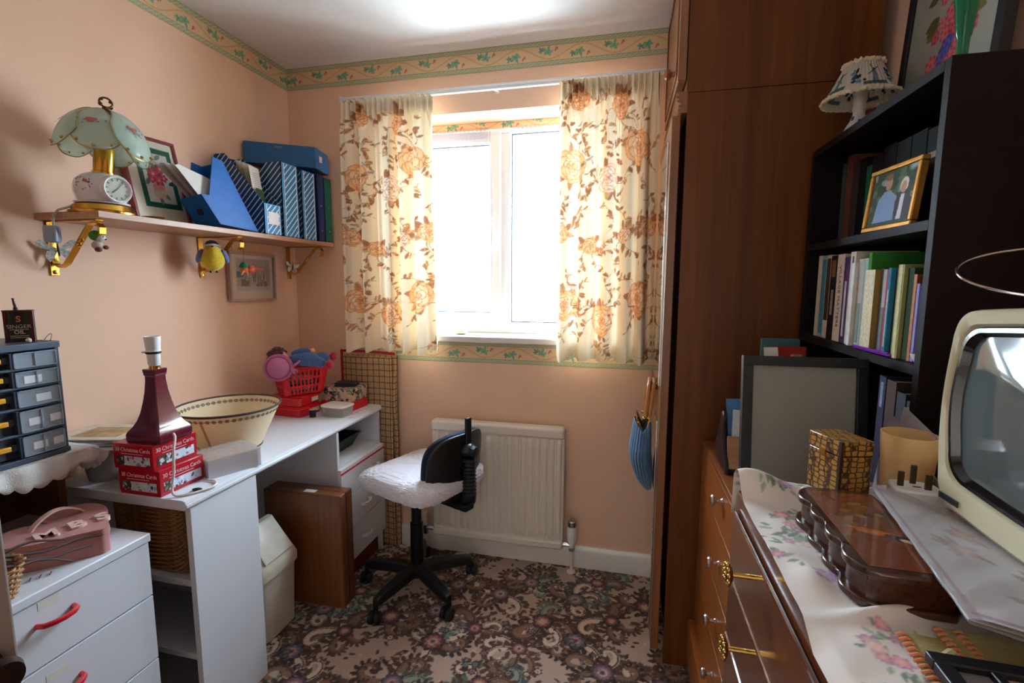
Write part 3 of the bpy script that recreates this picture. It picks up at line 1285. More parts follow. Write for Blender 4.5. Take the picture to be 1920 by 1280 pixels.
def face_dir(az, z, R, elev=0):
    n = Vector((math.cos(az) * math.cos(elev), math.sin(az) * math.cos(elev), math.sin(elev)))
    return basis(Vector((LX, LY, SZ + z)) + n * R, n.cross(Vector((0, 0, 1))) * -1, Vector((0, 0, 1)) - n * n.z) , n


Mf, _ = face_dir(-1.28, .086, .0735, .02)
b = BM()
dab(b, Mf, .022, 3)
obj('rose_print', b, [flw, lvs], t, smooth=None)
az = -.16
Mf, n = face_dir(az, .080, .060, .02)
ck = obj('clock', lathe(BM(), [(0, .0), (.044, 0), (.044, .016), (.040, .020), (.036, .018), (.034, .012)], 40, Mf), china, t, label='round white clock in the lamp body')
obj('dial', lathe(BM(), [(0, .0135), (.037, .0125)], 32, Mf), mat('ivory_dial', (214, 210, 190), .4), ck)
b = BM()
for k in range(12):
    a = k * PI / 6
    box(b, -.0012, .0012, .026, .033, .0138, .0145, Mf @ Matrix.Rotation(a, 4, 'Z'))
box(b, -.0015, .0015, -.004, .02, .0145, .0152, Mf @ Matrix.Rotation(2.4, 4, 'Z'))
box(b, -.001, .001, -.004, .028, .0152, .0158, Mf @ Matrix.Rotation(-.6, 4, 'Z'))
obj('hands_and_marks', b, mat('clock_black', (40, 36, 34), .4), ck)
obj('crystal', lathe(BM(), [(0, .0185), (.03, .0175), (.038, .0155)], 32, Mf), glassy('clock_glass', (230, 235, 235), .85, .03), ck)
obj('brass_neck', solid_lathe([(.031, .130), (.031, .136), (.028, .138), (.028, .215), (.02, .225)], 32, T(LX, LY, SZ)), gold, t)
petal_m = glassy('frosted_petal_glass', (222, 236, 226), .32, .12, translucent=True)


def petal_pt(az0, u, v, off):
    """u across -1..1, v 0 top..1 bottom"""
    half = .66 * (0.35 + .65 * min(1, v * 1.4))
    a = az0 + half * u + .30 * v
    vv = v - .26 * v * (abs(u) ** 2.6)
    th = .16 + vv * 1.42
    R = .122
    rr = R * math.sin(th) ** .9 + off
    z = .196 + .150 * math.cos(th)
    return Vector((LX + rr * math.cos(a), LY + rr * math.sin(a), SZ + z - .01))


for k in range(6):
    az0 = -1.15 + k * PI / 3
    off = .004 if k % 2 else -.003
    b = BM()
    surf(b, lambda u, v: petal_pt(az0, u * 2 - 1, v, off), 16, 14)
    pt = obj('glass_petal', b, petal_m, t, smooth=60, solid=.002)
    b = BM()
    rim = [petal_pt(az0, -1, i / 10, off) for i in range(1, 11)] + [petal_pt(az0, -1 + 2 * i / 14, 1, off) for i in range(1, 14)] + [petal_pt(az0, 1, 1 - i / 10, off) for i in range(0, 10)]
    tube(b, rim, .0016, 6)
    for uu in (-.55, 0.0, .55):
        p = petal_pt(az0, uu, .95, off + .002)
        ball(b, p, .0048, 8, 6)
    obj('gilt_edge', b, goldtrim, pt)
    b = BM()
    c = petal_pt(az0, 0, .52, off + .002)
    nn = (c - Vector((LX, LY, SZ + .19))).normalized()
    dab(b, basis(c, nn.cross(Vector((0, 0, 1))) * -1, Vector((0, 0, 1)) - nn * nn.z), .030, 5 + k)
    obj('rose_print', b, [flw, lvs], pt, smooth=None)
brz = mat('aged_bronze', (92, 66, 44), .4, .8)
b = BM()
lathe(b, [(0, .318), (.03, .316), (.03, .320), (.01, .324), (.008, .334), (0, .334)], 20, T(LX, LY, SZ + .014))
ring = [(LX + .016 * math.cos(a) * .4, LY + .016 * math.cos(a), SZ + .362 + .015 * math.sin(a)) for a in [i * 2 * PI / 16 for i in range(16)]]
tube(b, ring, .0032, 6, closed=True)
for s in (-1, 1):
    ball(b, (LX, LY + .017 * s, SZ + .352), .006, 8, 6)
    ball(b, (LX, LY + .014 * s, SZ + .369), .005, 8, 6)
obj('finial', b, brz, t)
for ch in t.children_recursive:
    tilt_ = Matrix.Identity(4)
    if not ch.name.startswith(('base_plate', 'china_body')):      # the stem has settled a little out of true
        tilt_ = T(0, 0, .04) @ Matrix.Rotation(.10, 4, Vector((-1.452, 1.105, .2)).normalized()) @ T(0, 0, -.04)
    ch.data.transform(Matrix.Scale(.86, 4) @ tilt_)
b = BM()
cord = [(LX - .02, LY - .06, SZ + .02), (LX - .03, LY - .07, SZ + .012), (-1.50, 1.024, SZ + .004), (-1.513, 1.021, SZ - .008), (-1.517, 1.02, SZ - .024), (-1.52, 1.022, SZ - .036)]
tube(b, cord, .0032, 8)
obj('flex', b, glassy('clear_flex', (200, 206, 196), .35, .2), t)
Mp = T(-1.522, 1.018, SZ - .062, .5, s=.72)
b = BM()
box(b, -.022, .022, -.021, .021, -.03, .034, Mp)
pl = obj('plug', b, mat('grey_blue_plug', (150, 158, 178), .35), t, bevel=.007, segs=3, label='grey three-pin plug hanging from the lamp flex')
for x, z in ((0, -.018), (0, .012)):
    obj('pin', bx(x, x + .005, .02, .044, z - .003, z + .003, Mp), mat('brass_pin', (122, 96, 60), .35, .8), pl)

# framed flower print leaning on the wall
Mpic = basis((-1.535, 1.272, SZ), (0, 1, .02), (-.19, 0, 1))
PW, PH = .205, .30
t = thing('flower_print', 'framed print of pink flowers in a vase with green mount, leaning behind the lamp', 'picture', (-1.55, 1.37, SZ))
redframe = mat('dark_red_frame', (132, 52, 58), .35, coat=.3)
b = BM()
w = .011
for a in ((0, PW, 0, w), (0, PW, PH - w, PH), (0, w, w, PH - w), (PW - w, PW, w, PH - w)):
    box(b, a[0], a[1], a[2], a[3], -.012, .006, Mpic)
obj('frame', b, redframe, t, bevel=.002)
pc = Canvas(PW, PH, .0012, (222, 214, 196))
pc.rect(.036, PW - .034, .05, PH - .045, (24, 92, 74))
pc.rect(.053, PW - .051, .068, PH - .063, (220, 222, 218))
r = random.Random(2)
for k in range(26):
    pc.leaf(.10 + r.gauss(0, .016), .155 + r.gauss(0, .03), .03, .007, r.random() * 6.28, r.choice(((52, 84, 80), (90, 120, 110), (120, 140, 130))))
pc.ellipse(.098, .105, .024, .022, 0, (216, 200, 176))
pc.ellipse(.098, .122, .022, .012, 0, (222, 150, 140))
for (x, y, s) in ((.088, .165, .024), (.118, .185, .02), (.105, .145, .02), (.125, .155, .015), (.08, .145, .014)):
    pc.flower(x, y, s, ((186, 48, 92), (216, 78, 116)), 5, x * 40, (230, 190, 120))
flat_sheet('print', Mpic @ Vector((w, w, .0)), (Mpic.to_3x3() @ Vector((1, 0, 0)))[:], (Mpic.to_3x3() @ Vector((0, 1, 0)))[:], PW - 2 * w, PH - 2 * w, .0018, pc, painted('print_paper', .35, coat=.4), t)

# magazine files
blue = mat('royal_blue_card', (0, 94, 172), .45, vary=.06)
blue2 = mat('deep_blue_card', (0, 66, 120), .45)


def stripes(name, c1, c2):
    if name in MATS:
        return MATS[name]
    m, n, l, bb = principled(name)
    tc = n.new('ShaderNodeTexCoord')
    wv = n.new('ShaderNodeTexWave')
    mp2 = n.new('ShaderNodeVectorMath')
    mp2.operation = 'DOT_PRODUCT'
    mp2.inputs[1].default_value = (-.7, -.7, .7)
    l.new(tc.outputs['Object'], mp2.inputs[0])
    cx = n.new('ShaderNodeCombineXYZ')
    l.new(mp2.outputs['Value'], cx.inputs['X'])
    wv.bands_direction = 'X'
    wv.inputs['Scale'].default_value = 17
    l.new(cx.outputs['Vector'], wv.inputs['Vector'])
    cr = n.new('ShaderNodeValToRGB')
    cr.color_ramp.interpolation = 'CONSTANT'
    cr.color_ramp.elements[0].color = lin(c1)
    cr.color_ramp.elements[1].position = .86
    cr.color_ramp.elements[1].color = lin(c2)
    l.new(wv.outputs['Fac'], cr.inputs['Fac'])
    l.new(cr.outputs['Color'], bb.inputs['Base Color'])
    bb.inputs['Roughness'].default_value = .45
    MATS[name] = m
    return m


strip_a = stripes('striped_blue_card', (10, 124, 184), (226, 234, 240))
light_blue = mat('light_blue_card', (70, 150, 206), .45)
line_m = mat('white_line_print', (228, 232, 238), .5)


def mag_file(y0, y1, x_front, depth, z_low, z_high, front_low, label, with_label):
    """box file open at the top; the low or the high end faces the room"""
    t = thing('magazine_file', label, 'magazine file', (x_front - depth / 2, (y0 + y1) / 2, SZ), group='blue striped magazine files on the shelf')
    xb = x_front - depth
    th = .003
    zf = z_low if front_low else z_high
    zbk = z_high if front_low else z_low
    mid = x_front - depth * .42
    poly = [(x_front, SZ), (x_front, zf), (xb + .05 if front_low else mid, zbk if front_low else z_high), (xb, zbk), (xb, SZ)]
    if not front_low:
        poly = [(x_front, SZ), (x_front, zf), (x_front - .07, zf), (xb, zbk), (xb, SZ)]
    for yy in (y0, y1 - th):
        M = basis((0, yy + th, 0), (1, 0, 0), (0, 0, 1))
        obj('side_panel', prism(BM(), poly, 0, th, M), stripes('striped_navy_card', (0, 62, 108), (200, 214, 226)), t, smooth=None)
    obj('spine', bx(x_front - .003, x_front, y0, y1, SZ, zf), light_blue, t)
    m_ = .018
    obj('stripe_panel', bx(x_front, x_front + .0006, y0 + m_, y1 - m_ * .7, SZ + .002, zf - .003), strip_a, t)
    obj('border_line', bx(x_front, x_front + .001, y0 + m_ - .003, y0 + m_, SZ + .002, zf - .002), line_m, t)
    obj('border_line', bx(x_front, x_front + .001, y1 - m_ * .7, y1 - m_ * .7 + .003, SZ + .002, zf - .002), line_m, t)
    if with_label:
        obj('paper_label', bx(x_front + .0008, x_front + .0014, y0 + m_ + .004, y1 - m_ * .7 - .004, SZ + .040, SZ + .088), mat('label_paper', (224, 226, 230), .6), t, label='blank white spine label')
    obj('base', bx(xb, x_front, y0, y1, SZ, SZ + .003), blue2, t)
    obj('back', bx(xb, xb + .003, y0, y1, SZ, zbk), blue2, t)
    return t


mag_file(1.648, 1.745, -1.373, .215, 1.607, 1.80, True, 'striped blue magazine file with low front, white spine label and papers in it', True)
mag_file(1.757, 1.858, -1.373, .215, 1.62, 1.786, False, 'wider of the two tall blue magazine files striped on the spine, beside the low one', False)
mag_file(1.882, 1.977, -1.373, .215, 1.62, 1.782, False, 'narrower tall blue striped magazine file next to the dark binder', False)
paper_m = mat('white_paper', (216, 212, 206), .7, vary=.03)
t = thing('paper_sheaf', 'sheaf of papers with a green booklet sticking out of the low striped file', 'papers', (-1.46, 1.70, SZ + .005))
for k in range(6):
    M = basis((-1.40 - .016 * k, 1.655 + .006 * k, SZ + .006), (-.25, 1, 0), (-.12, .0 - .05, 1))
    obj('sheet', bx(0, .078 - .003 * k, 0, .26 + .006 * k, -.0006, .0006, M), mat('cream_sheet', (210, 198, 168), .7) if k % 2 else paper_m, t)
M = basis((-1.392, 1.66, SZ + .006), (-.25, 1, 0), (-.12, -.05, 1))
obj('booklet', bx(.005, .06, 0, .172, .001, .003, M), mat('dark_green_cover', (44, 78, 44), .5), t)
b = BM()
for k in range(9):
    box(b, .02, .06, .232 - k * .008, .2335 - k * .008, .0008, .0010, basis((-1.40, 1.655, SZ + .006), (-.25, 1, 0), (-.12, -.05, 1)))
obj('print_lines', b, mat('print_grey', (120, 110, 120), .7), t)

# plain blue file slumped over to the left
def onpl(x, y, X):
    """room point on the plane X=const seen from the picture position (measured once)"""
    return None


t = thing('magazine_file', 'plain blue magazine file slumped over with a finger hole in its spine', 'magazine file', (-1.43, 1.5, SZ))
Mf = basis((-1.392, 1.41, SZ + .006), (0, 1, .0), (-.16, 0, 1))
sidep = [(.045, .008), (-.012, .103), (.022, .106), (.070, .248), (.112, .242), (.225, -.002)]
obj('side_panel', prism(BM(), sidep, -.003, .0, Mf), blue, t, smooth=None)
obj('side_panel', prism(BM(), sidep, -.095, -.092, Mf), blue, t, smooth=None)


def edge_plate(i, j, nm, m_):
    a, c = Vector((*sidep[i], 0)), Vector((*sidep[j], 0))
    d = (c - a)
    b = BM()
    nrm = Vector((d.y, -d.x, 0)).normalized() * .003
    vs = [a, c, c + nrm, a + nrm]
    lo = [b.verts.new(Mf @ Vector((p.x, p.y, -.095))) for p in vs]
    hi = [b.verts.new(Mf @ Vector((p.x, p.y, 0))) for p in vs]
    b.faces.new(lo[::-1])
    b.faces.new(hi)
    for k in range(4):
        b.faces.new([lo[k], lo[(k + 1) % 4], hi[(k + 1) % 4], hi[k]])
    return obj(nm, b, m_, t, smooth=None)


edge_plate(0, 1, 'spine', blue)
edge_plate(5, 0, 'base', blue2)
edge_plate(4, 5, 'back', blue)
a, c = Vector((*sidep[0], 0)), Vector((*sidep[1], 0))
pm = a.lerp(c, .5)
nrm = Vector(((c - a).y, -(c - a).x, 0)).normalized()
Mh = Mf @ basis((pm.x - nrm.x * .0005, pm.y - nrm.y * .0005, -.045), (c - a), (0, 0, 1))
sg = -1 if (Mh.to_3x3() @ Vector((0, 0, 1))).y > 0 else 1
obj('finger_hole', lathe(BM(), [(0, .0012 * sg), (.011, .0012 * sg), (.0125, .0), (.0125, -.001)], 20, Mh), mat('hole_dark', (26, 28, 34), .6), t)
t = thing('paper_sheaf', 'white folders fanned out of the slumped blue file', 'papers', (-1.45, 1.42, SZ + .05))
for k in range(5):
    Mk = Mf @ T(0, 0, -.02 - k * .014)
    q = [(-.006 + .003 * k, .108), (-.072 - .006 * k, .190 + .004 * k), (-.06 - .006 * k, .196 + .004 * k), (.058, .172), (.10, .10), (.05, .03)]
    obj('folder', prism(BM(), q, -.0012, .0, Mk), paper_m if k % 2 == 0 else mat('grey_folder', (168, 160, 156), .6), t, smooth=None)

# lever arch box lying across the files
t = thing('box_file', 'dark blue lever arch box lying across the tops of the striped files', 'box file', (-1.46, 1.95, 1.79))
bp_ = [(-1.585, 1.80), (-1.352, 1.953), (-1.385, 2.10), (-1.592, 2.085)]
obj('case', prism(BM(), bp_, 1.803, 1.893), mat('navy_vinyl', (0, 84, 138), .3, coat=.2), t, bevel=.003)
Mb = basis((-1.352, 1.953, 1.803), (-.033, .147, 0), (0, 0, 1))
obj('spine', bx(0, .15, .001, .089, 0, .004, Mb), mat('bright_blue_vinyl', (0, 108, 182), .25, coat=.3), t, bevel=.002, label='glossy brighter blue spine')
obj('spine_label', bx(.04, .07, .035, .062, .004, .0046, Mb), mat('label_paper', (224, 226, 230), .6), t)
Mb = basis((-1.585, 1.80, 1.803), (.233, .153, 0), (0, 0, 1))
obj('badge', bx(.12, .15, .073, .079, -.0004, .0008, Mb), mat('badge_grey', (110, 110, 140), .5), t)


def binder(y0, y1, z1, m_, label):
    t = thing('ring_binder', label, 'binder', (-1.49, (y0 + y1) / 2, SZ))
    obj('cover', bx(-1.59, -1.374, y0, y0 + .003, SZ, z1), m_, t)
    obj('cover', bx(-1.59, -1.374, y1 - .003, y1, SZ, z1), m_, t)
    obj('spine', bx(-1.374, -1.371, y0, y1, SZ, z1), m_, t, bevel=.001)
    obj('page_block', bx(-1.585, -1.38, y0 + .004, y1 - .004, SZ + .004, z1 - .008), paper_m, t)
    for z in (SZ + .05, SZ + .16):
        obj('rivet', lathe(BM(), [(0, .0015), (.004, .001), (.0045, 0)], 10, basis((-1.371, (y0 + y1) / 2, z), (0, 1, 0), (0, 0, 1))), chrome, t)


binder(1.99, 2.036, 1.787, mat('navy_binder', (16, 34, 84), .35), 'dark navy ring binder between the striped files and the green binder')
binder(2.044, 2.097, 1.782, mat('green_binder', (0, 84, 66), .35), 'bottle green binder at the far end of the wall shelf')
t = thing('brass_dish', 'small brass dish on the shelf edge by the lamp', 'dish', (-1.40, 1.215, SZ))
obj('bowl', solid_lathe([(.016, 0), (.026, .003), (.03, .007), (.026, .006), (.014, .003)], 24, T(-1.405, 1.215, SZ)), gold, t)

# hanging toys
hz = 1.40
t = thing('bird_toy', 'yellow and blue soft bird toy perched in the middle shelf bracket', 'soft toy', (-1.49, 1.535, 1.335))
M = T(-1.50, 1.520, 1.385, -.75, 0, .15, s=.80)
plush = mat('yellow_plush', (222, 196, 40), .95, vary=.12, vscale=120, bump=.8, bscale=500, sheen=.5)
bluep = mat('blue_plush', (96, 130, 196), .95, vary=.2, vscale=90, bump=.8, bscale=500, sheen=.5)
b = BM()
ball(b, (0, 0, 0), (.045, .05, .055), 24, 16, M)
ball(b, (.01, 0, .035), (.032, .034, .034), 20, 12, M)
obj('body', b, plush, t, smooth=60)
b = BM()
ball(b, (0, 0, .062), (.026, .03, .026), 18, 12, M)
hd = obj('head', b, mat('navy_plush', (34, 40, 70), .95, vary=.3, vscale=90, bump=.8, bscale=500, sheen=.5), t)
b = BM()
for i, zz in enumerate((.066, .050)):
    pts = [M @ Vector((.028 * math.cos(a) - .0, .031 * math.sin(a), zz + .004 * math.cos(a * 2))) for a in [-1.4 + k * 2.8 / 10 for k in range(11)]]
    tube(b, pts, .004, 6)
obj('face_stripe', b, mat('white_plush', (214, 214, 224), .95), hd)
obj('beak', lathe(BM(), [(.006, 0), (0, .014)], 8, M @ T(.026, 0, .062, 0, 0, PI / 2)), mat('beak_dark', (36, 34, 40), .5), hd)
for s in (-1, 1):
    b = BM()
    ball(b, (-.006, s * .052, -.004), (.024, .014, .034), 14, 10, M @ Matrix.Rotation(s * .35, 4, 'X'))
    obj('wing', b, bluep, t)
b = BM()
box(b, -.006, .006, -.016, -.008, -.062, -.048, M)
box(b, -.006, .006, .008, .016, -.062, -.048, M)
obj('foot', b, mat('beak_dark', (36, 34, 40), .5), t)

t = thing('hanging_bird', 'orange wooden bird with a green cap hanging before the small picture', 'ornament', (-1.485, 1.655, 1.335))
C0 = Vector((-1.485, 1.655, 1.352))
org = mat('orange_wood', (224, 104, 66), .45, vary=.1)
b = BM()
ball(b, C0, (.012, .016, .012), 14, 10)
ball(b, C0 + Vector((0, .036, .002)), (.013, .017, .016), 14, 10)
obj('body', b, org, t)
obj('cap', lathe(BM(), [(.016, 0), (.013, .012), (.006, .021), (0, .023)], 16, T(C0.x, C0.y - .004, C0.z + .006)), mat('green_felt', (30, 132, 82), .9), t)
obj('tail', tube(BM(), [C0 + Vector((0, .05, .002)), C0 + Vector((0, .08, .004)), C0 + Vector((0, .105, 0))], [.004, .0045, .003], 8), org, t)
obj('wing', tube(BM(), [C0 + Vector((.004, 0, -.004)), C0 + Vector((.006, -.018, -.012)), C0 + Vector((.006, -.026, -.026))], [.005, .005, .002], 8), org, t)
obj('beak', tube(BM(), [C0 + Vector((0, .012, -.006)), C0 + Vector((0, .02, -.03))], [.003, .001], 6), mat('cream_beak', (226, 196, 150), .5), t)
obj('thread', tube(BM(), [C0 + Vector((0, .0, .026)), Vector((C0.x, C0.y, 1.471))], .0006, 5), mat('dark_thread', (70, 60, 60), .8), t)

t = thing('hanging_figure', 'tiny figure in a green cap hanging under the nearest shelf bracket', 'ornament', (-1.43, 1.068, 1.405))
C0 = Vector((-1.428, 1.066, 1.418))
obj('head', ball(BM(), C0 + Vector((.003, .003, .004)), .0135, 14, 10), mat('pale_face', (216, 206, 196), .6), t)
obj('cap', ball(BM(), C0 + Vector((-.004, -.003, .009)), (.016, .016, .0145), 14, 10), mat('leaf_green_felt', (74, 136, 52), .9), t)
obj('body', ball(BM(), C0 + Vector((-.003, -.002, -.017)), (.013, .013, .012), 14, 10), mat('grey_pink_cloth', (186, 168, 164), .8), t)
b = BM()
ball(b, C0 + Vector((.004, -.005, -.029)), (.010, .008, .007))
ball(b, C0 + Vector((.006, .014, -.022)), (.007, .007, .006))
obj('shoe', b, mat('chestnut_felt', (116, 70, 56), .8), t)
b = BM()
ball(b, C0 + Vector((.016, .002, .006)), .0018, 6, 5)
ball(b, C0 + Vector((.013, .010, .006)), .0018, 6, 5)
ball(b, C0 + Vector((.016, .008, -.001)), .0022, 6, 5)
obj('face_marks', b, mat('beak_dark', (36, 34, 40), .5), t)
obj('thread', tube(BM(), [C0 + Vector((0, 0, .02)), Vector((C0.x, C0.y, 1.466))], .0005, 5), mat('dark_thread', (70, 60, 60), .8), t)

# small framed street scene on the wall
t = thing('small_picture', 'small pale framed winter street picture on the left wall under the shelf', 'picture', (XL, 1.83, 1.215))
Ms = basis((XL + .003, 1.682, 1.222), (0, .99995, -.008), (0, .02, 1))
SW, SH = .268, .206
b = BM()
w = .010
for a in ((0, SW, 0, w), (0, SW, SH - w, SH), (0, w, w, SH - w), (SW - w, SW, w, SH - w)):
    box(b, a[0], a[1], a[2], a[3], 0, .018, Ms)
obj('frame', b, mat('pale_grey_frame', (176, 158, 150), .45), t, bevel=.0015)
sc = Canvas(SW, SH, .0012, (206, 192, 180))
sc.rect(.034, SW - .036, .034, SH - .036, (166, 164, 166))
r = random.Random(4)
for k in range(60):
    x = r.uniform(.04, SW - .04)
    sc.stroke([(x, .085), (x + r.gauss(0, .01), r.uniform(.12, .165))], .0012, (120, 120, 126), .6)
sc.rect(.036, .07, .05, .095, (176, 160, 140))
sc.poly([(.034, .09), (.072, .09), (.066, .112), (.036, .116)], (64, 120, 120))
for k in range(26):
    x = r.uniform(.08, SW - .045)
    h = r.uniform(.06, .12)
    sc.stroke([(x, .052), (x + r.gauss(0, .004), h)], r.uniform(.001, .003), (52, 50, 52), .8)
for k in range(16):
    x = r.uniform(.05, SW - .06)
    sc.rect(x, x + r.uniform(.008, .024), .05, .05 + r.uniform(.012, .034), r.choice(((150, 136, 120), (110, 100, 96), (176, 164, 150))), .8)
sc.rect(.034, SW - .036, .034, .052, (178, 180, 186), .9)
flat_sheet('print', Ms @ Vector((w, w, .006)), (Ms.to_3x3() @ Vector((1, 0, 0)))[:], (Ms.to_3x3() @ Vector((0, 1, 0)))[:], SW - 2 * w, SH - 2 * w, .0018, sc, painted('print_paper', .35, coat=.4), t)
obj('hanging_wire', tube(BM(), [Ms @ Vector((.03, SH - .002, .004)), Ms @ Vector((.03, SH + .05, .001))], .0005, 5), mat('dark_thread', (70, 60, 60), .8), t)
# ------------------------------------------------------------------ left side, below the shelf
lam = mat('white_laminate', (216, 218, 224), .4, vary=.015, vscale=6)
lam_edge = mat('white_laminate_edge', (206, 204, 204), .45)
red_plastic = mat('red_plastic', (196, 20, 40), .28, coat=.3)
red_line = mat('red_edge_strip', (186, 30, 48), .4)

# white drawer chest
t = thing('drawer_chest', 'white chest of drawers with red arched handles at lower left', 'chest of drawers', (-1.38, .64, 0))
CX, CY0, CY1, CZ = -1.17, .33, .925, .662
b = BM()
box(b, -1.592, CX - .030, CY0, CY1, .04, CZ - .022)
obj('carcass', b, mat('chest_gap_shade', (90, 88, 90), .7), t)  # carcass coloured dark so the drawer gaps read as shade
obj('top', bx(-1.592, CX + .004, CY0 - .004, CY1 + .004, CZ - .022, CZ), lam, t, bevel=.003)
obj('plinth', bx(-1.58, CX - .04, CY0, CY1, 0, .04), lam_edge, t)
zs = [.638, .492, .315, .05]
for k in range(3):
    d = obj('drawer', bx(CX - .018, CX, CY0 + .001, CY1 - .001, zs[k + 1] + .0045, zs[k]), lam, t, bevel=.0008)
    zc = (.590, .424, .22)[k]
    pts = [(CX, .676, zc - .002), (CX + .016, .680, zc - .001), (CX + .026, .694, zc), (CX + .029, .710, zc), (CX + .027, .728, zc), (CX + .016, .742, zc - .001), (CX, .746, zc - .002)]
    obj('handle', tube(BM(), pts, .0058, 10), red_plastic, d, label='red arched handle')
    if k < 2:
        obj('sticker', bx(CX, CX + .0005, .682, .722, zc + .028, zc + .046), mat('peeled_sticker', (216, 214, 200), .6), d)

# brown cabinet with lace cloth, standing at the back of the chest
t = thing('wooden_stand', 'dark brown low wooden stand under the lace cloth against the left wall', 'stand', (-1.48, .77, CZ))
dark_oak = wood('dark_oak', (62, 36, 20), (104, 64, 36), 'Y', 1, .45, .1)
obj('top_board', bx(-1.595, -1.374, .50, .945, .844, .862), dark_oak, t, bevel=.002)
obj('back_board', bx(-1.596, -1.586, .50, .945, CZ + .001, .844), dark_oak, t)
for y in (.50, .927):
    obj('side_board', bx(-1.586, -1.46, y, y + .018, CZ + .001, .844), dark_oak, t, bevel=.002)


lace_m = mat('lace_white', (222, 220, 216), .9, vary=.05, vscale=150, bump=.7, bscale=420)


def lace(u, v):
    """u along y, v from the wall out and over the front edge"""
    y = .49 + .475 * u
    s = v * .30
    sc = .010 * abs(math.sin(u * PI * 13))
    if s < .225:
        return (-1.592 + s, y, .8655)
    d = (s - .225) * (.55 + .18 * math.sin(u * 11)) + (sc if v > .97 else 0)
    return (-1.366 + .004 * math.sin(u * 40), y + .004 * math.sin(u * 26), .8655 - d)


o = obj('lace_cloth', surf(BM(), lace, 156, 24), lace_m, solid=.0015)
tag(o, 'white scalloped lace cloth under the grey drawer organizer', 'tablecloth')


def lace_end(u, v):
    x = -1.535 + .178 * u
    dep = .072 * math.sqrt(max(0, 1 - (2 * (u * .9 + .08) - 1) ** 2)) + .004
    return (x, .948 + .038 * v + .003 * math.sin(u * 20), .8665 - dep * v - .006 * abs(math.sin(u * PI * 8)) * (v > .95))


obj('hanging_corner', surf(BM(), lace_end, 84, 12), lace_m, o, solid=.0015)

# grey drawer organizer
OX, OY0, OY1, OZ0, OZ1 = -1.382, .50, .915, .868, 1.153
slate = mat('slate_plastic', (76, 88, 104), .4)
slate_d = mat('dark_slate_plastic', (54, 62, 76), .4)
clear_m = glassy('clear_drawer_plastic', (226, 234, 242), .40, .2, translucent=True)
yel = mat('yellow_latch', (226, 166, 30), .4)
t = thing('drawer_organizer', 'slate grey parts organizer with clear drawers and yellow latches on the lace cloth', 'organizer', (-1.48, .71, OZ0))
b = BM()
box(b, -1.575, OX - .006, OY1 - .010, OY1, OZ0, OZ1)
box(b, -1.575, OX - .006, OY0, OY0 + .010, OZ0, OZ1)
box(b, -1.575, OX, OY0, OY1, OZ1 - .016, OZ1)
box(b, -1.575, OX, OY0, OY1, OZ0, OZ0 + .012)
box(b, -1.575, -1.565, OY0 + .01, OY1 - .01, OZ0, OZ1)
lev = [(1.136, 1.097), (1.091, 1.053), (1.046, 1.004), (.997, .942), (.935, .884)]
for z1, z0 in lev[:-1]:
    box(b, -1.565, OX, OY0 + .01, OY1 - .01, z0 - .006, z0)
obj('casing', b, slate, t, bevel=.0015)
r = random.Random(8)
lab_m = mat('label_paper', (224, 226, 230), .6)
junk = [mat('beads_amber', (150, 110, 84), .4), mat('beads_dark', (60, 52, 58), .4), mat('buttons_pink', (190, 160, 156), .4), mat('thread_white', (200, 200, 206), .6)]
labels = {1: [(.832, .868)], 2: [(.852, .884)], 3: [(.832, .862), (.876, .905)], 4: [(.836, .866), (.878, .903)]}
for k, (z1, z0) in enumerate(lev):
    ym = .815
    b = BM()
    z1 -= .003
    box(b, OX - .002, OX + .001, ym, OY1 - .012, z0, z1)          # clear front
    box(b, OX - .15, OX - .002, ym, ym + .002, z0, z1)
    box(b, OX - .15, OX - .002, OY1 - .014, OY1 - .012, z0, z1)
    box(b, OX - .15, OX - .002, ym + .002, OY1 - .014, z0, z0 + .002)
    d = obj('clear_drawer', b, clear_m, t)
    b = BM()
    for yy in (ym, OY1 - .0145) if k == 2 else (ym, (ym + OY1) / 2 - .008, OY1 - .0145):
        box(b, OX - .001, OX + .004, yy, yy + .0025, z0, z1)
    box(b, OX - .001, OX + .004, ym, OY1 - .012, z0, z0 + .0025)
    box(b, OX - .001, OX + .004, ym, OY1 - .012, z1 - .0025, z1)
    obj('front_rim', b, glassy('clear_rim', (170, 186, 202), .25, .15), d)
    for (a, c) in labels.get(k, []):
        zm = (z0 + z1) / 2 - .004
        obj('label', bx(OX + .001, OX + .0016, a, c, zm - .008, zm + .010), lab_m, d)
    b = BM()
    for q in range(14):
        ball(b, (OX - .03 - r.random() * .06, r.uniform(ym + .012, OY1 - .025), z0 + .005 + r.random() * (z1 - z0) * .35), r.uniform(.004, .009), 7, 5)
    obj('contents', b, junk[k % 4], d)
    b = BM()
    box(b, OX - .02, OX - .014, OY0 + .012, ym - .001, z0, z1)
    box(b, OX - .016, OX + .002, ym - .006, ym - .001, z0, z1)
    d = obj('dark_drawer', b, slate_d, t)
    zm = (z0 + z1) / 2
    obj('latch_tab', bx(OX - .014, OX - .004, ym - .062, ym - .018, zm - .004, zm + .008), yel, d, bevel=.002)
    obj('latch_button', lathe(BM(), [(.009, 0), (.008, .006), (0, .007)], 14, T(OX - .014, ym - .011, zm + .002, 0, 0, PI / 2)), slate, d)

# oil can
t = thing('oil_can', 'dark green and red sewing machine oil can on top of the grey organizer', 'oil can', (-1.44, .872, OZ1))
Mo = basis((-1.44, .872, OZ1), (.62, .78, 0), (-.78, .62, 0))
b = BM()


def oval(w, d, n=28):
    return [(w * math.copysign(abs(math.cos(a)) ** .6, math.cos(a)), d * math.copysign(abs(math.sin(a)) ** .6, math.sin(a))) for a in [2 * PI * i / n for i in range(n)]]


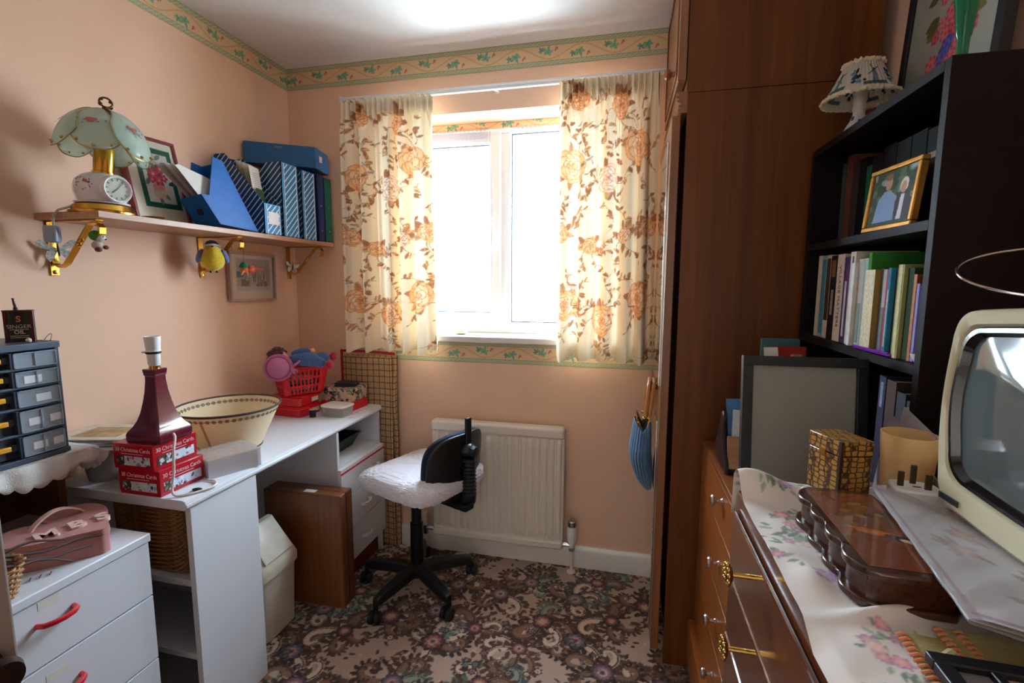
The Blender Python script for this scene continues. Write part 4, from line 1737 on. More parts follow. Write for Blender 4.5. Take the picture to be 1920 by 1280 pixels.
prism(b, oval(.0275, .012), .002, .076, Mo)
obj('body', b, mat('bottle_green_tin', (10, 36, 26), .35, coat=.3), t)
b = BM()
prism(b, oval(.0285, .013), 0, .003, Mo)
prism(b, oval(.0285, .013), .075, .078, Mo)
obj('rim', b, mat('maroon_tin', (84, 24, 26), .35), t)
Mt = Mo @ basis((0, -.0122, 0), (1, 0, 0), (0, 0, 1))
for sg in (-1, 1):
    obj('red_band', bx(.0225 * sg - .0035, .0225 * sg + .0035, .003, .075, -.0018, .0002, Mt), mat('maroon_tin', (84, 24, 26), .35), t)
tan = mat('tan_lettering', (206, 198, 176), .5)
text_mesh('SINGER', .0125, tan, t, Mt @ T(.0, .038, 0), .0003, sx=1.05)
text_mesh('OIL', .0125, tan, t, Mt @ T(.0, .0245, 0), .0003, bold=.0003)
text_mesh('S', .020, mat('salmon_print', (206, 110, 84), .5), t, Mt @ T(.0, .056, 0), .0003, name='emblem', bold=.0005)
b = BM()
for z in (.0305, .015, .011):
    box(b, -.016, .016, z, z + .0012, 0, .0004, Mt)
obj('small_print', b, tan, t)
obj('spout', solid_lathe([(.0045, .078), (.0045, .084), (.003, .086), (.0022, .105), (.003, .108)], 12, Mo @ T(.006, 0, 0, 0, 0, -.12)), mat('dark_nozzle', (40, 30, 46), .4), t)
b = BM()
rp = [(-1.405 + .010 * math.cos(a), .903 + .010 * math.sin(a), OZ1 + .0012 + .016 * max(0, math.sin(a))) for a in [2 * PI * i / 18 for i in range(18)]]
tube(b, rp, .0010, 6, closed=True)
tag(obj('wire_ring', b, chrome), 'thin wire ring lying beside the oil can', 'ring')
tag(obj('bead', ball(BM(), (-1.40, .862, OZ1 + .006), (.006, .006, .006), 12, 8), mat('pearl_bead', (206, 190, 186), .25)), 'pale bead in front of the oil can', 'bead')

# heart shaped pink box with raised letters
pinkw = mat('pink_painted_wood', (186, 132, 128), .5, vary=.05, vscale=60, bump=.2, bscale=300)
pinkl = mat('pale_pink_wood', (224, 186, 176), .5)
t = thing('heart_box', 'pink heart shaped wooden box with raised letters on the white chest', 'box', (-1.25, .775, CZ))


def heart(s, off=0.0):
    pts = []
    for i in range(64):
        a = 2 * PI * i / 64
        x = 16 * math.sin(a) ** 3
        y = 13 * math.cos(a) - 5 * math.cos(2 * a) - 2 * math.cos(3 * a) - math.cos(4 * a)
        y = max(y, -14 + abs(x) * .0)
        pts.append((x * s * .86 / 16 * (1 + off), (y + 1.5) * s / 16 * (1 + off)))
    return pts[::-1]


Mh = T(-1.278, .822, CZ, 1.70)      # tip towards the room
b = BM()
prism(b, heart(.126), 0.001, .046, Mh)
obj('body', b, pinkw, t, bevel=.006, segs=3)
b = BM()
prism(b, heart(.126, .02), .0475, .062, Mh)
lid = obj('lid', b, pinkw, t, bevel=.006, segs=3)
Mw = T(-1.322, .83, CZ - .022, -.08)
pts = [Mw @ Vector((-.0, -.055 + .11 * i / 12, .083 + .030 * math.sin(PI * i / 12) ** .8)) for i in range(13)]
obj('handle', strap(BM(), pts, .013, .004, (1, 0, 0)), pinkl, lid)
for ch, (xx, yy) in (('M', (-1.262, .775)), ('B', (-1.246, .828)), ('S', (-1.228, .872))):
    Mt = basis((xx - .006, yy - .004, CZ + .0622), (.36, .93, 0), (-.93, .36, 0))
    text_mesh(ch, .056, pinkl, lid, Mt, .005, name='raised_letter', bold=.002)

# small wicker basket of cellophane and twigs
wick = wood('pale_wicker', (140, 92, 52), (206, 160, 108), 'X', 2, .6, 0)


def weave(bm, cx, cy, z0, h, r0, r1, rows, n, amp=.003, rad=.0028, ex=1.0, ey=1.0, start=0):
    for k in range(rows):
        t_ = k / max(1, rows - 1)
        rr = r0 + (r1 - r0) * t_
        pts = []
        for i in range(n * 4):
            a = 2 * PI * i / (n * 4)
            q = rr + amp * math.cos(a * n + (PI if k % 2 else 0))
            pts.append((cx + ex * q * math.cos(a), cy + ey * q * math.sin(a), z0 + h * t_))
        tube(bm, pts, rad, 5, closed=True)


BXC, BYC = -1.226, .636
t = thing('twig_basket', 'small wicker basket of twigs and cellophane at the left edge', 'basket', (BXC, BYC, CZ))
b = BM()
weave(b, BXC, BYC, CZ + .004, .062, .040, .056, 12, 14)
lathe(b, [(0, .002), (.04, .002), (.04, .004), (0, .004)], 20, T(BXC, BYC, CZ))
obj('woven_side', b, wick, t)
b = BM()
for i in range(14):
    a = 2 * PI * i / 14
    tube(b, [(BXC + .040 * math.cos(a), BYC + .040 * math.sin(a), CZ + .002), (BXC + .058 * math.cos(a), BYC + .058 * math.sin(a), CZ + .07)], .002, 5)
obj('stakes', b, wick, t)
obj('cellophane', ball(BM(), (BXC - .01, BYC - .01, CZ + .058), (.036, .036, .03), 9, 6), glassy('cellophane', (226, 230, 232), .6, .06), t, smooth=None)
tw = mat('twig_grey', (96, 80, 78), .7)
for k, (p0, p1) in enumerate((((BXC - .03, BYC - .02, CZ + .075), (BXC + .05, BYC + .165, CZ + .030)), ((BXC - .03, BYC, CZ + .075), (BXC + .045, BYC + .19, CZ + .045)),
                              ((BXC, BYC - .03, CZ + .09), (BXC + .065, BYC + .11, CZ + .034)), ((BXC - .04, BYC, CZ + .085), (BXC + .02, BYC + .13, CZ + .072)))):
    p0, p1 = Vector(p0), Vector(p1)
    pts = [p0.lerp(p1, i / 6) + Vector((.004 * math.sin(i * 2 + k), 0, .006 * math.sin(i * 1.3 + k))) for i in range(7)]
    obj('twig', tube(BM(), pts, [.0035, .0034, .0032, .003, .0026, .0024, .002], 6), tw, t)
r = random.Random(3)
b = BM()
for k in range(3):
    q = Vector((-1.222 + .008 * k, .703 + .014 * k, CZ + .002))
    tube(b, [q, q + Vector((-.004, .006, .002)), q + Vector((-.010, .010, .0))], .0013, 5)
tag(obj('dried_sprig', b, tw), 'bits of dried sprig lying on the chest beside the basket', 'sprig')

# desk
t = thing('desk', 'long white desk along the left wall with open shelves at its near end', 'desk', (-1.36, 1.55, 0))
DZ = .72
DX = -1.12
prof = [(-1.595, DZ - .028), (DX - .008, DZ - .028), (DX, DZ - .020), (DX, DZ - .012), (DX - .004, DZ - .010), (DX - .006, DZ - .003), (DX - .014, DZ), (-1.595, DZ)]
b = BM()
prism(b, prof, -2.064, -.995, basis((0, 0, 0), (1, 0, 0), (0, 0, 1)))
obj('desktop', b, lam, t, bevel=.0015)
obj('front_panel', bx(DX - .026, DX - .008, 1.012, 1.252, 0, DZ - .028), lam, t, bevel=.001)
obj('wall_panel', bx(-1.594, -1.576, 1.012, 1.252, 0, DZ - .028), lam, t)
obj('shelf_back', bx(-1.576, DX - .026, 1.238, 1.25, .02, .475), lam, t)
for z in (.458, .236, .03):
    obj('shelf', bx(-1.576, DX - .027, 1.016, 1.238, z, z + .018), lam, t, bevel=.001)

t = thing('drawer_pedestal', 'white three drawer pedestal with red trim under the far end of the desk', 'drawer unit', (-1.36, 1.88, 0))
PX = -1.128
Y0, Y1 = 1.694, 2.05
ZT = DZ - .030
obj('side_panel', bx(-1.59, PX, Y0, Y0 + .015, .07, ZT), lam, t)
obj('side_panel', bx(-1.59, PX, Y1 - .015, Y1, .0, ZT), lam, t)
obj('back_panel', bx(-1.592, -1.585, Y0 + .015, Y1 - .015, .07, ZT), lam, t)
obj('shelf', bx(-1.585, PX, Y0 + .015, Y1 - .015, .535, .55), lam, t)
obj('plinth', bx(-1.58, PX - .02, Y0 + .002, Y1 - .015, 0, .07), mat('dark_red_plinth', (120, 24, 34), .4), t, label='dark red plinth')
zz = [.537, .402, .262, .105]
for k in range(3):
    d = obj('drawer', bx(PX + .001, PX + .020, Y0 - .008, Y1 - .004, zz[k + 1] + .004, zz[k]), lam, t, bevel=.0015)
    if k == 0:
        obj('red_stripe', bx(PX + .0195, PX + .0215, Y0 - .008, Y1 - .004, zz[k] - .022, zz[k] - .015), red_line, d)
    zc = (zz[k] + zz[k + 1]) / 2 - .002
    yc = 1.862 if k else 1.94
    pts = [(PX + .02, yc - .032, zc), (PX + .034, yc - .030, zc), (PX + .043, yc - .014, zc), (PX + .045, yc, zc), (PX + .043, yc + .014, zc), (PX + .034, yc + .030, zc), (PX + .02, yc + .032, zc)]
    h = obj('handle', strap(BM(), pts, .013, .007, (0, 0, 1)), mat('handle_white', (240, 240, 240), .3), d, bevel=.002)
    if k == 1:
        obj('red_insert', strap(BM(), [Vector(p) + Vector((.0035, 0, 0)) for p in pts[1:-1]], .003, .002, (0, 0, 1)), red_line, h)

t = thing('tray', 'dark green plastic tray in the open compartment under the desk', 'tray', (-1.30, 1.87, .55))
b = BM()
gm = mat('dark_green_plastic', (22, 44, 40), .4)
M = T(-1.29, 1.872, .551)
lathe(b, [(0, .003), (.0, 0), (.105, 0), (.140, .062), (.150, .062), (.150, .057), (.143, .057), (.108, .003)], 4, M @ T(0, 0, 0, PI / 4) )
obj('tray_body', b, gm, t, bevel=.004)
b = BM()
ball(b, (-1.27, 1.87, .562), (.05, .04, .02), 10, 6)
obj('cloth_bundle', b, mat('wine_cloth', (84, 26, 40), .8), t)

# on the near end of the desk
t = thing('plant_pot', 'plain grey plastic pot on the desk behind the red card boxes', 'pot', (-1.497, 1.085, DZ))
obj('pot_body', lathe(BM(), [(0, .001), (.050, .001), (.054, .02), (.062, .108), (.064, .112), (.060, .112), (.051, .022), (0, .012)], 28, T(-1.495, 1.085, DZ)), mat('grey_plastic', (150, 146, 150), .5), t)
tag(obj('cream_box', bx(-1.425, -1.352, 1.055, 1.115, DZ + .0005, DZ + .034), mat('manila_card', (196, 160, 96), .7), bevel=.001), 'small tan card box between the grey pot and the red boxes', 'box')
r = random.Random(6)
cl = ((222, 218, 212), (196, 190, 196), (150, 150, 170), (228, 226, 222), (120, 120, 128), (214, 206, 190))
for k in range(6):
    M = T(-1.475 + r.gauss(0, .008), 1.085 + r.gauss(0, .008), DZ + .113 + .0045 * k, r.uniform(-.35, .35) + .2)
    o = obj('magazine', bx(-.105, .105, -.075, .075, 0, .004, M), mat('magazine_%d' % k, cl[k], .45, vary=.12, vscale=25), bevel=.0012, base=M.translation)
    tag(o, ('lowest magazine of the pile on the grey pot', 'pale lilac magazine second from the bottom of the pile on the pot', 'blue grey magazine in the middle of the pile on the grey pot',
            'white magazine above the blue grey one on the pot', 'dark grey magazine just under the top one on the pot', 'cream magazine with a tan picture on top of the pile on the pot')[k], 'magazine', 'magazines piled on the grey pot')
    if k == 5:
        obj('cover_picture', bx(-.07, .06, -.05, .045, .004, .0043, M), mat('tan_cover_art', (176, 146, 104), .5, vary=.4, vscale=30), o)

# christmas card boxes
card_red = mat('christmas_red_card', (176, 14, 36), .3, coat=.4)


def card_box(x0, x1, y0, y1, z0, z1, label, seed):
    t = thing('card_box', label, 'box', ((x0 + x1) / 2, (y0 + y1) / 2, z0), group='red christmas card boxes on the desk')
    obj('base_box', bx(x0 + .001, x1 - .001, y0 + .001, y1 - .001, z0, z1 - .012), card_red, t, bevel=.001)
    obj('lid', bx(x0, x1, y0, y1, z0 + .008, z1), card_red, t, bevel=.0015)
    r = random.Random(seed)
    for (M, w) in ((basis((x0, y0 - .0002, z0), (1, 0, 0), (0, 0, 1)), x1 - x0), (basis((x1 + .0002, y0, z0), (0, 1, 0), (0, 0, 1)), y1 - y0)):
        text_mesh('30 Christmas Cards', .0165, mat('card_lettering', (236, 226, 226), .5), t, M @ T(w * .5, (z1 - z0) * .76, 0), .0003, bold=-.0002, sx=.88 * w / .135)
        b = BM()
        box(b, w * .2, w * .75, (z1 - z0) * .60, (z1 - z0) * .60 + .0012, 0, .0003, M)
        obj('small_print', b, mat('card_lettering', (236, 226, 226), .5), t)
        pcv = Canvas(w * .84, .026, .0008, (206, 214, 226))
        pcv.rect(0, w * .2, 0, .03, (60, 70, 54))
        for q in range(26):
            pcv.ellipse(r.random() * w * .84, r.random() * .026, r.uniform(.002, .007), r.uniform(.002, .005), r.random() * 3,
                        r.choice(((226, 232, 240), (120, 160, 206), (40, 52, 44), (170, 60, 60), (230, 226, 220), (226, 232, 240), (150, 110, 80))), .9)
        o3 = M @ Vector((w * .08, (z1 - z0) * .16, .0005))
        flat_sheet('snow_scene', o3, (M.to_3x3() @ Vector((1, 0, 0)))[:], (0, 0, 1), w * .84, .026, .0012, pcv, painted('print_gloss', .35, coat=.4), t)


card_box(-1.345, -1.206, .998, 1.138, DZ + .0005, DZ + .073, 'lower red box of christmas cards, standing on the desk', 1)
card_box(-1.352, -1.217, .994, 1.130, DZ + .0735, DZ + .145, 'upper red box of christmas cards, directly under the maroon lamp base', 2)

# maroon lamp base without a shade
maroon = mat('maroon_glaze', (96, 18, 42), .12, coat=.7, vary=.12, vscale=14)
LXx, LYy, LZ = -1.262, 1.058, DZ + .145
t = thing('lamp_base', 'maroon square flared table lamp without a shade on the red card boxes', 'lamp', (LXx, LYy, LZ))
prof = [(.054, .0005), (.056, .006), (.056, .022), (.053, .029), (.044, .041), (.0365, .056), (.030, .077), (.0245, .105), (.0200, .135), (.0175, .165), (.0172, .178), (.019, .181), (.0208, .196), (.019, .198)]
Ml = T(LXx, LYy, LZ, .02)
b = BM()
rings = []
for h, z in prof:
    c = h * .90
    ring = [(h, c), (c, h), (-c, h), (-h, c), (-h, -c), (-c, -h), (c, -h), (h, -c)]
    rings.append([b.verts.new(Ml @ Vector((x, y, z))) for x, y in ring])
for A, B in zip(rings[:-1], rings[1:]):
    for i in range(8):
        j = (i + 1) % 8
        b.faces.new([A[i], A[j], B[j], B[i]])
b.faces.new(rings[0][::-1])
b.faces.new(rings[-1])
obj('ceramic_body', b, maroon, t, smooth=28)
obj('brass_ring', solid_lathe([(.013, .197), (.013, .206)], 20, Ml), gold, t)
so = obj('lamp_holder', solid_lathe([(.0125, .205), (.0150, .212), (.0160, .240), (.018, .242), (.018, .248), (.0168, .25), (.0198, .287), (.018, .287), (.014, .27)], 28, Ml), whiteplastic, t, label='white bayonet lamp holder')
obj('switch_ring', lathe(BM(), [(.0165, .239), (.0186, .240), (.0186, .2455), (.0165, .2465)], 28, Ml), mat('black_ring', (30, 26, 28), .4), so)
obj('switch_rod', tube(BM(), [Ml @ Vector((-.021, -.004, .243)), Ml @ Vector((-.03, -.008, .243))], .002, 6), chrome, so)
z = DZ + .004
cord = [(LXx + .060, LYy - .012, LZ + .02), (LXx + .075, LYy - .022, LZ + .012), (LXx + .082, LYy - .035, LZ - .02), (LXx + .082, LYy - .04, LZ - .08), (-1.183, 1.012, DZ + .02), (-1.172, 1.012, z), (-1.145, 1.03, z),
        (-1.126, 1.07, z), (-1.128, 1.10, z), (-1.150, 1.118, z), (-1.168, 1.120, z), (-1.178, 1.122, z)]
cv = []
for i in range(len(cord) - 1):
    p0, p1, p2, p3 = [Vector(cord[max(0, min(len(cord) - 1, i + k))]) for k in (-1, 0, 1, 2)]
    for s in range(5):
        u = s / 5
        cv.append(.5 * ((2 * p1) + (p2 - p0) * u + (2 * p0 - 5 * p1 + 4 * p2 - p3) * u * u + (3 * p1 - p0 - 3 * p2 + p3) * u ** 3))
cv.append(Vector(cord[-1]))
obj('flex', tube(BM(), cv, .0032, 8), mat('cream_flex', (222, 212, 206), .45), t)
b = BM()
ball(b, (-1.150, 1.058, DZ + .004), (.016, .010, .004), 10, 6)
tag(obj('glue_cap', b, mat('black_plastic', (30, 30, 34), .4)), 'small black plastic clip on the desk edge beside the flex', 'clip')

# clear box of beads
t = thing('clear_box', 'clear plastic box with brown contents at the desk edge', 'box', (-1.205, 1.225, DZ))
Mc = T(-1.205, 1.222, DZ + .0005, -.42)
b = BM()
W_, D_, H_, th = .062, .076, .055, .0015
box(b, -W_, W_, -D_, D_, 0, th, Mc)
box(b, -W_, -W_ + th, -D_, D_, th, H_, Mc)
box(b, W_ - th, W_, -D_, D_, th, H_, Mc)
box(b, -W_ + th, W_ - th, -D_, -D_ + th, th, H_, Mc)
box(b, -W_ + th, W_ - th, D_ - th, D_, th, H_, Mc)
obj('tub', b, glassy('box_clear', (236, 236, 240), .62, .1), t)
obj('lid', bx(-W_ - .001, W_ + .001, -D_ - .001, D_ + .001, H_, H_ + .004, Mc), glassy('box_lid', (236, 234, 232), .78, .1), t)
obj('contents', bx(-W_ + .006, W_ - .006, -D_ + .006, D_ - .006, .004, .048, Mc), mat('taupe_tissue', (196, 168, 148), .8, vary=.25, vscale=45, bump=.6, bscale=90), t)

# upturned lampshade
shade_m = mat('cream_shade', (236, 216, 172), .8, vary=.02)
SXc, SYc = -1.352, 1.395
t = thing('lampshade', 'large cream lampshade standing upside down on the desk', 'lampshade', (SXc, SYc, DZ))
Mtilt = T(SXc, SYc, DZ + .001)
rb, rt, hh = .098, .166, .150
m_sh, n_, l_, bb_ = principled('cream_parchment')
bb_.inputs['Base Color'].default_value = lin((246, 234, 204))
bb_.inputs['Roughness'].default_value = .75
tr = n_.new('ShaderNodeBsdfTranslucent')
tr.inputs['Color'].default_value = lin((246, 226, 184))
mx = n_.new('ShaderNodeMixShader')
mx.inputs['Fac'].default_value = .35
l_.new(bb_.outputs['BSDF'], mx.inputs[1])
l_.new(tr.outputs['BSDF'], mx.inputs[2])
l_.new(mx.outputs['Shader'], n_['Material Output'].inputs['Surface'])
obj('shade', lathe(BM(), [(rb, .002), (rt, hh), (rt - .0015, hh), (rb - .0015, .002)], 72, Mtilt, closed=True), m_sh, t)
brd = mat('brown_braid', (84, 66, 62), .8, vary=.2, vscale=200)
for nm, rr, z in (('top_braid', rt, hh), ('bottom_braid', rb, .004)):
    b = BM()
    lathe(b, [(rr + .0012, z - .006), (rr + .0028, z - .003), (rr + .003, z), (rr + .0005, z + .002), (rr - .0035, z), (rr - .003, z - .006)], 72, Mtilt, closed=True)
    obj(nm, b, brd, t)
b = BM()
NR = 52
for side in (1, -1):
    for i in range(NR):
        a = 2 * PI * i / NR
        z = hh - .020
        rr = rb + (rt - rb) * z / hh + (.0006 if side > 0 else -.0022)
        nv = Vector((math.cos(a), math.sin(a), 0))
        up = Vector(((rt - rb) / hh * math.cos(a), (rt - rb) / hh * math.sin(a), 1))
        M = Mtilt @ basis(nv * rr + Vector((0, 0, z)), Vector((-math.sin(a), math.cos(a), 0)) * side, up)
        lathe(b, [(.0060, 0), (.0060, .0006), (.0040, .0006), (.0040, 0)], 12, M)
        lathe(b, [(0, .0006), (.0019, .0006), (.0021, 0)], 8, M)
        lathe(b, [(0, .0006), (.0012, .0006), (.0013, 0)], 6, M @ T(.0098, 0, 0))
obj('printed_rings', b, mat('ring_print', (96, 78, 72), .8), t, smooth=None)
obj('seam', strap(BM(), [Mtilt @ Vector(((rb + (rt - rb) * z / hh + .0006) * math.cos(-1.35), (rb + (rt - rb) * z / hh + .0006) * math.sin(-1.35), z)) for z in (.006, .05, .1, .128)], .008, .0008, (math.sin(1.35), math.cos(1.35), 0)), mat('seam_tan', (206, 176, 120), .8), t)
b = BM()
for k in range(3):
    a = k * 2 * PI / 3 + .4
    tube(b, [Mtilt @ Vector((.018 * math.cos(a), .018 * math.sin(a), .03)), Mtilt @ Vector((rb * math.cos(a), rb * math.sin(a), .006))], .0016, 6)
tube(b, [Mtilt @ Vector((.02 * math.cos(a), .02 * math.sin(a), .03)) for a in [2 * PI * i / 16 for i in range(16)]], .002, 6, closed=True)
obj('wire_fitting', b, whiteplastic, t)
b = BM()
surf(b, lambda u, v: (-1.42 + .11 * u + .02 * math.sin(v * 9), 1.20 + .07 * v, DZ + .004 + .07 * abs(math.sin(u * 5 + v * 3)) * (1 - abs(2 * v - 1)) + .01 * math.sin(u * 31) ** 2), 18, 10)
tag(obj('plastic_wrapper', b, glassy('wrapper_clear', (226, 226, 228), .72, .08), smooth=None), 'crumpled clear plastic wrapper between the maroon lamp and the lampshade', 'wrapper')
# ------------------------------------------------------------------ far end of the desk, under it, and the chair
rp = mat('bright_red_plastic', (206, 18, 34), .35, coat=.2)


def rbox(bm, w, d, z0, z1, M, k=5.0, n=40, top=1.0, mi=0):
    """rounded rectangular prism, optionally wider at the top"""
    lo, hi = [], []
    for i in range(n):
        a = 2 * PI * i / n
        x = math.copysign(abs(math.cos(a)) ** (2 / k), math.cos(a)) * w / 2
        y = math.copysign(abs(math.sin(a)) ** (2 / k), math.sin(a)) * d / 2
        lo.append(bm.verts.new(M @ Vector((x, y, z0))))
        hi.append(bm.verts.new(M @ Vector((x * top, y * top, z1))))
    bm.faces.new(lo[::-1]).material_index = mi
    bm.faces.new(hi).material_index = mi
    for i in range(n):
        j = (i + 1) % n
        bm.faces.new([lo[i], lo[j], hi[j], hi[i]]).material_index = mi
    return bm


def lidded_box(z, label, dx, rz):
    M = T(-1.418 + dx, 1.838, z, rz)
    t = thing('lidded_box', label, 'box', (-1.418 + dx, 1.838, z), group='red lidded boxes at the far end of the desk')
    obj('tub', rbox(BM(), .158, .132, .0005, .034, M, 9, 48, 1.05), rp, t, bevel=.002)
    b = BM()
    rbox(b, .176, .15, .032, .040, M, 9, 48)
    rbox(b, .160, .136, .040, .045, M, 9, 48)
    obj('lid', b, rp, t, bevel=.0015)
    obj('label', bx(.0836, .0846, .0, .045, .012, .032, M), mat('label_paper', (224, 226, 230), .6), t)


lidded_box(DZ, 'lower red lidded plastic box, standing on the desk under a second one', 0, -.10)
lidded_box(DZ + .0455, 'upper red lidded plastic box, right under the red toy basket', -.004, -.04)

# red toy basket with a doll lying across it
BZ = DZ + .091
Mk = T(-1.400, 1.848, BZ, -.60)
t = thing('mini_basket', 'small red toy shopping basket with slotted sides under the doll', 'basket', (-1.405, 1.862, BZ))
W0, D0, W1, D1, H1 = .095, .160, .125, .205, .122


def bpt(side, u, v):
    """side 0..3, u along 0..1, v height 0..1"""
    w, d = (W0 + (W1 - W0) * v) / 2, (D0 + (D1 - D0) * v) / 2
    c = [(-w, -d), (w, -d), (w, d), (-w, d)]
    a, b2 = c[side], c[(side + 1) % 4]
    return Mk @ Vector((a[0] + (b2[0] - a[0]) * u, a[1] + (b2[1] - a[1]) * u, .001 + H1 * v))


for side in range(4):
    b = BM()
    n = 6 if side % 2 == 0 else 8
    us = [0.0]
    e0 = .14
    for k in range(n):
        c0 = e0 + (1 - 2 * e0) * (k + .22) / n
        c1 = e0 + (1 - 2 * e0) * (k + .78) / n
        us += [c0, c1]
    us.append(1.0)
    vs = [0, .07, .27, .35, .57, .65, .86, 1.0]
    G = [[b.verts.new(bpt(side, u, v)) for u in us] for v in vs]
    for j in range(len(vs) - 1):
        for i in range(len(us) - 1):
            if i % 2 == 1 and j % 2 == 1:
                continue
            b.faces.new([G[j][i], G[j][i + 1], G[j + 1][i + 1], G[j + 1][i]])
    obj('slotted_side', b, rp, t, solid=.0025)
b = BM()
rim = [bpt(s, u, 1.0) for s in range(4) for u in (.02, .25, .5, .75, .98)]
tube(b, rim, .0045, 8, closed=True)
obj('rim', b, rp, t)
obj('base', bx(-W0 / 2, W0 / 2, -D0 / 2, D0 / 2, 0.0005, .003, Mk), rp, t)
r = random.Random(12)
fc = [mat('folded_cloth_green', (110, 150, 120), .8), mat('folded_cloth_cream', (210, 196, 176), .8), mat('folded_cloth_dark', (70, 50, 56), .8)]
for k in range(5):
    o = obj('fabric_scrap', rbox(BM(), .074 - .002 * k, .11, .004 + .014 * k, .016 + .014 * k, Mk @ T(0, 0, 0, r.uniform(-.1, .1))), fc[k % 3], bevel=.004, base=Mk @ Vector((0, 0, .004 + .014 * k)))
    tag(o, ('green fabric scrap at the bottom of the red toy basket', 'cream fabric scrap above the lowest one in the red toy basket', 'dark fabric scrap in the middle of the red toy basket',
            'green fabric scrap near the top of the red toy basket', 'topmost cream fabric scrap in the red toy basket')[k], 'fabric', 'fabric scraps in the toy basket')

t = thing('rag_doll', 'rag doll in blue knitted clothes and pink crocheted hat lying on the red basket', 'doll', (-1.40, 1.845, BZ + H1))
denim = mat('blue_knit', (74, 104, 156), .95, vary=.15, vscale=120, bump=.9, bscale=420, sheen=.3)
skin = mat('doll_cloth_skin', (232, 186, 150), .8)
dz = BZ + H1 + .006


def limb(nm, pts, rs, m_, par=None):
    return obj(nm, tube(BM(), pts, rs, 14), m_, par or t, smooth=60, subsurf=1)


P0 = Vector((-1.437, 1.79, dz + .030))
limb('body', [P0 + Vector((.022, .0, -.006)), P0 + Vector((.05, .012, 0)), P0 + Vector((.09, .03, .002)), P0 + Vector((.125, .045, -.004)), P0 + Vector((.14, .05, -.006))], [.012, .030, .034, .033, .018], denim)
limb('sleeve', [P0 + Vector((.03, .01, .020)), P0 + Vector((.07, .025, .036)), P0 + Vector((.108, .04, .036))], [.013, .016, .013], denim)
obj('hand', ball(BM(), P0 + Vector((.117, .045, .036)), (.010, .010, .011)), skin, t)
limb('trouser_leg', [P0 + Vector((.115, .03, -.004)), P0 + Vector((.148, .035, -.010)), P0 + Vector((.182, .035, -.018))], [.024, .024, .020], denim)
limb('trouser_leg', [P0 + Vector((.115, .06, .004)), P0 + Vector((.14, .085, .004)), P0 + Vector((.16, .10, .0))], [.022, .022, .019], denim)
crim = mat('crimson_wool', (178, 22, 62), .9, bump=.5, bscale=300, sheen=.3)
obj('shoe', ball(BM(), P0 + Vector((.202, .034, -.022)), (.019, .016, .019)), crim, t)
obj('shoe', ball(BM(), P0 + Vector((.174, .108, .004)), (.017, .016, .019)), crim, t)
hdc = P0 + Vector((-.010, -.006, .004))
h = obj('head', ball(BM(), hdc, (.035, .033, .034), 20, 14), skin, t)
b = BM()
for s in (-1, 1):
    ball(b, hdc + Vector((.022 + .004 * s, -.026, .004 + .008 * s)), (.003, .002, .004), 8, 6)
obj('eye', b, mat('doll_eye', (40, 46, 50), .3), h)
obj('nose', ball(BM(), hdc + Vector((.030, -.022, -.006)), .0035, 8, 6), skin, h)
obj('mouth', tube(BM(), [hdc + Vector((.024, -.026, -.014)), hdc + Vector((.029, -.022, -.013)), hdc + Vector((.033, -.016, -.011))], .0012, 6), mat('doll_mouth', (190, 60, 60), .6), h)
r = random.Random(4)
b = BM()
for k in range(70):
    d = Vector((r.gauss(-.5, .6), r.gauss(0, .7), r.gauss(.35, .7)))
    d.normalize()
    if d.x > .55 and d.z < .35:
        continue
    q = hdc + Vector((d.x * .036 - .012, d.y * .034, d.z * .036 + .006))
    ball(b, q, r.uniform(.007, .011), 8, 6)
obj('hair', b, mat('brown_wool_hair', (84, 50, 44), .95, bump=1.0, bscale=500, sheen=.3), t)
hc = Vector((-1.418, 1.735, dz + .004))
nrm = Vector((.62, -.78, .08)).normalized()
Mhat = basis(hc, nrm.cross(Vector((0, 0, 1))) * -1, Vector((0, 0, 1)) - nrm * nrm.z)
prof = []
for k in range(22):
    rr = .058 * (1 - k / 21)
    prof.append((max(rr, 0), (.004 if rr > .046 else (.004 + .022 * (1 - (rr / .046) ** 2))) + .0016 * (k % 2)))
obj('crochet_hat', lathe(BM(), [(.056, -.004)] + prof, 40, Mhat), mat('pink_crochet', (206, 120, 166), .9, vary=.12, vscale=260, bump=.9, bscale=600, sheen=.3), t, smooth=60)
obj('hat_band', tube(BM(), [Mhat @ Vector((.047 * math.cos(a), .047 * math.sin(a), .007)) for a in [2 * PI * i / 30 for i in range(30)]], .0035, 8, closed=True), mat('mauve_crochet', (168, 84, 130), .9), t)
b = BM()
for s, (dx_, dz_) in enumerate(((.066, .010), (.072, -.018), (.082, .022), (.060, -.028))):
    q = Mhat @ Vector((dx_, dz_, .006))
    tube(b, [Mhat @ Vector((.048, -.004, .008)), q], .005, 8)
    ball(b, q, .006, 8, 6)
obj('hat_bow', b, mat('pink_crochet', (206, 120, 166), .9), t)

# floral box on a red box, wallet on top
Mr = T(-1.262, 1.972, DZ, -.05)
tag(obj('flat_box', bx(-.078, .078, -.07, .07, .0005, .046, Mr), rp, bevel=.002, base=Mr.translation), 'flat red card box under the floral box', 'box')
b_can = Canvas(.16, .16, .0011, (198, 176, 148), wrap=True)
r = random.Random(15)
for k in range(90):
    x, y = r.random() * .16, r.random() * .16
    c = r.choice(((40, 42, 50), (170, 90, 100), (92, 126, 96), (60, 90, 80), (206, 130, 130), (44, 40, 44)))
    if k % 3 == 0:
        b_can.flower(x, y, r.uniform(.008, .016), (c, tuple(min(255, v + 40) for v in c)), 6, r.random(), (220, 190, 150))
    else:
        b_can.leaf(x, y, r.uniform(.015, .03), .006, r.random() * 6.3, c)
t = thing('floral_box', 'small square box covered in floral paper on the flat red box', 'box', (-1.252, 1.965, DZ + .047))
Mr2 = T(-1.252, 1.968, DZ + .047, -.05)
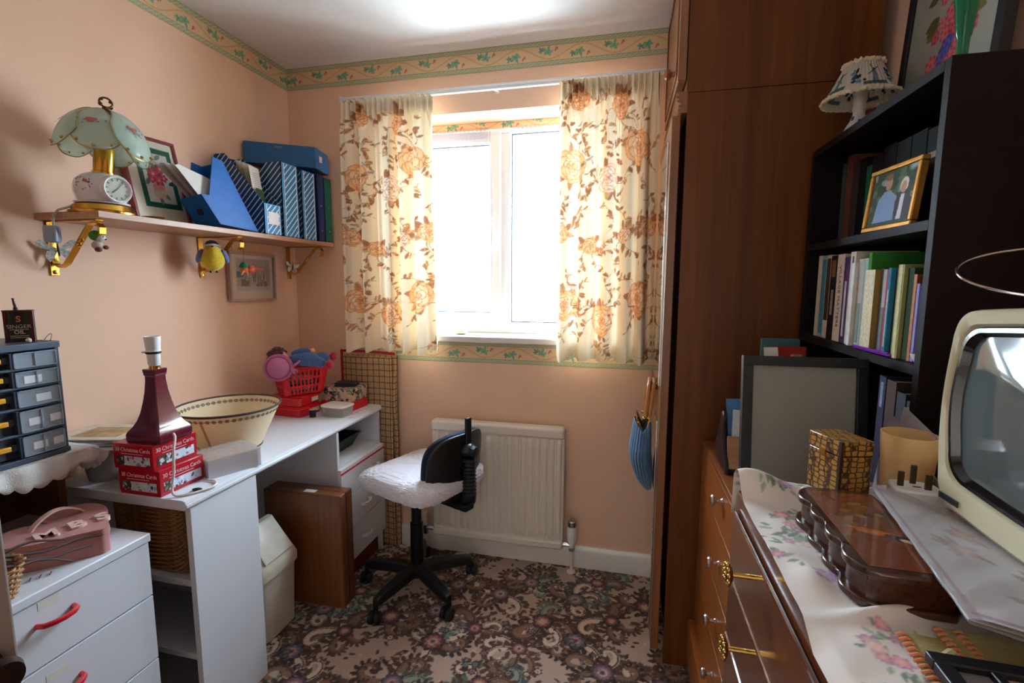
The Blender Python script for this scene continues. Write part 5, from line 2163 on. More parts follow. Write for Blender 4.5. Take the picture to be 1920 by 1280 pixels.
obj('body', bx(-.072, .072, -.06, .06, 0, .052, Mr2), mat('floral_box_core', (150, 130, 110), .7), t)
R3 = Mr2.to_3x3()
for nm, o3, ux, uy, w, h_ in (('front_paper', (-.072, -.0605, 0), (1, 0, 0), (0, 0, 1), .144, .05), ('side_paper', (.0725, -.06, 0), (0, 1, 0), (0, 0, 1), .12, .05)):
    flat_sheet(nm, Mr2 @ Vector(o3), (R3 @ Vector(ux))[:], (R3 @ Vector(uy))[:], w, h_, .002, b_can, painted('floral_paper', .6), t)
obj('lid', bx(-.075, .075, -.063, .063, .044, .060, Mr2), mat('floral_lid_core', (176, 150, 126), .7, vary=.3, vscale=60), t, bevel=.001)
for nm, o3, ux, uy, w, h_ in (('lid_front_paper', (-.075, -.0635, .044), (1, 0, 0), (0, 0, 1), .15, .016), ('lid_side_paper', (.0755, -.063, .044), (0, 1, 0), (0, 0, 1), .126, .016),
                              ('lid_top_paper', (-.075, -.063, .0605), (1, 0, 0), (0, 1, 0), .15, .126)):
    flat_sheet(nm, Mr2 @ Vector(o3), (R3 @ Vector(ux))[:], (R3 @ Vector(uy))[:], w, h_, .002, b_can, painted('floral_paper', .6), t, wrap_off=(.05, .1))
obj('clasp', ball(BM(), Mr2 @ Vector((0, -.065, .042)), .005, 8, 6), chrome, t)
t = thing('wallet', 'black leather wallet on top of the floral box', 'wallet', (-1.24, 1.965, DZ + .108))
Mw2 = T(-1.243, 1.965, DZ + .1085, .2)
blk = mat('black_leather', (26, 26, 30), .5, bump=.5, bscale=300)
obj('cover', rbox(BM(), .10, .075, 0, .006, Mw2, 7), blk, t, bevel=.002)
obj('flap', rbox(BM(), .098, .07, .009, .016, Mw2, 7), blk, t, bevel=.003)
obj('lining', rbox(BM(), .092, .066, .006, .009, Mw2, 7), mat('grey_lining', (70, 70, 76), .7), t)

# translucent tub, thread, papers
t = thing('plastic_tub', 'small translucent lidded tub with buttons in front of the flat red box', 'tub', (-1.222, 1.845, DZ))
Mt_ = T(-1.222, 1.852, DZ + .0005, -.1)
frost = glassy('frosted_tub', (240, 241, 240), .55, .3, translucent=True)
b = BM()
n = 40
obj('tub', rbox(BM(), .112, .082, 0, .040, Mt_, 6, 40, 1.07), frost, t)
obj('lid', rbox(BM(), .126, .094, .0405, .048, Mt_, 6, 40), mat('milky_lid', (236, 235, 232), .35), t, bevel=.002)
b = BM()
r = random.Random(21)
for k in range(16):
    lathe(b, [(0, 0), (.009, 0), (.009, .003), (0, .003)], 12, Mt_ @ T(r.uniform(-.04, .04), r.uniform(-.028, .028), .003 + .001 * k))
obj('button_heap', b, mat('tan_buttons', (196, 170, 136), .4), t)
t = thing('thread_spool', 'spool of navy thread on the desk beside the translucent tub', 'thread spool', (-1.30, 1.792, DZ))
Ms_ = T(-1.303, 1.790, DZ)
obj('thread', solid_lathe([(.0125, .003), (.0125, .034)], 24, Ms_), mat('navy_thread', (24, 32, 56), .8, bump=.8, bscale=900), t)
obj('spool_end', solid_lathe([(.014, .034), (.014, .038), (.006, .038), (.005, .036)], 24, Ms_), mat('wood_spool', (206, 150, 96), .5), t)
obj('spool_end', solid_lathe([(.014, .0003), (.014, .003)], 24, Ms_), mat('wood_spool', (206, 150, 96), .5), t)
r = random.Random(31)
for k, (x, y, w, h_, a) in enumerate(((-1.165, 1.875, .07, .12, .1), (-1.160, 1.955, .06, .09, -.3), (-1.155, 1.915, .05, .07, .35))):
    M = T(x, y, DZ + .0006 + .0007 * k, a)
    o = obj('pattern_slip', bx(-w / 2, w / 2, -h_ / 2, h_ / 2, 0, .0005, M), mat('slip_paper', (222, 218, 220), .7, vary=.05), base=M.translation)
    tag(o, ('long printed paper slip beside the translucent tub', 'printed paper slip nearest the far end of the desk', 'short printed paper slip lying on top of the other two')[k], 'paper slip', 'printed slips on the desk')
    b = BM()
    for q in range(7):
        x0 = r.uniform(-.4, .1) * w
        y0 = r.uniform(-.42, .4) * h_
        box(b, x0, x0 + r.uniform(.1, .3) * w, y0, y0 + .004, .0005, .0007, M)
    obj('print', b, mat('slip_print', (140, 126, 146), .7), o)

# folded rug canvas standing in the corner
t = thing('rug_canvas', 'folded tan rug canvas with a grid of brown lines standing behind the desk', 'canvas', (-1.2, 2.08, 0))
m, n_, l_, bb_ = principled('grid_canvas')
tc = n_.new('ShaderNodeTexCoord')
cols = []
sx_ = n_.new('ShaderNodeSeparateXYZ')
l_.new(tc.outputs['Object'], sx_.inputs[0])


def lines_of(sock, freq, width):
    a = n_.new('ShaderNodeMath'); a.operation = 'MULTIPLY'; a.inputs[1].default_value = freq
    l_.new(sock, a.inputs[0])
    f = n_.new('ShaderNodeMath'); f.operation = 'FRACT'
    l_.new(a.outputs[0], f.inputs[0])
    c = n_.new('ShaderNodeMath'); c.operation = 'LESS_THAN'; c.inputs[1].default_value = width
    l_.new(f.outputs[0], c.inputs[0])
    return c.outputs[0]


g1, g2 = lines_of(sx_.outputs['X'], 34, .13), lines_of(sx_.outputs['Z'], 34, .13)
f1, f2 = lines_of(sx_.outputs['X'], 170, .35), lines_of(sx_.outputs['Z'], 170, .35)
mxm = n_.new('ShaderNodeMath'); mxm.operation = 'MAXIMUM'
l_.new(g1, mxm.inputs[0]); l_.new(g2, mxm.inputs[1])
mf = n_.new('ShaderNodeMath'); mf.operation = 'MAXIMUM'
l_.new(f1, mf.inputs[0]); l_.new(f2, mf.inputs[1])
ca_ = n_.new('ShaderNodeMix'); ca_.data_type = 'RGBA'
ca_.inputs['A'].default_value = lin((164, 130, 92)); ca_.inputs['B'].default_value = lin((206, 172, 128))
l_.new(mf.outputs[0], ca_.inputs['Factor'])
cb_ = n_.new('ShaderNodeMix'); cb_.data_type = 'RGBA'
cb_.inputs['B'].default_value = lin((112, 80, 54))
l_.new(ca_.outputs['Result'], cb_.inputs['A'])
l_.new(mxm.outputs[0], cb_.inputs['Factor'])
l_.new(cb_.outputs['Result'], bb_.inputs['Base Color'])
bb_.inputs['Roughness'].default_value = .9
grid_m = m


def canvas_layer(x0, x1, y, ztop, ph):
    return surf(BM(), lambda u, v: (x0 + (x1 - x0) * u, y + .004 * math.sin(u * 9 + ph) + .003 * math.sin(v * 7 + ph), .002 + (ztop - .002) * v), 24, 40)


obj('back_layer', canvas_layer(-1.335, -1.050, 2.092, .955, 0), grid_m, t, solid=.003)
obj('front_layer', canvas_layer(-1.330, -1.070, 2.074, .948, 1.5), grid_m, t, solid=.003)
b = BM()
tube(b, [(-1.062, 2.083 + .011 * math.sin(k), .003 + .945 * k / 14) for k in range(15)], .006, 8)
obj('fold', b, grid_m, t)
red_tape = mat('red_binding', (160, 30, 48), .8)
b = BM()
strap(b, [(-1.340, 2.084, .30), (-1.340, 2.084, .978)], .012, .003, (1, 0, 0))
strap(b, [(-1.346, 2.084, .972), (-1.20, 2.086, .972), (-1.06, 2.088, .965)], .012, .004, (0, 0, 1))
obj('red_binding', b, red_tape, t)

# brown wooden case on edge under the desk
t = thing('wooden_case', 'brown varnished wooden case standing on its side under the desk', 'case', (-1.23, 1.64, 0))
case_m = wood('varnished_case', (92, 50, 24), (136, 80, 42), 'Z', .8, .32, .3)
Mcs = T(-1.055, 1.592, 0, .02)
obj('shell', bx(-.345, 0, 0, .088, 0.001, .474, Mcs), case_m, t, bevel=.006, segs=3)
b = BM()
box(b, -.346, .001, .040, .0425, .02, .4745, Mcs)
obj('lid_seam', b, mat('seam_dark', (52, 26, 14), .5), t)
obj('sticker', bx(-.17, -.12, .012, .036, .4742, .4748, Mcs), mat('label_paper', (224, 226, 230), .6), t)

# swing top bin
t = thing('swing_bin', 'cream plastic swing-top bin between the desk panel and the wooden case', 'bin', (-1.305, 1.436, 0))
cream = mat('cream_plastic', (214, 206, 188), .4, bump=.15, bscale=500)
Mb_ = T(-1.305, 1.435, 0, .0)
obj('bucket', rbox(BM(), .176, .166, .001, .247, Mb_, 8, 56, 1.10), cream, t, bevel=.004)
b = BM()
n = 56
prof = [(1.10, .240), (1.19, .244), (1.20, .272), (1.14, .286)]
rings = []
for s_, z in prof:
    ring = []
    for i in range(n):
        a = 2 * PI * i / n
        x = math.copysign(abs(math.cos(a)) ** (2 / 8), math.cos(a)) * .088 * s_
        y = math.copysign(abs(math.sin(a)) ** (2 / 8), math.sin(a)) * .083 * s_
        ring.append(b.verts.new(Mb_ @ Vector((x, y, z))))
    rings.append(ring)
ridge = []
for i in range(n):
    a = 2 * PI * i / n
    x = math.copysign(abs(math.cos(a)) ** (2 / 8), math.cos(a)) * .012
    y = math.copysign(abs(math.sin(a)) ** (2 / 8), math.sin(a)) * .080
    ridge.append(b.verts.new(Mb_ @ Vector((x - .006, y, .410))))
rings.append(ridge)
for A, B_ in zip(rings[:-1], rings[1:]):
    for i in range(n):
        j = (i + 1) % n
        b.faces.new([A[i], A[j], B_[j], B_[i]])
b.faces.new(ridge)
obj('lid', b, cream, t, smooth=40)
fl = [(.092, -.072, .300), (.092, .072, .300), (.014, .066, .406), (.014, -.066, .406)]
b = BM()
vs = [b.verts.new(Mb_ @ (Vector(p) + Vector((.003, 0, .002)))) for p in fl]
b.faces.new(vs)
obj('swing_flap', b, mat('cream_flap', (222, 216, 202), .35), t, solid=.004, bevel=.001)

# wicker basket on the desk shelf
t = thing('wicker_basket', 'brown wicker basket on the shelf under the near end of the desk', 'basket', (-1.30, 1.125, .476))
b = BM()
bw, bd = .285, .17
rows = 30
for k in range(rows):
    f = k / (rows - 1)
    pts = []
    NN = 34
    for i in range(NN * 4):
        a = 2 * PI * i / (NN * 4)
        s_ = 1 + .04 * f
        q = .0028 * math.cos(NN * a + (PI if k % 2 else 0)) 
        x = math.copysign(abs(math.cos(a)) ** .33, math.cos(a)) * (bw / 2 * s_ + q)
        y = math.copysign(abs(math.sin(a)) ** .33, math.sin(a)) * (bd / 2 * s_ + q)
        pts.append((-1.300 + x, 1.125 + y, .481 + .185 * f))
    tube(b, pts, .0036, 5, closed=True)
obj('woven_side', b, wood('brown_wicker', (122, 82, 46), (192, 142, 88), 'Z', 3, .55, .1), t)
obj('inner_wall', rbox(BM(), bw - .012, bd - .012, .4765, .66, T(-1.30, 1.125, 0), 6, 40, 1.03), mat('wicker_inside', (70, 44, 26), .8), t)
b = BM()
pts = []
for i in range(72):
    a = 2 * PI * i / 72
    x = math.copysign(abs(math.cos(a)) ** .33, math.cos(a)) * bw / 2 * 1.05
    y = math.copysign(abs(math.sin(a)) ** .33, math.sin(a)) * bd / 2 * 1.05
    pts.append((-1.30 + x, 1.125 + y, .672 + .002 * (i % 2)))
tube(b, pts, .007, 6, closed=True)
obj('rim', b, wood('brown_wicker', (122, 82, 46), (192, 142, 88), 'Z', 3, .55, .1), t)

# swivel chair
HX, HY = -.825, 1.785
t = thing('desk_chair', 'black swivel chair with white fleece seat cover in front of the radiator', 'chair', (HX, HY, 0))
blackp = mat('black_plastic_chair', (22, 23, 26), .38, bump=.1, bscale=600)
steel = mat('black_metal', (18, 18, 20), .3, .3)
b = BM()
lathe(b, [(0, .075), (.045, .075), (.048, .085), (.045, .118), (.032, .126), (0, .126)], 24, T(HX, HY, 0))
hub = obj('hub', b, blackp, t)
for k in range(5):
    a = math.radians(36 + 72 * k)
    M = T(HX, HY, 0, a)
    b = BM()
    st = [(.03, .118, .080, .026), (.12, .116, .074, .024), (.20, .106, .068, .020), (.240, .094, .066, .017)]
    rings = []
    for x, zt, zb, w in st:
        rings.append([b.verts.new(M @ Vector(p)) for p in ((x, -w, zb), (x, w, zb), (x, w * .8, zt), (x, -w * .8, zt))])
    for A, B_ in zip(rings[:-1], rings[1:]):
        for i in range(4):
            j = (i + 1) % 4
            b.faces.new([A[i], A[j], B_[j], B_[i]])
    b.faces.new(rings[0][::-1])
    b.faces.new(rings[-1])
    lg = obj('base_leg', b, blackp, t, bevel=.005, segs=3)
    th = a + (.9, -.5, 1.8, .4, -1.2)[k]
    Mc_ = M @ T(.238, 0, 0) @ Matrix.Rotation(th - a, 4, 'Z') @ T(.012, 0, 0)
    b = BM()
    for s in (-1, 1):
        lathe(b, [(0, -.009), (.022, -.009), (.0255, -.005), (.0255, .005), (.022, .009), (0, .009)], 20, Mc_ @ T(0, s * .013, .026) @ Matrix.Rotation(PI / 2, 4, 'X'))
    box(b, -.014, .014, -.004, .004, .02, .056, Mc_)
    lathe(b, [(.011, .05), (.011, .07), (0, .07)], 12, M @ T(.238, 0, 0))
    obj('caster', b, blackp, lg)
b = BM()
lathe(b, [(.029, .12), (.027, .30), (.024, .302), (0, .302)], 20, T(HX, HY, 0))
lathe(b, [(.0215, .30), (.0215, .40)], 20, T(HX, HY, 0))
lathe(b, [(.0150, .40), (.015, .47)], 16, T(HX, HY, 0))
obj('gas_column', b, steel, t)
FD = Vector((-.925, .38, 0))
SDv = Vector((.38, .925, 0))
SC = Vector((-.800, 1.795, 0))
Ms = basis(SC, FD, -SDv)
b = BM()
box(b, -.10, .10, -.09, .09, .445, .462, Ms)
box(b, -.26, -.08, -.025, .025, .425, .448, Ms)
obj('seat_plate', b, steel, t, bevel=.004)


from mathutils import noise as mnoise


def seat_fn(u, v):
    """closed pillow: u around, v from bottom centre to top centre"""
    a = 2 * PI * u
    lat = PI * (v - .5)
    c = math.cos(lat)
    e = 5.0
    rx = math.copysign(abs(math.cos(a)) ** (2 / e), math.cos(a))
    ry = math.copysign(abs(math.sin(a)) ** (2 / e), math.sin(a))
    k = abs(c) ** .34
    w = .212 * (1 - .07 * (rx < 0) * 0)
    x, y = rx * w * k, ry * .205 * k
    z = .506 + .048 * math.copysign(abs(math.sin(lat)) ** .9, math.sin(lat))
    if v > .5:
        z += .012 * (x / w) ** 2 * 0 + .010 * (y / .205) ** 2
        z -= .02 * max(0, x / w) ** 3
    q = Vector((x, y, z))
    f = .0045 * mnoise.noise(q * 75) + .003 * mnoise.noise(q * 190)
    n3 = Vector((x * .6, y * .6, (z - .50) * 3))
    return Ms @ (q + n3.normalized() * f)


b = BM()
surf(b, seat_fn, 260, 110, wrap_u=True)
fleece = mat('white_fleece', (228, 226, 236), .95, vary=.08, vscale=220, bump=1.0, bscale=420, sheen=.6)
obj('fleece_seat', b, fleece, t, smooth=180)
BC = Vector((-.612, 1.752, .584))
Mbk = basis(BC, SDv, (0, 0, 1)) @ Matrix.Rotation(.10, 4, 'X')


def shell(off, thick):
    def f(u, v):
        a = 2 * PI * u
        lat = PI * (v - .5)
        k = abs(math.cos(lat)) ** .35
        x = math.copysign(abs(math.cos(a)) ** (2 / 3.0), math.cos(a)) * .158 * k
        y = math.copysign(abs(math.sin(a)) ** (2 / 3.0), math.sin(a)) * .138 * k
        z = off + thick * math.copysign(abs(math.sin(lat)) ** .6, math.sin(lat)) - .055 * (x / .158) ** 2 * .9
        return Mbk @ Vector((x, y, z))
    return f


obj('back_shell', surf(BM(), shell(.012, .010), 64, 24, wrap_u=True), blackp, t, smooth=60)
obj('back_pad', surf(BM(), shell(-.012, .018), 64, 24, wrap_u=True), mat('navy_upholstery', (24, 30, 50), .9, bump=.6, bscale=700), t, smooth=60)
BKo = Vector((.925, -.38, 0))
PB = Vector((BC.x, BC.y, 0)) + BKo * .036
b = BM()
strap(b, [PB + Vector((0, 0, z)) for z in (.42, .52, .64, .782)], .030, .012, SDv)
obj('spine_post', b, steel, t, bevel=.003)
b = BM()
ball(b, PB + Vector((0, 0, .652)) - BKo * .006, (.034, .034, .030), 16, 10)
lathe(b, [(.022, 0), (.024, .012), (.018, .026), (0, .028)], 8, basis(PB + Vector((0, 0, .652)), SDv, (0, 0, 1)) @ T(0, 0, .012))
obj('clamp', b, blackp, t)
b = BM()
pts, rs = [], []
for k in range(31):
    z = .625 - .150 * k / 30
    pts.append(PB + BKo * .004 + Vector((0, 0, z)))
    rs.append(.0245 + (.004 if k % 3 == 0 else 0))
tube(b, pts, rs, 16)
obj('bellows', b, blackp, t, smooth=20)
b = BM()
pts = [PB + BKo * .004 + Vector((0, 0, .480)), PB + BKo * .0 + Vector((0, 0, .450)), PB - BKo * .02 + Vector((0, 0, .425)), PB - BKo * .06 + Vector((0, 0, .418)), PB - BKo * .11 + Vector((0, 0, .430)), PB - BKo * .17 + Vector((0, 0, .438))]
tube(b, pts, [.027, .030, .030, .026, .021, .018], 14)
obj('back_arm', b, blackp, t, smooth=60)
b = BM()
tube(b, [Ms @ Vector((-.02, -.02, .455)), Ms @ Vector((-.10, -.16, .455)), Ms @ Vector((-.12, -.205, .458))], .006, 8)
obj('height_lever', b, steel, t)
# ------------------------------------------------------------------ right side: wardrobe, chests, bookcase
ward_m = wood('wardrobe_sapele', (80, 38, 9), (112, 62, 20), 'Z', .8, .45, .03, .3)
ward_d = wood('wardrobe_door', (110, 66, 36), (150, 98, 60), 'Z', .8, .35, .2)
t = thing('wardrobe', 'tall brown wardrobe with top cupboard and mirrored door in the back right corner', 'wardrobe', (.41, 1.86, 0))
WX, WY0, WY1, WR = .165, 1.602, 2.095, .664
obj('side_panel', bx(WX, WR, WY0, WY0 + .018, 0, 1.868), ward_m, t, bevel=.001)
obj('side_panel', bx(WX, WR, WY1 - .018, WY1, 0, 1.868), ward_m, t)
obj('back_panel', bx(WR - .006, WR, WY0 + .018, WY1 - .018, 0, 1.868), ward_m, t)
obj('shelf', bx(WX + .01, WR - .006, WY0 + .018, WY1 - .018, 1.82, 1.866), ward_m, t)
obj('bottom_board', bx(WX + .01, WR - .006, WY0 + .018, WY1 - .018, .05, .07), ward_m, t)
obj('plinth', bx(WX + .02, WX + .035, WY0 + .018, WY1 - .018, 0, .05), ward_m, t)
b = BM()
box(b, WX - .004, WR, WY0, WY1, 1.8695, 2.298)
obj('top_cupboard', b, ward_m, t, bevel=.001)
d = obj('cupboard_door', bx(.134, WX - .006, WY0 + .002, WY1, 1.905, 2.285), ward_d, t, bevel=.003)
b = BM()
frame_pts = [(.134, WY0 + .03, WY1 - .03, 1.93, 2.26)]
for (x, y0, y1, z0, z1) in frame_pts:
    box(b, x - .004, x, y0, y1, z0, z0 + .012)
    box(b, x - .004, x, y0, y1, z1 - .012, z1)
    box(b, x - .004, x, y0, y0 + .012, z0 + .012, z1 - .012)
    box(b, x - .004, x, y1 - .012, y1, z0 + .012, z1 - .012)
obj('beading', b, ward_d, d, bevel=.0015)
knob_m = mat('varnished_knob', (150, 80, 48), .25, coat=.5)


def round_knob(nm, p, direction, par, m_, s=1.0):
    M = basis(p, Vector(direction).cross(Vector((0, 0, 1))), (0, 0, 1))
    if (M.to_3x3() @ Vector((0, 0, 1))).dot(Vector(direction)) < 0:
        M = M @ Matrix.Rotation(PI, 4, 'X')
    return obj(nm, lathe(BM(), [(0, 0), (.009 * s, 0), (.007 * s, .010 * s), (.015 * s, .018 * s), (.017 * s, .026 * s), (.012 * s, .033 * s), (0, .035 * s)], 24, M), m_, par)


round_knob('knob', (.134, 1.70, 1.962), (-1, 0, 0), d, knob_m)
b = BM()
pf = []
for i in range(15):
    z = 1.812 + .062 * i / 14
    pf.append((.150 - .012 * abs(math.sin(i * 1.05)) - .006 * (i > 7), z))
poly = [(WX, 1.812)] + pf + [(WX, 1.874)]
prism(b, poly, -WY1, -WY0, basis((0, 0, 0), (1, 0, 0), (0, 0, 1)))
obj('cornice_moulding', b, ward_d, t, smooth=20)
d = obj('wardrobe_door', bx(.122, .148, WY0 + .001, WY1 - .004, .045, 1.806), ward_d, t, bevel=.003)
mir = mat('mirror_silver', (226, 230, 232), .03, 1.0, vary=0)
obj('mirror', bx(.116, .122, WY0 + .055, WY1 - .05, .96, 1.745), mir, d, bevel=.0015)
obj('mirror', bx(.116, .122, WY0 + .055, WY1 - .05, .09, .84), mir, d, bevel=.0015)
round_knob('knob', (.122, 1.765, .935), (-1, 0, 0), d, knob_m, 1.1)

# handbag hanging from the wardrobe knob
t = thing('handbag', 'blue pleated handbag with bamboo handles hanging on the wardrobe door knob', 'handbag', (.08, 1.75, .58))
bagm = mat('blue_satin', (66, 116, 158), .35, vary=.25, vscale=26, sheen=.4)


def bag(u, v):
    a = 2 * PI * u
    zz = .824 - .256 * v
    q = max(0, (v - .42) / .58)
    k = math.sqrt(max(0, 1 - q ** 2.4))
    hx = (.027 + .009 * min(1, v / .42)) * k + .0015
    cx = .075 - .006 * min(1, v / .42) + .034 * q ** 1.5
    wy = (.055 + .05 * math.sin(PI / 2 * min(1, .2 + v * 1.6))) * (.12 + .88 * k)
    pl = 1 + .05 * math.sin(a * 24) * (1 - .3 * v)
    return (min(cx + hx * math.cos(a) * pl, .1125), 1.745 + wy * math.sin(a) * pl, zz - .03 * (1 - v) ** 8 * (1 - abs(math.cos(a))))


obj('pleated_body', surf(BM(), bag, 192, 30, wrap_u=True), bagm, t, smooth=60, solid=.0015)
for s_, fr in ((-1, [(.082, 1.690, .775), (.054, 1.692, .832), (.054, 1.80, .834), (.082, 1.802, .775)]), (1, [(.082, 1.690, .775), (.098, 1.692, .838), (.098, 1.80, .840), (.082, 1.802, .775)])):
    obj('clasp_frame', tube(BM(), fr, .0032, 8), gold, t)
obj('clasp_ball', ball(BM(), (.058, 1.694, .822), .0055, 10, 8), gold, t)
bam = mat('bamboo', (190, 128, 76), .35, coat=.3)
for s, x0 in ((-1, .094), (1, .110)):
    pts = []
    for i in range(25):
        a = PI * i / 24
        pts.append(Vector((x0 - .012 + .014 * math.sin(a) * .9, 1.757 + .045 * math.cos(a), .842 + .122 * math.sin(a) ** .75)))
    h = obj('bamboo_handle', tube(BM(), pts, [.0066 + (.0016 if i % 5 == 2 else 0) for i in range(25)], 10), bam, t)
    for i in (0, 24):
        obj('ring', ball(BM(), pts[i] + Vector((-.004, 0, -.010)), .0065, 10, 8), gold, h)

# chest with steel knobs
ches_m = wood('teak_chest', (128, 68, 26), (166, 96, 44), 'Y', .7, .3, .3)
ches_t = wood('teak_chest_top', (118, 62, 30), (150, 86, 46), 'Y', .7, .3, .3)
t = thing('teak_chest', 'orange-brown five drawer chest with round metal knobs beside the wardrobe', 'chest of drawers', (.48, 1.24, 0))
KX, KY0, KY1, KZ = .257, .885, 1.592, .806
obj('carcass', bx(KX + .019, .69, KY0, KY1, .05, KZ - .018), ches_m, t)
obj('top', bx(KX, .692, KY0, KY1, KZ - .018, KZ), ches_t, t, bevel=.002)
obj('plinth', bx(KX + .03, .68, KY0 + .01, KY1 - .01, 0, .05), ches_m, t)
zs = [.787, .668, .502, .344, .188, .052]
steelk = mat('brushed_steel', (196, 188, 186), .22, 1.0)
for k in range(5):
    x0 = KX if k < 4 else KX - .020
    d = obj('drawer', bx(x0, KX + .018, KY0 + .002, KY1 - .002, zs[k + 1] + .003, zs[k]), ches_m, t, bevel=.0015)
    zc = (.752, .583, .422, .268, .13)[k]
    M = basis((x0, 1.262, zc), (0, 1, 0), (0, 0, 1)) @ Matrix.Rotation(PI, 4, 'X')
    obj('knob', lathe(BM(), [(.008, 0), (.005, .004), (.0048, .014), (.014, .019), (.0155, .024), (.013, .028), (0, .029)], 24, basis((x0, 1.262, zc), (0, 0, 1), (0, 1, 0))), steelk, d)

# dark chest with brass rod handles
dk_m = wood('mahogany_chest', (74, 34, 16), (108, 54, 28), 'Y', .8, .22, .5)
bead_m = mat('pale_bead_edge', (196, 176, 176), .15, .0, coat=.8)
t = thing('mahogany_chest', 'dark glossy chest with brass rosette handles at lower right, under the floral cloth', 'chest of drawers', (.44, .48, 0))
MX, MY0, MY1, MZ = .195, .10, .862, .950
obj('carcass', bx(MX + .004, .69, MY0, MY1, .06, MZ - .002), dk_m, t, bevel=.002)
obj('plinth', bx(MX + .03, .68, MY0 + .02, MY1 - .02, 0, .06), dk_m, t)
brass = mat('bright_brass', (206, 164, 84), .2, 1.0)
zz = [.912, .797, .682, .567, .452, .337, .222, .07]
for k in range(7):
    d = obj('drawer', bx(MX - .002, MX + .004, MY0 + .004, MY1 - .002, zz[k + 1] + .006, zz[k] - .004), dk_m, t, bevel=.001)
    obj('edge_bead', tube(BM(), [(MX - .001, MY0 + .004, zz[k]), (MX - .001, MY1 - .002, zz[k])], .0032, 8), mat('glossy_dark_bead', (90, 50, 40), .08, coat=1.0), d)
    for yy in (.70, .26):
        zc = zz[k] - .024
        h = obj('handle_stem', tube(BM(), [(MX - .002, yy, zc), (MX - .036, yy, zc)], .0036, 10), brass, d)
        b = BM()
        M = basis((MX - .036, yy, zc), (0, 1, 0), (0, 0, 1))
        M = basis((MX - .036, yy, zc), (0, 0, 1), (0, 1, 0))
        lathe(b, [(0, -.002), (.010, -.002), (.015, .002), (.016, .004), (.010, .007), (0, .009)], 20, M)
        for q in range(10):
            a = q * 2 * PI / 10
            ball(b, M @ Vector((.0135 * math.cos(a), .0135 * math.sin(a), .004)), .0036, 8, 6)
        for q in range(5):
            a = q * 2 * PI / 5 + .3
            ball(b, M @ Vector((.006 * math.cos(a), .006 * math.sin(a), .007)), .003, 8, 6)
        obj('rosette', b, brass, h)

# embroidered cloth over the dark chest
ec = Canvas(.60, .90, .0014, (228, 218, 210))
r = random.Random(17)


def posy(cx, cy, s, seed):
    q = random.Random(seed)
    for k in range(int(34)):
        a = q.random() * 6.28
        d = s * (.45 + .55 * q.random())
        ec.leaf(cx + d * math.cos(a), cy + d * math.sin(a), s * q.uniform(.22, .42), s * .07, a + q.uniform(-1, 1), q.choice(((116, 140, 112), (150, 168, 140), (96, 120, 96))), .8)
    for k in range(9):
        a = q.random() * 6.28
        d = s * q.uniform(.3, 1.0)
        c = q.choice(((206, 140, 156), (186, 150, 190), (214, 176, 166), (176, 130, 150)))
        ec.flower(cx + d * math.cos(a), cy + d * math.sin(a), s * q.uniform(.16, .26), (c, tuple(min(255, v + 30) for v in c)), 6, a, (226, 206, 150))


for (x, y, s, sd) in ((.075, .80, .045, 1), (.17, .83, .03, 2), (.09, .66, .05, 3), (.07, .59, .055, 4), (.30, .78, .04, 5), (.10, .42, .04, 6), (.22, .38, .05, 7), (.35, .50, .05, 8), (.08, .33, .05, 9), (.12, .26, .04, 10), (.30, .24, .05, 11), (.45, .7, .05, 12), (.45, .35, .05, 13)):
    posy(x, y, s, sd)
for (x, y) in ((.085, .335), (.075, .285), (.105, .31), (.10, .36)):
    for k in range(10):
        a = r.random() * 6.28
        ec.leaf(x, y, .022, .0035, a, (70, 100, 60), .9)
    ec.ellipse(x, y, .006, .006, 0, (180, 60, 80))
u = np.linspace(0, 1, 170)
v = np.linspace(0, 1, 300)
U, V = np.meshgrid(u, v)
Xc = MX - .001 + U * .488
Yc = .12 + V * .752
Zc = .9535 + 0 * U
Zc = Zc + .030 * np.exp(-((Yc - .845) / .030) ** 2) * np.exp(-((Xc - .215) / .05) ** 2) + .012 * np.exp(-((Yc - .86) / .04) ** 2)
Zc = Zc + .006 * np.exp(-((Yc - .655) / .03) ** 2) * np.exp(-((Xc - .215) / .03) ** 2)
rid = Yc - (.535 + .25 * (Xc - .23))
Zc = Zc + .013 * np.exp(-(rid / .010) ** 2) * np.exp(-((Xc - .285) / .05) ** 2) + .010 * np.exp(-((Yc - .60) / .03) ** 2) * np.exp(-((Xc - .225) / .018) ** 2)
drp = np.clip((.215 - Xc) / .02, 0, 1) * np.clip((.545 - Yc) / .06, 0, 1)
Xc = Xc - .005 * drp
Zc = Zc - .010 * np.clip(drp * 1.4 - .4, 0, 1)
Zc = Zc + .0012 * np.sin(Xc * 90 + 3 * np.sin(Yc * 20)) * np.sin(Yc * 40)
P = np.stack([Xc, Yc, Zc], -1)
cloth_m = painted('embroidered_linen', .85, bump=.3, bscale=1600, sheen=.2)
t = thing('table_cloth', 'white cloth embroidered with pastel flowers over the dark chest', 'tablecloth', (.44, .5, .952))
pattern_sheet('cloth_top', P, U * .488 + .02, V * .75 + .05, ec, cloth_m, t)
uu = np.linspace(0, 1, 60)
vv = np.linspace(0, 1, 30)
U, V = np.meshgrid(uu, vv)
Xf = MX - .001 + U * .488
Yf = .872 + .004 * np.sin(U * 40) * V + .004 * V
Zf = .9535 + .030 * np.exp(-((.872 - .845) / .030) ** 2) * np.exp(-((Xf - .215) / .05) ** 2) + .012 * np.exp(-((.872 - .86) / .04) ** 2) - V * .075
pattern_sheet('hanging_edge', np.stack([Xf, Yf, Zf], -1), U * .488 + .02, .80 + V * .08, ec, cloth_m, t)

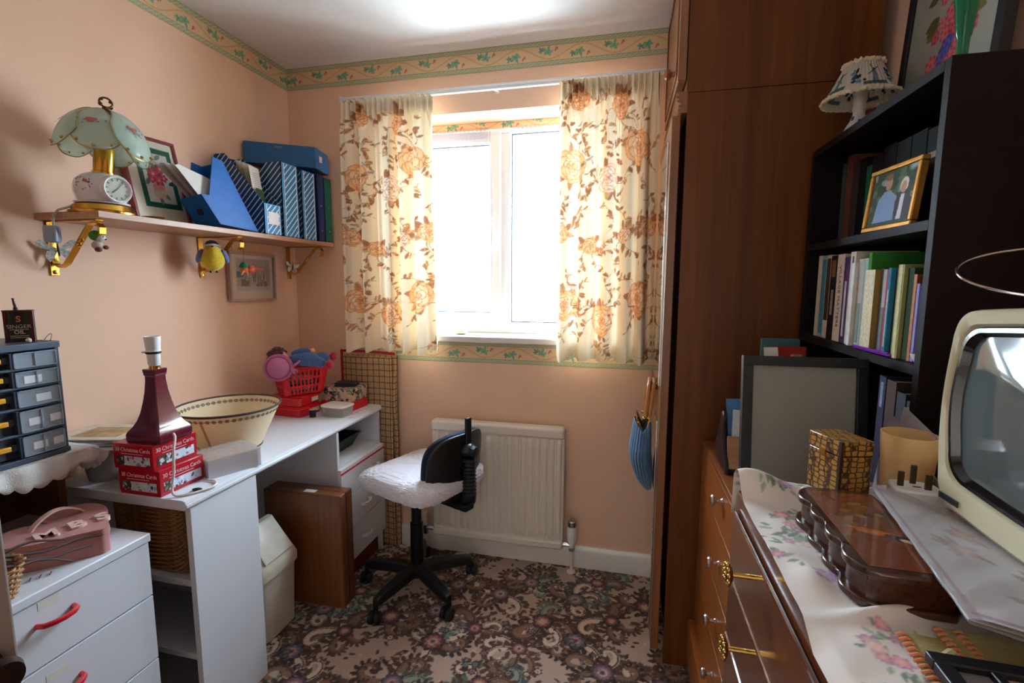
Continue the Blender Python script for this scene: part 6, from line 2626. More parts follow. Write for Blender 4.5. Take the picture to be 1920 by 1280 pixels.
# bookcase standing on the teak chest
bk_m = wood('dark_bookcase', (14, 5, 6), (24, 11, 12), 'Y', 1, .45, .0, .16)
t = thing('bookcase', 'almost black wooden bookcase standing on the teak chest against the right wall', 'bookcase', (.60, 1.26, KZ))
QX, QR, QY0, QY1 = .500, .694, .962, 1.560
obj('side_panel', bx(QX, QR, QY0, QY0 + .018, KZ + .001, 1.667), bk_m, t, bevel=.0008)
obj('side_panel', bx(QX, QR, QY1 - .018, QY1, KZ + .001, 1.667), bk_m, t, bevel=.0008)
for z in (1.649, 1.393, 1.141, KZ + .02):
    obj('shelf_board', bx(QX, QR - .006, QY0 + .018, QY1 - .018, z, z + .018), bk_m, t, bevel=.0008)
obj('back_board', bx(QR - .005, QR, QY0 + .018, QY1 - .018, KZ + .02, 1.66), bk_m, t)


def book(y1, y0, zb, h, col, x0=.516, depth=.125, label='', group='books on the middle bookcase shelf', page=(206, 196, 176), ttl=None, marks=None, tilt=0.0, pat=None):
    """spine faces the room; y1 > y0"""
    t = thing('book', label, 'book', (x0 + depth / 2, (y0 + y1) / 2, zb), group=group, world=False)
    w = (y1 - y0) / 2 - .0006
    dx = depth / 2
    m_ = mat('cover_%d_%d_%d' % col, col, .62, vary=.08, vscale=60) if pat is None else pat
    cth = min(.0025, w * .3)
    b = BM()
    box(b, -dx, dx, -w, -w + cth, .0005, h)
    box(b, -dx, dx, w - cth, w, .0005, h)
    box(b, -dx, -dx + cth, -w + cth, w - cth, .0005, h)
    obj('cover', b, m_, t, smooth=None)
    obj('page_block', bx(-dx + cth, dx - .003, -w + cth, w - cth, .003, h - .003), mat('pages_%d' % page[0], page, .8, vary=.06, vscale=300), t)
    if ttl:
        text, size, tc_, sx = ttl
        M = basis((-dx - .0003, 0, h * .52), (0, 0, -1), (0, -1, 0))
        text_mesh(text, size, mat('title_%d_%d_%d' % tc_, tc_, .5), t, M, .0002, name='title', sx=sx)
    if marks:
        for (z0, z1, wf, mc) in marks:
            obj('spine_print', bx(-dx - .0006, -dx, -w * wf, w * wf, h * z0, h * z1), mat('ink_%d_%d_%d' % mc, mc, .5, vary=.22, vscale=160), t)
    return t


Yb = [1.498, 1.472, 1.44, 1.413, 1.375, 1.334, 1.304, 1.276, 1.259, 1.231, 1.215, 1.2, 1.157, 1.147, 1.133, 1.111, 1.1, 1.081, 1.058, 1.037, 1.026, 1.017, 1.0]
SB = 1.1595
spec = [
    (.218, (206, 190, 166), 'thick cream-spined book, farthest on the middle shelf', dict()),
    (.217, (150, 176, 184), 'book with blue and white patterned spine near the far end of the middle shelf', dict(marks=[(.05, .95, .8, (60, 124, 146))])),
    (.217, (204, 186, 160), 'cream book with black and amber spine picture', dict(marks=[(.22, .96, .9, (70, 48, 30))])),
    (.213, (34, 30, 30), 'black book just left of the tall cream village book', dict(marks=[(.3, .6, .35, (150, 140, 130)), (.75, .95, .6, (120, 78, 40))])),
    (.215, (214, 200, 184), 'tall cream book lettered VILLAGE MATTERS in dark red', dict(ttl=('VILLAGE MATTERS', .0185, (132, 60, 54), 1.0))),
    (.207, (78, 46, 88), 'purple book right after the cream village book', dict(marks=[(.08, .72, .32, (196, 184, 186))])),
    (.217, (206, 196, 182), 'white book with speckled black spine lettering', dict(marks=[(.35, .95, .22, (70, 60, 60))])),
    (.190, (214, 210, 204), 'thin bright white book on the middle shelf', dict(x0=.508)),
    (.198, (172, 166, 156), 'grey white book beside the thin white one', dict(marks=[(.05, .5, .5, (110, 126, 110))])),
    (.199, (150, 172, 172), 'thin pale blue green book beside the tall green one', dict()),
    (.210, (56, 128, 52), 'tall thin bright green book in the middle of the row', dict(depth=.15)),
    (.172, (146, 118, 56), 'mustard book with cream spine in front of the tall green book', dict(x0=.506, marks=[(.0, 1.0, .96, (216, 202, 164))])),
    (.174, (96, 92, 88), 'thin dark grey book beside the mustard one', dict()),
    (.172, (170, 166, 164), 'thin book with grey photo spine next to the red one', dict(marks=[(.0, .55, .9, (100, 100, 110))])),
    (.171, (190, 62, 76), 'thin red book beside the blue one', dict(marks=[(.1, .9, .3, (226, 190, 186))])),
    (.174, (52, 124, 150), 'teal blue book with pale spine lettering', dict(x0=.508, marks=[(.1, .75, .3, (190, 206, 210))])),
    (.167, (40, 56, 60), 'dark slate book right of the teal one', dict()),
    (.179, (150, 144, 92), 'olive book with pale spine edge', dict(x0=.510, marks=[(.0, 1.0, .5, (196, 188, 140))])),
    (.172, (44, 64, 40), 'dark green book beside the olive one', dict()),
    (.160, (124, 72, 32), 'brown orange paperback near the shelf end', dict(marks=[(.0, 1., .9, (176, 96, 38))])),
    (.143, (150, 144, 196), 'thin lilac book near the shelf end', dict()),
    (.140, (60, 40, 96), 'thin violet book second from the near end', dict()),
    (.136, (170, 184, 186), 'short pale blue book at the near end of the middle shelf', dict()),
]
for k, (h, c, lb, kw) in enumerate(spec):
    y0 = Yb[k + 1] if k + 1 < len(Yb) else .984
    book(Yb[k], y0, SB, h, c, label=lb, **kw)
UB = 1.4115
up = [(1.535, 1.512, .214, (60, 70, 66), 'thin dark green book at the far end of the top shelf', {}),
      (1.508, 1.472, .226, (104, 56, 48), 'tall red brown book near the far end of the top shelf', {}),
      (1.470, 1.436, .205, (60, 50, 46), 'dark brown book beside the tall red brown one', {}),
      (1.434, 1.396, .20, (24, 22, 26), 'black book left of the green-striped one on the top shelf', {}),
      (1.394, 1.370, .176, (24, 96, 60), 'book with a green spine behind the golden photo frame', {}),
      (1.368, 1.318, .19, (26, 22, 22), 'fat black book behind the left side of the golden photo frame', dict(marks=[(.7, .8, .6, (120, 90, 50))])),
      (1.316, 1.262, .20, (22, 20, 30), 'fat navy black book behind the middle of the photo frame', {}),
      (1.26, 1.205, .196, (26, 22, 20), 'fat black brown book behind the photo frame', {}),
      (1.203, 1.15, .196, (18, 24, 22), 'fat dark green black book behind the right of the photo frame', {}),
      (1.148, 1.10, .19, (24, 20, 20), 'black book just right of the photo frame', dict(marks=[(.7, .76, .7, (110, 84, 50))])),
      (1.098, 1.048, .185, (28, 24, 22), 'dark book beside the cream one on the top shelf', dict(marks=[(.6, .66, .7, (110, 84, 50))])),
      (1.046, 1.012, .150, (200, 190, 164), 'cream book at the near end of the top shelf', {})]
for (y1, y0, h, c, lb, kw) in up:
    book(y1, y0, UB, h, c, x0=.570, depth=.10, label=lb, group='books on the top bookcase shelf', **kw)
LB = KZ + .0385
for m_ in bpy.data.materials:
    if m_.name.startswith('cover_'):
        m_.node_tree.nodes['Principled BSDF'].inputs['Specular IOR Level'].default_value = .12
lo = [(1.165, 1.138, .265, (36, 34, 66), 'navy book under the lower shelf behind the black frame', dict(marks=[(.75, .95, .4, (140, 140, 170))])),
      (1.134, 1.098, .262, (74, 48, 36), 'brown book under the lower shelf beside the navy one', {}),
      (1.094, 1.062, .245, (36, 46, 60), 'dark blue book under the lower shelf', {}),
      (1.058, 1.02, .235, (44, 46, 48), 'charcoal book under the lower shelf at the near end', dict(marks=[(.86, .95, .8, (110, 116, 124))]))]
for (y1, y0, h, c, lb, kw) in lo:
    book(y1, y0, LB, h, c, x0=.535, depth=.12, label=lb, group='books under the lower bookcase shelf', **kw)


def face_book(x0, x1, y, z0, h, col, lb, pic=None):
    t = thing('book', lb, 'book', ((x0 + x1) / 2, y, z0), group='books leaning beside the bookcase')
    obj('cover', bx(x0, x1, y, y + .003, z0, z0 + h), mat('cover_%d_%d_%d' % col, col, .5, vary=.08, vscale=60), t)
    obj('page_block', bx(x0 + .002, x1 - .002, y + .003, y + .014, z0 + .001, z0 + h - .002), mat('pages_206', (206, 196, 176), .8, vary=.06, vscale=300), t)
    obj('back_cover', bx(x0, x1, y + .014, y + .017, z0, z0 + h), mat('cover_%d_%d_%d' % col, col, .5), t)
    if pic:
        obj('cover_picture', bx(x0 + .04, x1 - .01, y - .0006, y, z0 + .03, z0 + h - .02), mat('cover_art', (176, 150, 110), .5, vary=.5, vscale=40), t)


face_book(.395, .496, 1.535, KZ + .001, .336, (70, 116, 120), 'teal covered book standing at the far end behind the black frame')
face_book(.415, .494, 1.475, KZ + .001, .320, (164, 36, 34), 'red covered book with a pale picture in front of the teal one', True)
r = random.Random(6)
gc = mat('grey_card', (150, 140, 146), .7)
for k, (y, hh_, tl, lb) in enumerate(((1.045, .235, .22, 'tallest grey card leaning in front of the lower books'), (1.005, .262, .26, 'grey card with a pin hole in the middle of the leaning three'), (.965, .20, .30, 'nearest and lowest grey card leaning by the bookcase edge'))):
    M = T(.492 - .006 * k, y - .030, KZ + .012, PI / 2) @ Matrix.Rotation(-tl, 4, 'Y')
    o = obj('grey_card', bx(-.040, .060, -.0012, .0012, 0, hh_, M), gc, base=M.translation)
    tag(o, lb, 'card', 'grey cards leaning by the bookcase')

# purple pen tray and white bowl on the lower shelf
t = thing('purple_case', 'flat bright purple plastic case on the edge of the middle shelf', 'case', (.506, 1.15, SB))
M = T(.509, 1.148, SB + .0005, .03)
vio = mat('violet_plastic', (126, 10, 168), .3, coat=.3)
obj('body', bx(-.006, .006, -.074, .074, 0, .006, M), vio, t, bevel=.002)
obj('hinge', tube(BM(), [M @ Vector((-.006, -.07, .006)), M @ Vector((-.006, .07, .006))], .002, 8), vio, t)
t = thing('white_bowl', 'small white bowl at the near end of the middle shelf', 'bowl', (.512, .998, SB))
obj('bowl_body', lathe(BM(), [(0, 0.0005), (.007, .0005), (.0085, .003), (.014, .012), (.015, .018), (.0135, .018), (.0125, .012), (0, .004)], 24, T(.520, 1.002, SB)), china, t)
obj('trinket', ball(BM(), (.520, 1.002, SB + .015), (.009, .009, .006), 10, 8), mat('peach_trinket', (216, 160, 120), .5), t)

# golden photo frame on the top shelf
t = thing('photo_frame', 'golden frame with a photo of two people on the top bookcase shelf', 'picture frame', (.51, 1.15, UB))
Mpf = basis((.507, 1.236, UB + .0005), (.014, -.165, 0), (.10, 0, 1))
FW, FH, w = .162, .130, .010
b = BM()
for a in ((0, FW, 0, w), (0, FW, FH - w, FH), (0, w, w, FH - w), (FW - w, FW, w, FH - w)):
    box(b, a[0], a[1], a[2], a[3], -.010, .004, Mpf)
obj('frame', b, mat('antique_gold', (176, 122, 52), .35, .7, vary=.15, vscale=90), t, bevel=.002)
pcv = Canvas(FW, FH, .0010, (52, 70, 46))
r = random.Random(3)
for k in range(70):
    pcv.ellipse(r.random() * FW, FH * r.uniform(.2, 1), r.uniform(.004, .014), r.uniform(.003, .009), r.random() * 3, r.choice(((40, 58, 38), (70, 92, 60), (90, 112, 84), (150, 166, 170), (30, 40, 30))), .7)
pcv.ellipse(FW * .80, FH * .85, .022, .014, .3, (176, 190, 198), .8, .5)
pcv.poly([(.02, .008), (.028, .055), (.046, .070), (.066, .068), (.088, .055), (.092, .008)], (128, 150, 186))
pcv.ellipse(.056, .086, .0105, .0155, 0, (176, 124, 96))
pcv.ellipse(.056, .097, .0105, .007, 0, (120, 84, 64))
pcv.poly([(.088, .008), (.086, .045), (.098, .058), (.118, .058), (.134, .045), (.138, .008)], (56, 50, 66))
pcv.poly([(.098, .008), (.102, .056), (.112, .056), (.112, .008)], (210, 208, 214))
pcv.ellipse(.107, .074, .012, .015, 0, (216, 210, 202))
pcv.ellipse(.106, .070, .0085, .011, 0, (190, 144, 118))
flat_sheet('photo', Mpf @ Vector((w, w, .0)), (Mpf.to_3x3() @ Vector((1, 0, 0)))[:], (Mpf.to_3x3() @ Vector((0, 1, 0)))[:], FW - 2 * w, FH - 2 * w, .0012, pcv, painted('photo_gloss', .25, coat=.5), t)
obj('stand_leg', bx(FW * .4, FW * .6, .0, FH * .7, -.014, -.011, Mpf), blk, t)

# little lamp with a gathered shade
QT = 1.6675
LMX, LMY = .542, 1.395
t = thing('delft_lamp', 'small blue and white china lamp with a frilled shade on top of the bookcase', 'lamp', (LMX, LMY, QT))
dl = mat('delft_china', (206, 206, 212), .2, coat=.4, vary=.03)
obj('china_base', solid_lathe([(.030, .0005), (.031, .006), (.026, .016), (.018, .030), (.013, .044), (.0125, .050)], 28, T(LMX, LMY, QT)), dl, t)
cob = mat('cobalt_print', (44, 54, 96), .3)
b = BM()
for k in range(16):
    a = k * .9
    zq = .008 + .035 * ((k * 7) % 10) / 10
    rr = .030 - .017 * (zq / .044) ** .8 + .0012
    M = basis(Vector((LMX + rr * math.cos(a), LMY + rr * math.sin(a), QT + zq)), (-math.sin(a), math.cos(a), 0), (-.3 * math.cos(a), -.3 * math.sin(a), 1))
    lathe(b, [(0, .0012), (.0042, .0002)], 8, M)
obj('blue_flowers', b, cob, t)
obj('stem', solid_lathe([(.0125, .049), (.0145, .056), (.0135, .072), (.0155, .078), (.0155, .082), (.0145, .084), (.017, .105), (.012, .110)], 24, T(LMX, LMY, QT)), mat('cream_china', (196, 188, 176), .3), t)
dcv = Canvas(.52, .085, .0010, (208, 200, 184), wrap=True)
r = random.Random(23)
NAV = ((34, 48, 74), (56, 84, 110), (110, 150, 156), (40, 50, 66))
for k in range(5):
    cx = k * .104 + .03
    for q in range(9):
        dcv.ellipse(cx + r.gauss(0, .014), .02 + r.random() * .02, r.uniform(.003, .007), r.uniform(.003, .006), 0, r.choice(NAV))
    for q in range(8):
        a = r.random() * 6.28
        dcv.leaf(cx, .045, .018, .004, a, r.choice(NAV))
    cx += .052
    dcv.poly([(cx - .008, .018), (cx - .004, .05), (cx + .004, .05), (cx + .008, .018)], (110, 130, 140))
    dcv.poly([(cx - .006, .05), (cx, .058), (cx + .006, .05)], (34, 40, 56))
    for q in range(4):
        a = .5 + q * PI / 2
        dcv.stroke([(cx, .05), (cx + .02 * math.cos(a), .05 + .02 * math.sin(a))], .0028, (52, 74, 92))
    dcv.rect(cx - .03, cx + .03, .012, .020, (96, 112, 112))
    for q in range(7):
        dcv.stroke([(cx - .03, .011 + q * .0012), (cx + .03, .0115 + q * .0012)], .0006, (44, 56, 66), .6)
ang = np.linspace(0, 2 * PI, 300)
hz_ = np.linspace(0, 1, 60)
A, Hh = np.meshgrid(ang, hz_)
rb_, rt_ = .076, .037
rip = 1 + .022 * np.sin(A * 46) * (.35 + .65 * Hh)
RR = (rb_ + (rt_ - rb_) * Hh) * rip
ZS = QT + .080
P = np.stack([LMX + RR * np.cos(A), LMY + RR * np.sin(A), ZS + .078 * Hh], -1)
pattern_sheet('gathered_shade', P, A / (2 * PI) * .52, Hh * .083, dcv, painted('shade_cotton', .85, translucent=.35), t)


def frill(nm, rad, z, wv, n):
    b = BM()
    pts = [(LMX + (rad + .003 * math.sin(i * 2.6)) * math.cos(2 * PI * i / n), LMY + (rad + .003 * math.sin(i * 2.6)) * math.sin(2 * PI * i / n), z + wv * math.sin(i * 1.9)) for i in range(n)]
    tube(b, pts, [.0046 + .0014 * math.sin(i * 2.3) for i in range(n)], 7, closed=True)
    obj(nm, b, mat('cream_frill', (214, 198, 166), .9, bump=.6, bscale=600), t)


frill('bottom_frill', rb_ + .002, ZS, .0008, 110)
frill('top_frill', rt_ + .002, ZS + .078, .0016, 70)

# picture and green vase on top of the bookcase
t = thing('bouquet_picture', 'black framed picture of red and blue roses standing on the bookcase', 'picture', (.64, 1.27, QT))
Mbp = basis((.628, 1.418, QT + .0005), (.0, -1, 0), (.055, 0, 1))
GW, GH, w = .345, .47, .022
b = BM()
for a in ((0, GW, 0, w), (0, GW, GH - w, GH), (0, w, w, GH - w), (GW - w, GW, w, GH - w)):
    box(b, a[0], a[1], a[2], a[3], -.014, .006, Mbp)
obj('frame', b, mat('black_frame', (20, 20, 24), .35), t, bevel=.001)
bq = Canvas(GW, GH, .0014, (150, 150, 140))
r = random.Random(33)
for k in range(16):
    a = r.random() * 6.28
    bq.leaf(.165 + .06 * math.cos(a), .22 + .12 * math.sin(a), .05, .012, a + r.uniform(-.5, .5), r.choice(((84, 90, 50), (110, 104, 50))))
for k in range(70):
    x, y = .165 + r.gauss(0, .028), .205 + r.uniform(-.15, .17)
    c = r.choice((((150, 40, 56), (196, 84, 100)), ((52, 62, 140), (90, 104, 180)), ((170, 50, 64), (206, 100, 110)), ((180, 60, 76), (214, 110, 120))))
    bq.flower(x, y, r.uniform(.013, .022), c, 7, r.random(), c[0])
flat_sheet('print', Mbp @ Vector((w, w, .0)), (Mbp.to_3x3() @ Vector((1, 0, 0)))[:], (Mbp.to_3x3() @ Vector((0, 1, 0)))[:], GW - 2 * w, GH - 2 * w, .0022, bq, painted('print_paper', .35, coat=.4), t)
t = thing('glass_vase', 'slim dark green glass vase on the near corner of the bookcase top', 'vase', (.527, .985, QT))
gv = glassy('green_glass', (20, 120, 84), .35, .05)
obj('vase_body', lathe(BM(), [(0, .0005), (.008, .0005), (.0085, .03), (.0105, .036), (.013, .06), (.019, .11), (.024, .15), (.0225, .15), (.017, .11), (.011, .06), (.008, .038), (0, .034)], 28, T(.524, .984, QT)), gv, t)

# things on the teak chest
dly = mat('white_doily', (200, 200, 206), .9, bump=.6, bscale=500)
b = BM()
pts = [(.085 + .006 * abs(math.sin(a * 12))) for a in [2 * PI * i / 120 for i in range(120)]]
prism(b, [(pts[i] * math.cos(2 * PI * i / 120), pts[i] * math.sin(2 * PI * i / 120)) for i in range(120)], .0005, .002, T(.392, 1.47, KZ))
tag(obj('doily', b, dly), 'white scalloped doily on the teak chest under the letter rack', 'doily')
t = thing('letter_rack', 'black letter rack with curved sides on the teak chest behind the black frame', 'letter rack', (.36, 1.38, KZ + .002))
rk = mat('black_lacquer', (20, 17, 20), .3, coat=.4)
for x in (.272, .404):
    M = basis((x, 0, 0), (0, 1, 0), (0, 0, 1))
    poly = [(1.30, KZ + .003), (1.31, KZ + .028), (1.345, KZ + .06), (1.355, KZ + .10), (1.35, KZ + .135), (1.365, KZ + .155), (1.385, KZ + .15), (1.40, KZ + .12), (1.44, KZ + .06), (1.46, KZ + .03), (1.465, KZ + .003)]
    obj('side_panel', prism(BM(), poly, -.005, .005, M), rk, t, bevel=.002)
tanw = wood('rack_divider', (150, 104, 70), (190, 146, 108), 'X', 1, .45, .1)
for k, (y, h) in enumerate(((1.318, .085), (1.36, .11), (1.40, .13))):
    M = basis((.277, y, KZ + .012), (1, 0, 0), (0, .35, 1))
    obj('divider', bx(0, .122, 0, h, -.003, .003, M), tanw if k == 0 else rk, t)
obj('base', bx(.277, .399, 1.305, 1.46, KZ + .003, KZ + .012), rk, t)
env = mat('blue_white_paper', (206, 214, 226), .6)
for k, (y, h, lb, m_) in enumerate(((1.332, .150, 'white leaflet with blue line at the front of the letter rack', env), (1.345, .175, 'blue leaflet behind the front one in the letter rack', mat('blue_leaflet', (70, 120, 176), .5)),
                                    (1.372, .318, 'tall white sheet sticking up behind the black frame', paper_m), (1.385, .14, 'cream envelope at the back of the letter rack', mat('cream_sheet', (210, 198, 168), .7)))):
    M = basis((.283 + (.002, .004, .112, .006)[k], y, KZ + .015), (1, .0, 0), (0, .30, 1)) @ Matrix.Rotation((-.06, .05, .04, -.03)[k], 4, 'Z')
    o = obj('paper', bx(0, (.10, .10, .036, .10)[k], 0, h, 0, .0012, M), m_, base=M.translation)
    tag(o, lb, 'paper', 'papers in the letter rack')
t = thing('black_frame', 'empty black picture frame with beige backing leaning on the teak chest', 'picture frame', (.358, 1.06, KZ))
Mfr = basis((.243, 1.030, KZ + .001), (.228, .006, 0), (0, .12, 1))
GW, GH, w = .230, .350, .0195
b = BM()
for a in ((0, GW, 0, w), (0, GW, GH - w, GH), (0, w, w, GH - w), (GW - w, GW, w, GH - w)):
    box(b, a[0], a[1], a[2], a[3], -.012, .006, Mfr)
obj('frame', b, mat('black_frame', (20, 20, 24), .35), t, bevel=.0012)
obj('backing', bx(w, GW - w, w, GH - w, -.008, -.004, Mfr), mat('beige_backing', (150, 134, 110), .6, vary=.05, vscale=9), t)
obj('glass', bx(w, GW - w, w, GH - w, -.002, .0, Mfr), glassy('frame_glass', (220, 225, 225), .86, .03), t)

# things on the cloth
CZ2 = .9545
t = thing('lattice_box', 'small tall box with dark scale lattice over mustard, standing on the cloth', 'box', (.35, .865, CZ2))
Mlb = T(.345, .852, CZ2 + .0015, .33)
lat, n_, l_, bb_ = principled('scale_lattice')
tc = n_.new('ShaderNodeTexCoord')
mpn = n_.new('ShaderNodeMapping')
mpn.inputs['Scale'].default_value = (88, 88, 118)
vor = n_.new('ShaderNodeTexVoronoi')
vor.feature = 'DISTANCE_TO_EDGE'
vor.inputs['Randomness'].default_value = .35
vor.inputs['Scale'].default_value = 1.0
l_.new(tc.outputs['Object'], mpn.inputs['Vector'])
l_.new(mpn.outputs['Vector'], vor.inputs['Vector'])
crr = n_.new('ShaderNodeValToRGB')
crr.color_ramp.elements[0].position = .05
crr.color_ramp.elements[0].color = lin((66, 36, 14))
crr.color_ramp.elements[1].position = .16
crr.color_ramp.elements[1].color = lin((178, 128, 50))
l_.new(vor.outputs['Distance'], crr.inputs['Fac'])
l_.new(crr.outputs['Color'], bb_.inputs['Base Color'])
bb_.inputs['Roughness'].default_value = .35
bb_.inputs['Coat Weight'].default_value = .3
obj('body', bx(-.027, .027, -.034, .034, 0, .079, Mlb), lat, t, bevel=.0015)
obj('lid', bx(-.0275, .0275, -.0345, .0345, .0805, .104, Mlb), lat, t, bevel=.0015)
obj('corner_post', bx(-.0285, -.024, -.0355, -.031, 0, .1042, Mlb), mat('dark_corner', (56, 30, 14), .4), t)
obj('clasp', bx(-.031, -.0275, -.006, .006, .074, .084, Mlb), gold, t)
t = thing('handkerchief', 'crumpled white cloth between the lattice box and the glass tumbler', 'cloth', (.41, .86, CZ2))


def hank(u, v):
    a = 2 * PI * u
    rr = .044 * (1 - v) ** .6
    return (.418 + rr * 1.1 * math.cos(a), .905 - .05 + rr * .45 * math.sin(a), CZ2 + .001 + .026 * v + .006 * math.sin(a * 5 + v * 6) * v * (1 - v) * 3)


obj('folds', surf(BM(), hank, 60, 14, wrap_u=True), mat('white_cotton', (216, 210, 206), .9), t, smooth=60)
b = BM()
for k in range(3):
    tube(b, [(.292 + .006 * k + .010 * math.cos(a), .818 - .004 * k + .006 * math.sin(a), CZ2 + .012 + .012 * math.sin(a)) for a in [2 * PI * i / 18 for i in range(18)]], .003, 7, closed=True)
tag(obj('ribbon', b, mat('white_ribbon', (226, 220, 222), .6)), 'loops of white ribbon beside the lattice box on the cloth', 'ribbon')
t = thing('candle_glass', 'frosted amber glass tumbler holding a white candle beside the television', 'candle holder', (.462, .905, CZ2))
cz = KZ + .001 if False else CZ2 + .002
amb = glassy('amber_frost', (250, 222, 172), .35, .45, translucent=True)
GX, GY = .450, .872
obj('glass', lathe(BM(), [(0, .001), (.030, .001), (.032, .004), (.038, .108), (.0362, .108), (.030, .007), (0, .006)], 36, T(GX, GY, cz)), amb, t)
cd = obj('candle', solid_lathe([(.027, .008), (.029, .075), (.02, .080)], 28, T(GX, GY, cz)), mat('white_wax', (226, 216, 206), .5), t)
obj('wick', tube(BM(), [(GX, GY, cz + .08), (GX + .001, GY, cz + .09)], .001, 6), blk, cd)
t = thing('white_plug', 'white three-pin plug lying pins up in front of the amber tumbler', 'plug', (.43, .812, CZ2))
Mp = T(.430, .806, CZ2 + .014, -.15)
b = BM()
rbox(b, .064, .052, 0, .034, Mp, 4, 32, .96)
pl = obj('plug_body', b, whiteplastic, t, bevel=.003)
for (x, y, w_, l_2) in ((-.020, -.004, .0035, .022), (.0, .012, .0035, .028), (.012, -.008, .004, .022)):
    obj('pin', bx(x - w_, x + w_, y - .002, y + .002, .034, .034 + l_2, Mp), mat('tarnished_pin', (84, 64, 44), .4, .6), t)
obj('flex', tube(BM(), [Mp @ Vector((.026, .02, .01)), Mp @ Vector((.05, .04, -.004)), Mp @ Vector((.09, .03, -.008)), Mp @ Vector((.12, -.01, -.008))], .0035, 8), whiteplastic, t)
obj('fuse_slot', bx(-.004, .006, -.004, .0, .034, .0345, Mp), mat('fuse_red', (120, 40, 40), .5), t)

# carved wooden box
t = thing('carved_box', 'dark carved wooden box with scalloped edge and inlaid lid on the cloth', 'box', (.30, .665, CZ2))
crv = wood('walnut_carved', (46, 20, 10), (78, 38, 20), 'Y', 1.2, .22, .4)
BXm = Matrix.Translation((.259, .558, CZ2 + .001)) @ Matrix.Rotation(-.02, 4, 'Z')


def scallop(inset=0.0, ext=.0):
    pts = []
    n = 4
    L = .205
    for k in range(n):
        for i in range(9):
            f = i / 8
            y = L * (k + f) / n
            x = -.0085 * math.sin(PI * f) - ext + inset
            pts.append((x, y))
    pts += [(.012, L + .010 + ext - inset), (.082, L + .010 + ext - inset), (.092 + ext - inset, L), (.092 + ext - inset, .004), (.082, -.008 - ext + inset), (.014, -.008 - ext + inset)]
    return pts[::-1]


obj('body', prism(BM(), scallop(.004), .004, .034, BXm), crv, t, bevel=.001)
obj('base_moulding', prism(BM(), scallop(0, .003), .0, .009, BXm), crv, t, bevel=.0035, segs=3)
ld = obj('lid', prism(BM(), scallop(0, .002), .0345, .045, BXm), crv, t, bevel=.004, segs=3)
inl = wood('walnut_top', (96, 48, 26), (136, 76, 44), 'Y', 1.2, .25, .5)
iv = Canvas(.085, .20, .0009, (116, 62, 36))
r = random.Random(5)
for k in range(30):
    iv.stroke([(0, .2 * r.random()), (.1, .2 * r.random())], .002, (98, 52, 30), .35)
for k in range(14):
    iv.leaf(.02 + r.random() * .05, .11 + r.random() * .06, r.uniform(.012, .03), .005, r.uniform(-.4, .6), r.choice(((60, 42, 28), (120, 92, 50), (84, 66, 36), (40, 30, 26))))
iv.leaf(.012, .095, .07, .006, -.35, (164, 84, 40))
iv.leaf(.02, .085, .05, .005, -.2, (176, 96, 50))
iv.ellipse(.062, .074, .014, .006, -.3, (44, 40, 42))
iv.ellipse(.070, .066, .010, .004, -.5, (206, 178, 140))
iv.stroke([(.074, .064), (.094, .052)], .003, (206, 178, 140))
flat_sheet('inlay', BXm @ Vector((.004, .002, .0453)), (BXm.to_3x3() @ Vector((1, 0, 0)))[:], (BXm.to_3x3() @ Vector((0, 1, 0)))[:], .084, .20, .0012, iv, painted('marquetry', .22, coat=.6), ld)

# plastic-wrapped embroidery
t = thing('plastic_folder', 'clear plastic sleeve with folded embroidered linen lying across the carved box', 'sleeve', (.40, .62, 1.0))
A_, B_, C_, D_ = Vector((.362, .790, 1.0045)), Vector((.303, .474, 1.005)), Vector((.486, .430, .988)), Vector((.462, .712, .986))


def quad(u, v, off=0.0):
    p = (A_ * (1 - u) + D_ * u) * (1 - v) + (B_ * (1 - u) + C_ * u) * v
    return p + Vector((0, 0, off))


ln = Canvas(.2, .34, .0012, (206, 196, 192))
r = random.Random(8)
for (x, y, s) in ((.10, .10, .03), (.07, .16, .035), (.13, .2, .03), (.09, .27, .03)):
    for k in range(10):
        a = r.random() * 6.28
        ln.leaf(x, y, s, .006, a, r.choice(((150, 110, 80), (170, 130, 110), (120, 110, 90), (176, 110, 120))), .6)
    ln.flower(x, y, s * .5, ((186, 130, 110), (206, 160, 140)), 6, .3)
ln.stroke([(.012, .0), (.012, .34)], .004, (150, 70, 90), .8)
ln.stroke([(.0, .328), (.2, .328)], .005, (120, 60, 76), .7)
uu = np.linspace(0, 1, 70)
vv = np.linspace(0, 1, 110)
U, V = np.meshgrid(uu, vv)


def npquad(U, V, off):
    A, B, C, D = [np.array(q[:]) for q in (A_, B_, C_, D_)]
    U3, V3 = U[..., None], V[..., None]
    P = (A * (1 - U3) + D * U3) * (1 - V3) + (B * (1 - U3) + C * U3) * V3
    P[..., 2] += off
    return P


pattern_sheet('folded_linen', npquad(U * .96 + .02, V * .96 + .02, .0035), U * .19 + .005, V * .33 + .005, ln, painted('linen_print', .8), t)
b = BM()
surf(b, lambda u, v: quad(.015 + .97 * u, .015 + .97 * v, .0), 4, 4)
obj('linen_underside', b, mat('linen_back', (196, 186, 180), .8), t)
film = glassy('clear_film', (235, 235, 240), .70, .08)
b = BM()


def sleeve(u, v):
    a = 2 * PI * u
    w = .5 - .5 * math.cos(a)
    s = math.sin(a)
    return quad(w * 1.0, v, .0022 + .0052 * math.copysign(abs(s) ** .5, -s) + .0007 * math.sin(v * 37 + w * 20))


surf(b, sleeve, 56, 60, wrap_u=True)
obj('film', b, film, t, smooth=60)

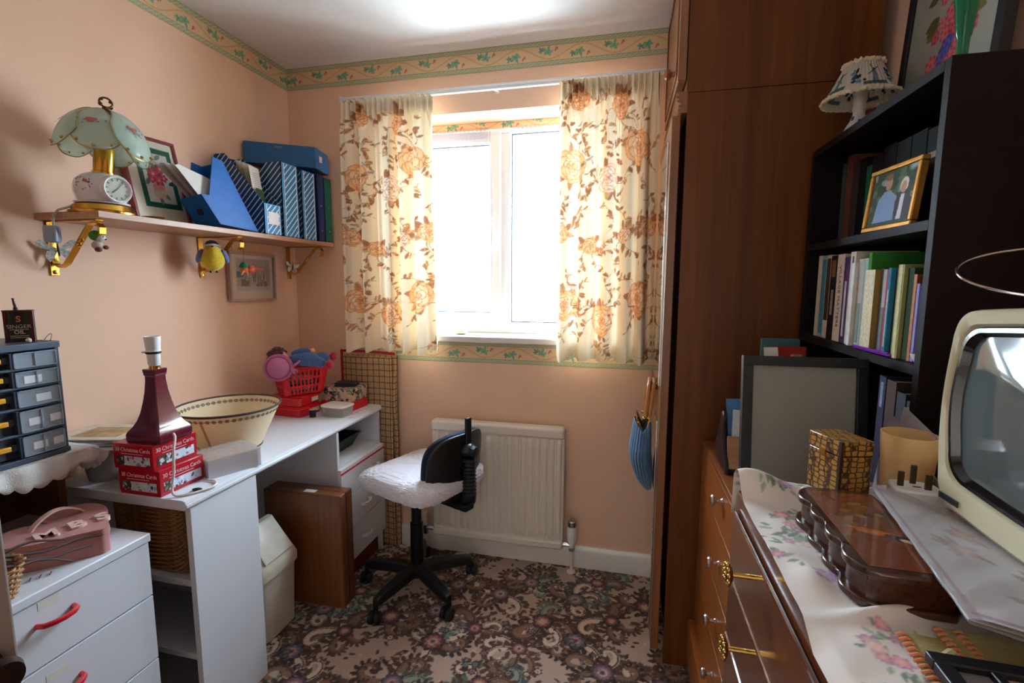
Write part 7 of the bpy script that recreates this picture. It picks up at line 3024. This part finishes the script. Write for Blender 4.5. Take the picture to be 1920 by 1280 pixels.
# felt needle case and small black frame
fe = mat('mustard_felt', (150, 132, 58), .95, vary=.12, vscale=90, bump=.5, bscale=500, sheen=.4)
st = mat('orange_wool_stitch', (214, 130, 96), .9)
t = thing('felt_case', 'mustard felt needle case edged with orange blanket stitch on the cloth', 'needle case', (.33, .46, CZ2))
Mfe = T(.262, .345, CZ2 + .002, -.06)
obj('felt_back', bx(0, .150, 0, .172, 0, .003, Mfe), fe, t, bevel=.001)
obj('felt_flap', bx(.036, .150, .008, .186, .0032, .0062, Mfe), fe, t, bevel=.001)
obj('cream_lining', tube(BM(), [Mfe @ Vector((.012, .02, .004)), Mfe @ Vector((.014, .10, .005)), Mfe @ Vector((.020, .135, .005)), Mfe @ Vector((.034, .148, .005))], .005, 8), mat('cream_felt', (206, 196, 150), .95), t)
b = BM()
for k in range(24):
    y = .006 + k * .0070
    tube(b, [Mfe @ Vector((-.002, y, .002)), Mfe @ Vector((.004, y + .001, .0042)), Mfe @ Vector((.007, y + .001, .0034))], .0016, 5)
obj('blanket_stitch', b, st, t)
b = BM()
for k in range(24):
    y = .014 + k * .0072
    tube(b, [Mfe @ Vector((.034, y, .0055)), Mfe @ Vector((.039, y + .001, .0075)), Mfe @ Vector((.042, y + .001, .0066))], .0016, 5)
    tube(b, [Mfe @ Vector((.050, y, .0064)), Mfe @ Vector((.055, y + .001, .0078)), Mfe @ Vector((.058, y + .001, .0066))], .0014, 5)
obj('flap_stitch', b, st, t)
t = thing('miniature_frame', 'small black frame lying flat on the felt case at the bottom right', 'picture frame', (.34, .40, CZ2 + .01))
Mff = T(.267, .320, CZ2 + .0105, -.035)
b = BM()
W_, H_, w = .150, .152, .014
for a in ((0, W_, 0, w), (0, W_, H_ - w, H_), (0, w, w, H_ - w), (W_ - w, W_, w, H_ - w)):
    box(b, a[0], a[1], a[2], a[3], 0, .010, Mff)
box(b, .040, .048, w, H_ - w, 0, .010, Mff)
obj('frame', b, mat('black_frame', (20, 20, 24), .35), t, bevel=.0015)
obj('mount', bx(w, .040, w, H_ - w, .001, .004, Mff), mat('grey_mount', (120, 116, 120), .6), t)
obj('mount', bx(.048, W_ - w, w, H_ - w, .001, .004, Mff), mat('cream_mount', (186, 170, 152), .6), t)
obj('drawn_curl', tube(BM(), [Mff @ Vector((.082 + .010 * math.cos(a), .115 + .007 * math.sin(a), .0048)) for a in [.5 + i * .5 for i in range(9)]], .0014, 6), blk, t)

# portable television
t = thing('television', 'old cream portable television with dark curved screen at the right edge', 'television', (.55, .56, CZ2))
TX, TYf, TZ = .425, .752, 1.006
TW, TH = .372, .262
Mtv = basis((TX, TYf, TZ), (.030, -1, 0), (0, 0, 1))      # x along the face, y up, z out of the screen
if (Mtv.to_3x3() @ Vector((0, 0, 1))).x > 0:
    Mtv = Mtv @ Matrix.Scale(-1, 4, (0, 0, 1))


def rrect(w, h, r_, cx, cy, n=10, bulge=0.0):
    pts = []
    for (sx, sy, a0) in ((1, 1, 0), (-1, 1, PI / 2), (-1, -1, PI), (1, -1, 1.5 * PI)):
        for i in range(n + 1):
            a = a0 + PI / 2 * i / n
            pts.append((sx * (w / 2 - r_) + r_ * math.cos(a), sy * (h / 2 - r_) + r_ * math.sin(a)))
        # bulging sides
        if bulge:
            nx = (-sx, sy) if sx * sy > 0 else (sx, -sy)
            x0, y0 = pts[-1]
            nxt = {(1, 1): (-1, 1), (-1, 1): (-1, -1), (-1, -1): (1, -1), (1, -1): (1, 1)}[(sx, sy)]
            a1 = a0 + PI / 2
            x1, y1 = nxt[0] * (w / 2 - r_) + r_ * math.cos(a1), nxt[1] * (h / 2 - r_) + r_ * math.sin(a1)
            for i in range(1, 10):
                f = i / 10
                nb = bulge * math.sin(PI * f)
                pts.append((x0 + (x1 - x0) * f + math.cos(a1) * nb, y0 + (y1 - y0) * f + math.sin(a1) * nb))
    return [(x + cx, y + cy) for x, y in pts]


def loft(bm, loops, cap0=False, cap1=False, M=Mtv):
    rg = [[bm.verts.new(M @ Vector(p)) for p in lp] for lp in loops]
    n = len(rg[0])
    for A, B in zip(rg[:-1], rg[1:]):
        for i in range(n):
            j = (i + 1) % n
            bm.faces.new([A[i], A[j], B[j], B[i]])
    if cap0:
        bm.faces.new(rg[0][::-1])
    if cap1:
        bm.faces.new(rg[-1])


cxx, cyy = TW / 2, TH / 2


def lp(w, h, r_, z, dx=0, dy=0, bulge=.008):
    return [(x, y, z) for x, y in rrect(w, h, r_, cxx + dx, cyy + dy, 10, bulge)]


tvm = mat('cream_tv_plastic', (206, 196, 164), .35, coat=.2, vary=.02)
b = BM()
SW_, SH_ = TW - .036, TH - .062
loft(b, [lp(TW * .62, TH * .6, .03, -.235), lp(TW * .80, TH * .8, .03, -.16), lp(TW * .97, TH * .97, .03, -.075), lp(TW, TH, .032, -.06), lp(TW + .004, TH + .004, .034, -.012), lp(TW, TH, .034, -.002), lp(TW - .012, TH - .012, .034, .003),
         lp(SW_ + .012, SH_ + .012, .036, .001, 0, .010), lp(SW_ + .006, SH_ + .006, .036, -.004, 0, .010)], cap0=True)
obj('case', b, tvm, t, smooth=40)
b = BM()
loft(b, [lp(SW_ + .006, SH_ + .006, .036, -.004, 0, .010), lp(SW_ + .002, SH_ + .002, .036, .0005, 0, .010), lp(SW_ - .008, SH_ - .008, .034, .001, 0, .010), lp(SW_ - .018, SH_ - .018, .032, -.007, 0, .010)])
obj('screen_surround', b, mat('black_gloss', (12, 12, 16), .18, coat=.5), t, smooth=50)
b = BM()
lps = []
for k in range(9):
    f = 1 - k / 8.0
    z = -.007 + .013 * (1 - f ** 2)
    lps.append(lp((SW_ - .018) * max(f, .02), (SH_ - .018) * max(f, .02), max(.032 * f, .0006), z, 0, .010, max(.008 * f, .0001)))
loft(b, lps, cap1=True)
obj('screen_glass', b, mat('screen_grey', (84, 92, 92), .08, coat=.6, vary=0), t, smooth=180)
obj('badge', bx(.014, .050, .011, .019, .0035, .0045, Mtv), mat('badge_dark', (40, 54, 56), .3), t)
obj('foot', bx(.505, .66, .43, .70, CZ2 + .002, TZ + .012), mat('dark_brown_plastic', (48, 34, 26), .4), t, bevel=.004)
ring = []
for i in range(56):
    a = 2 * PI * i / 56
    ring.append((.545 + .128 * math.cos(a), .735 + .07 * math.sin(a), 1.318 + .034 * math.sin(a + .25)))
ae = obj('loop_aerial', tube(BM(), ring, .0016, 6, closed=True), chrome, t)
obj('aerial_stem', tube(BM(), [(.60, .60, 1.26), (.61, .64, 1.285), (.60, .672, 1.292)], .0025, 6), chrome, ae)
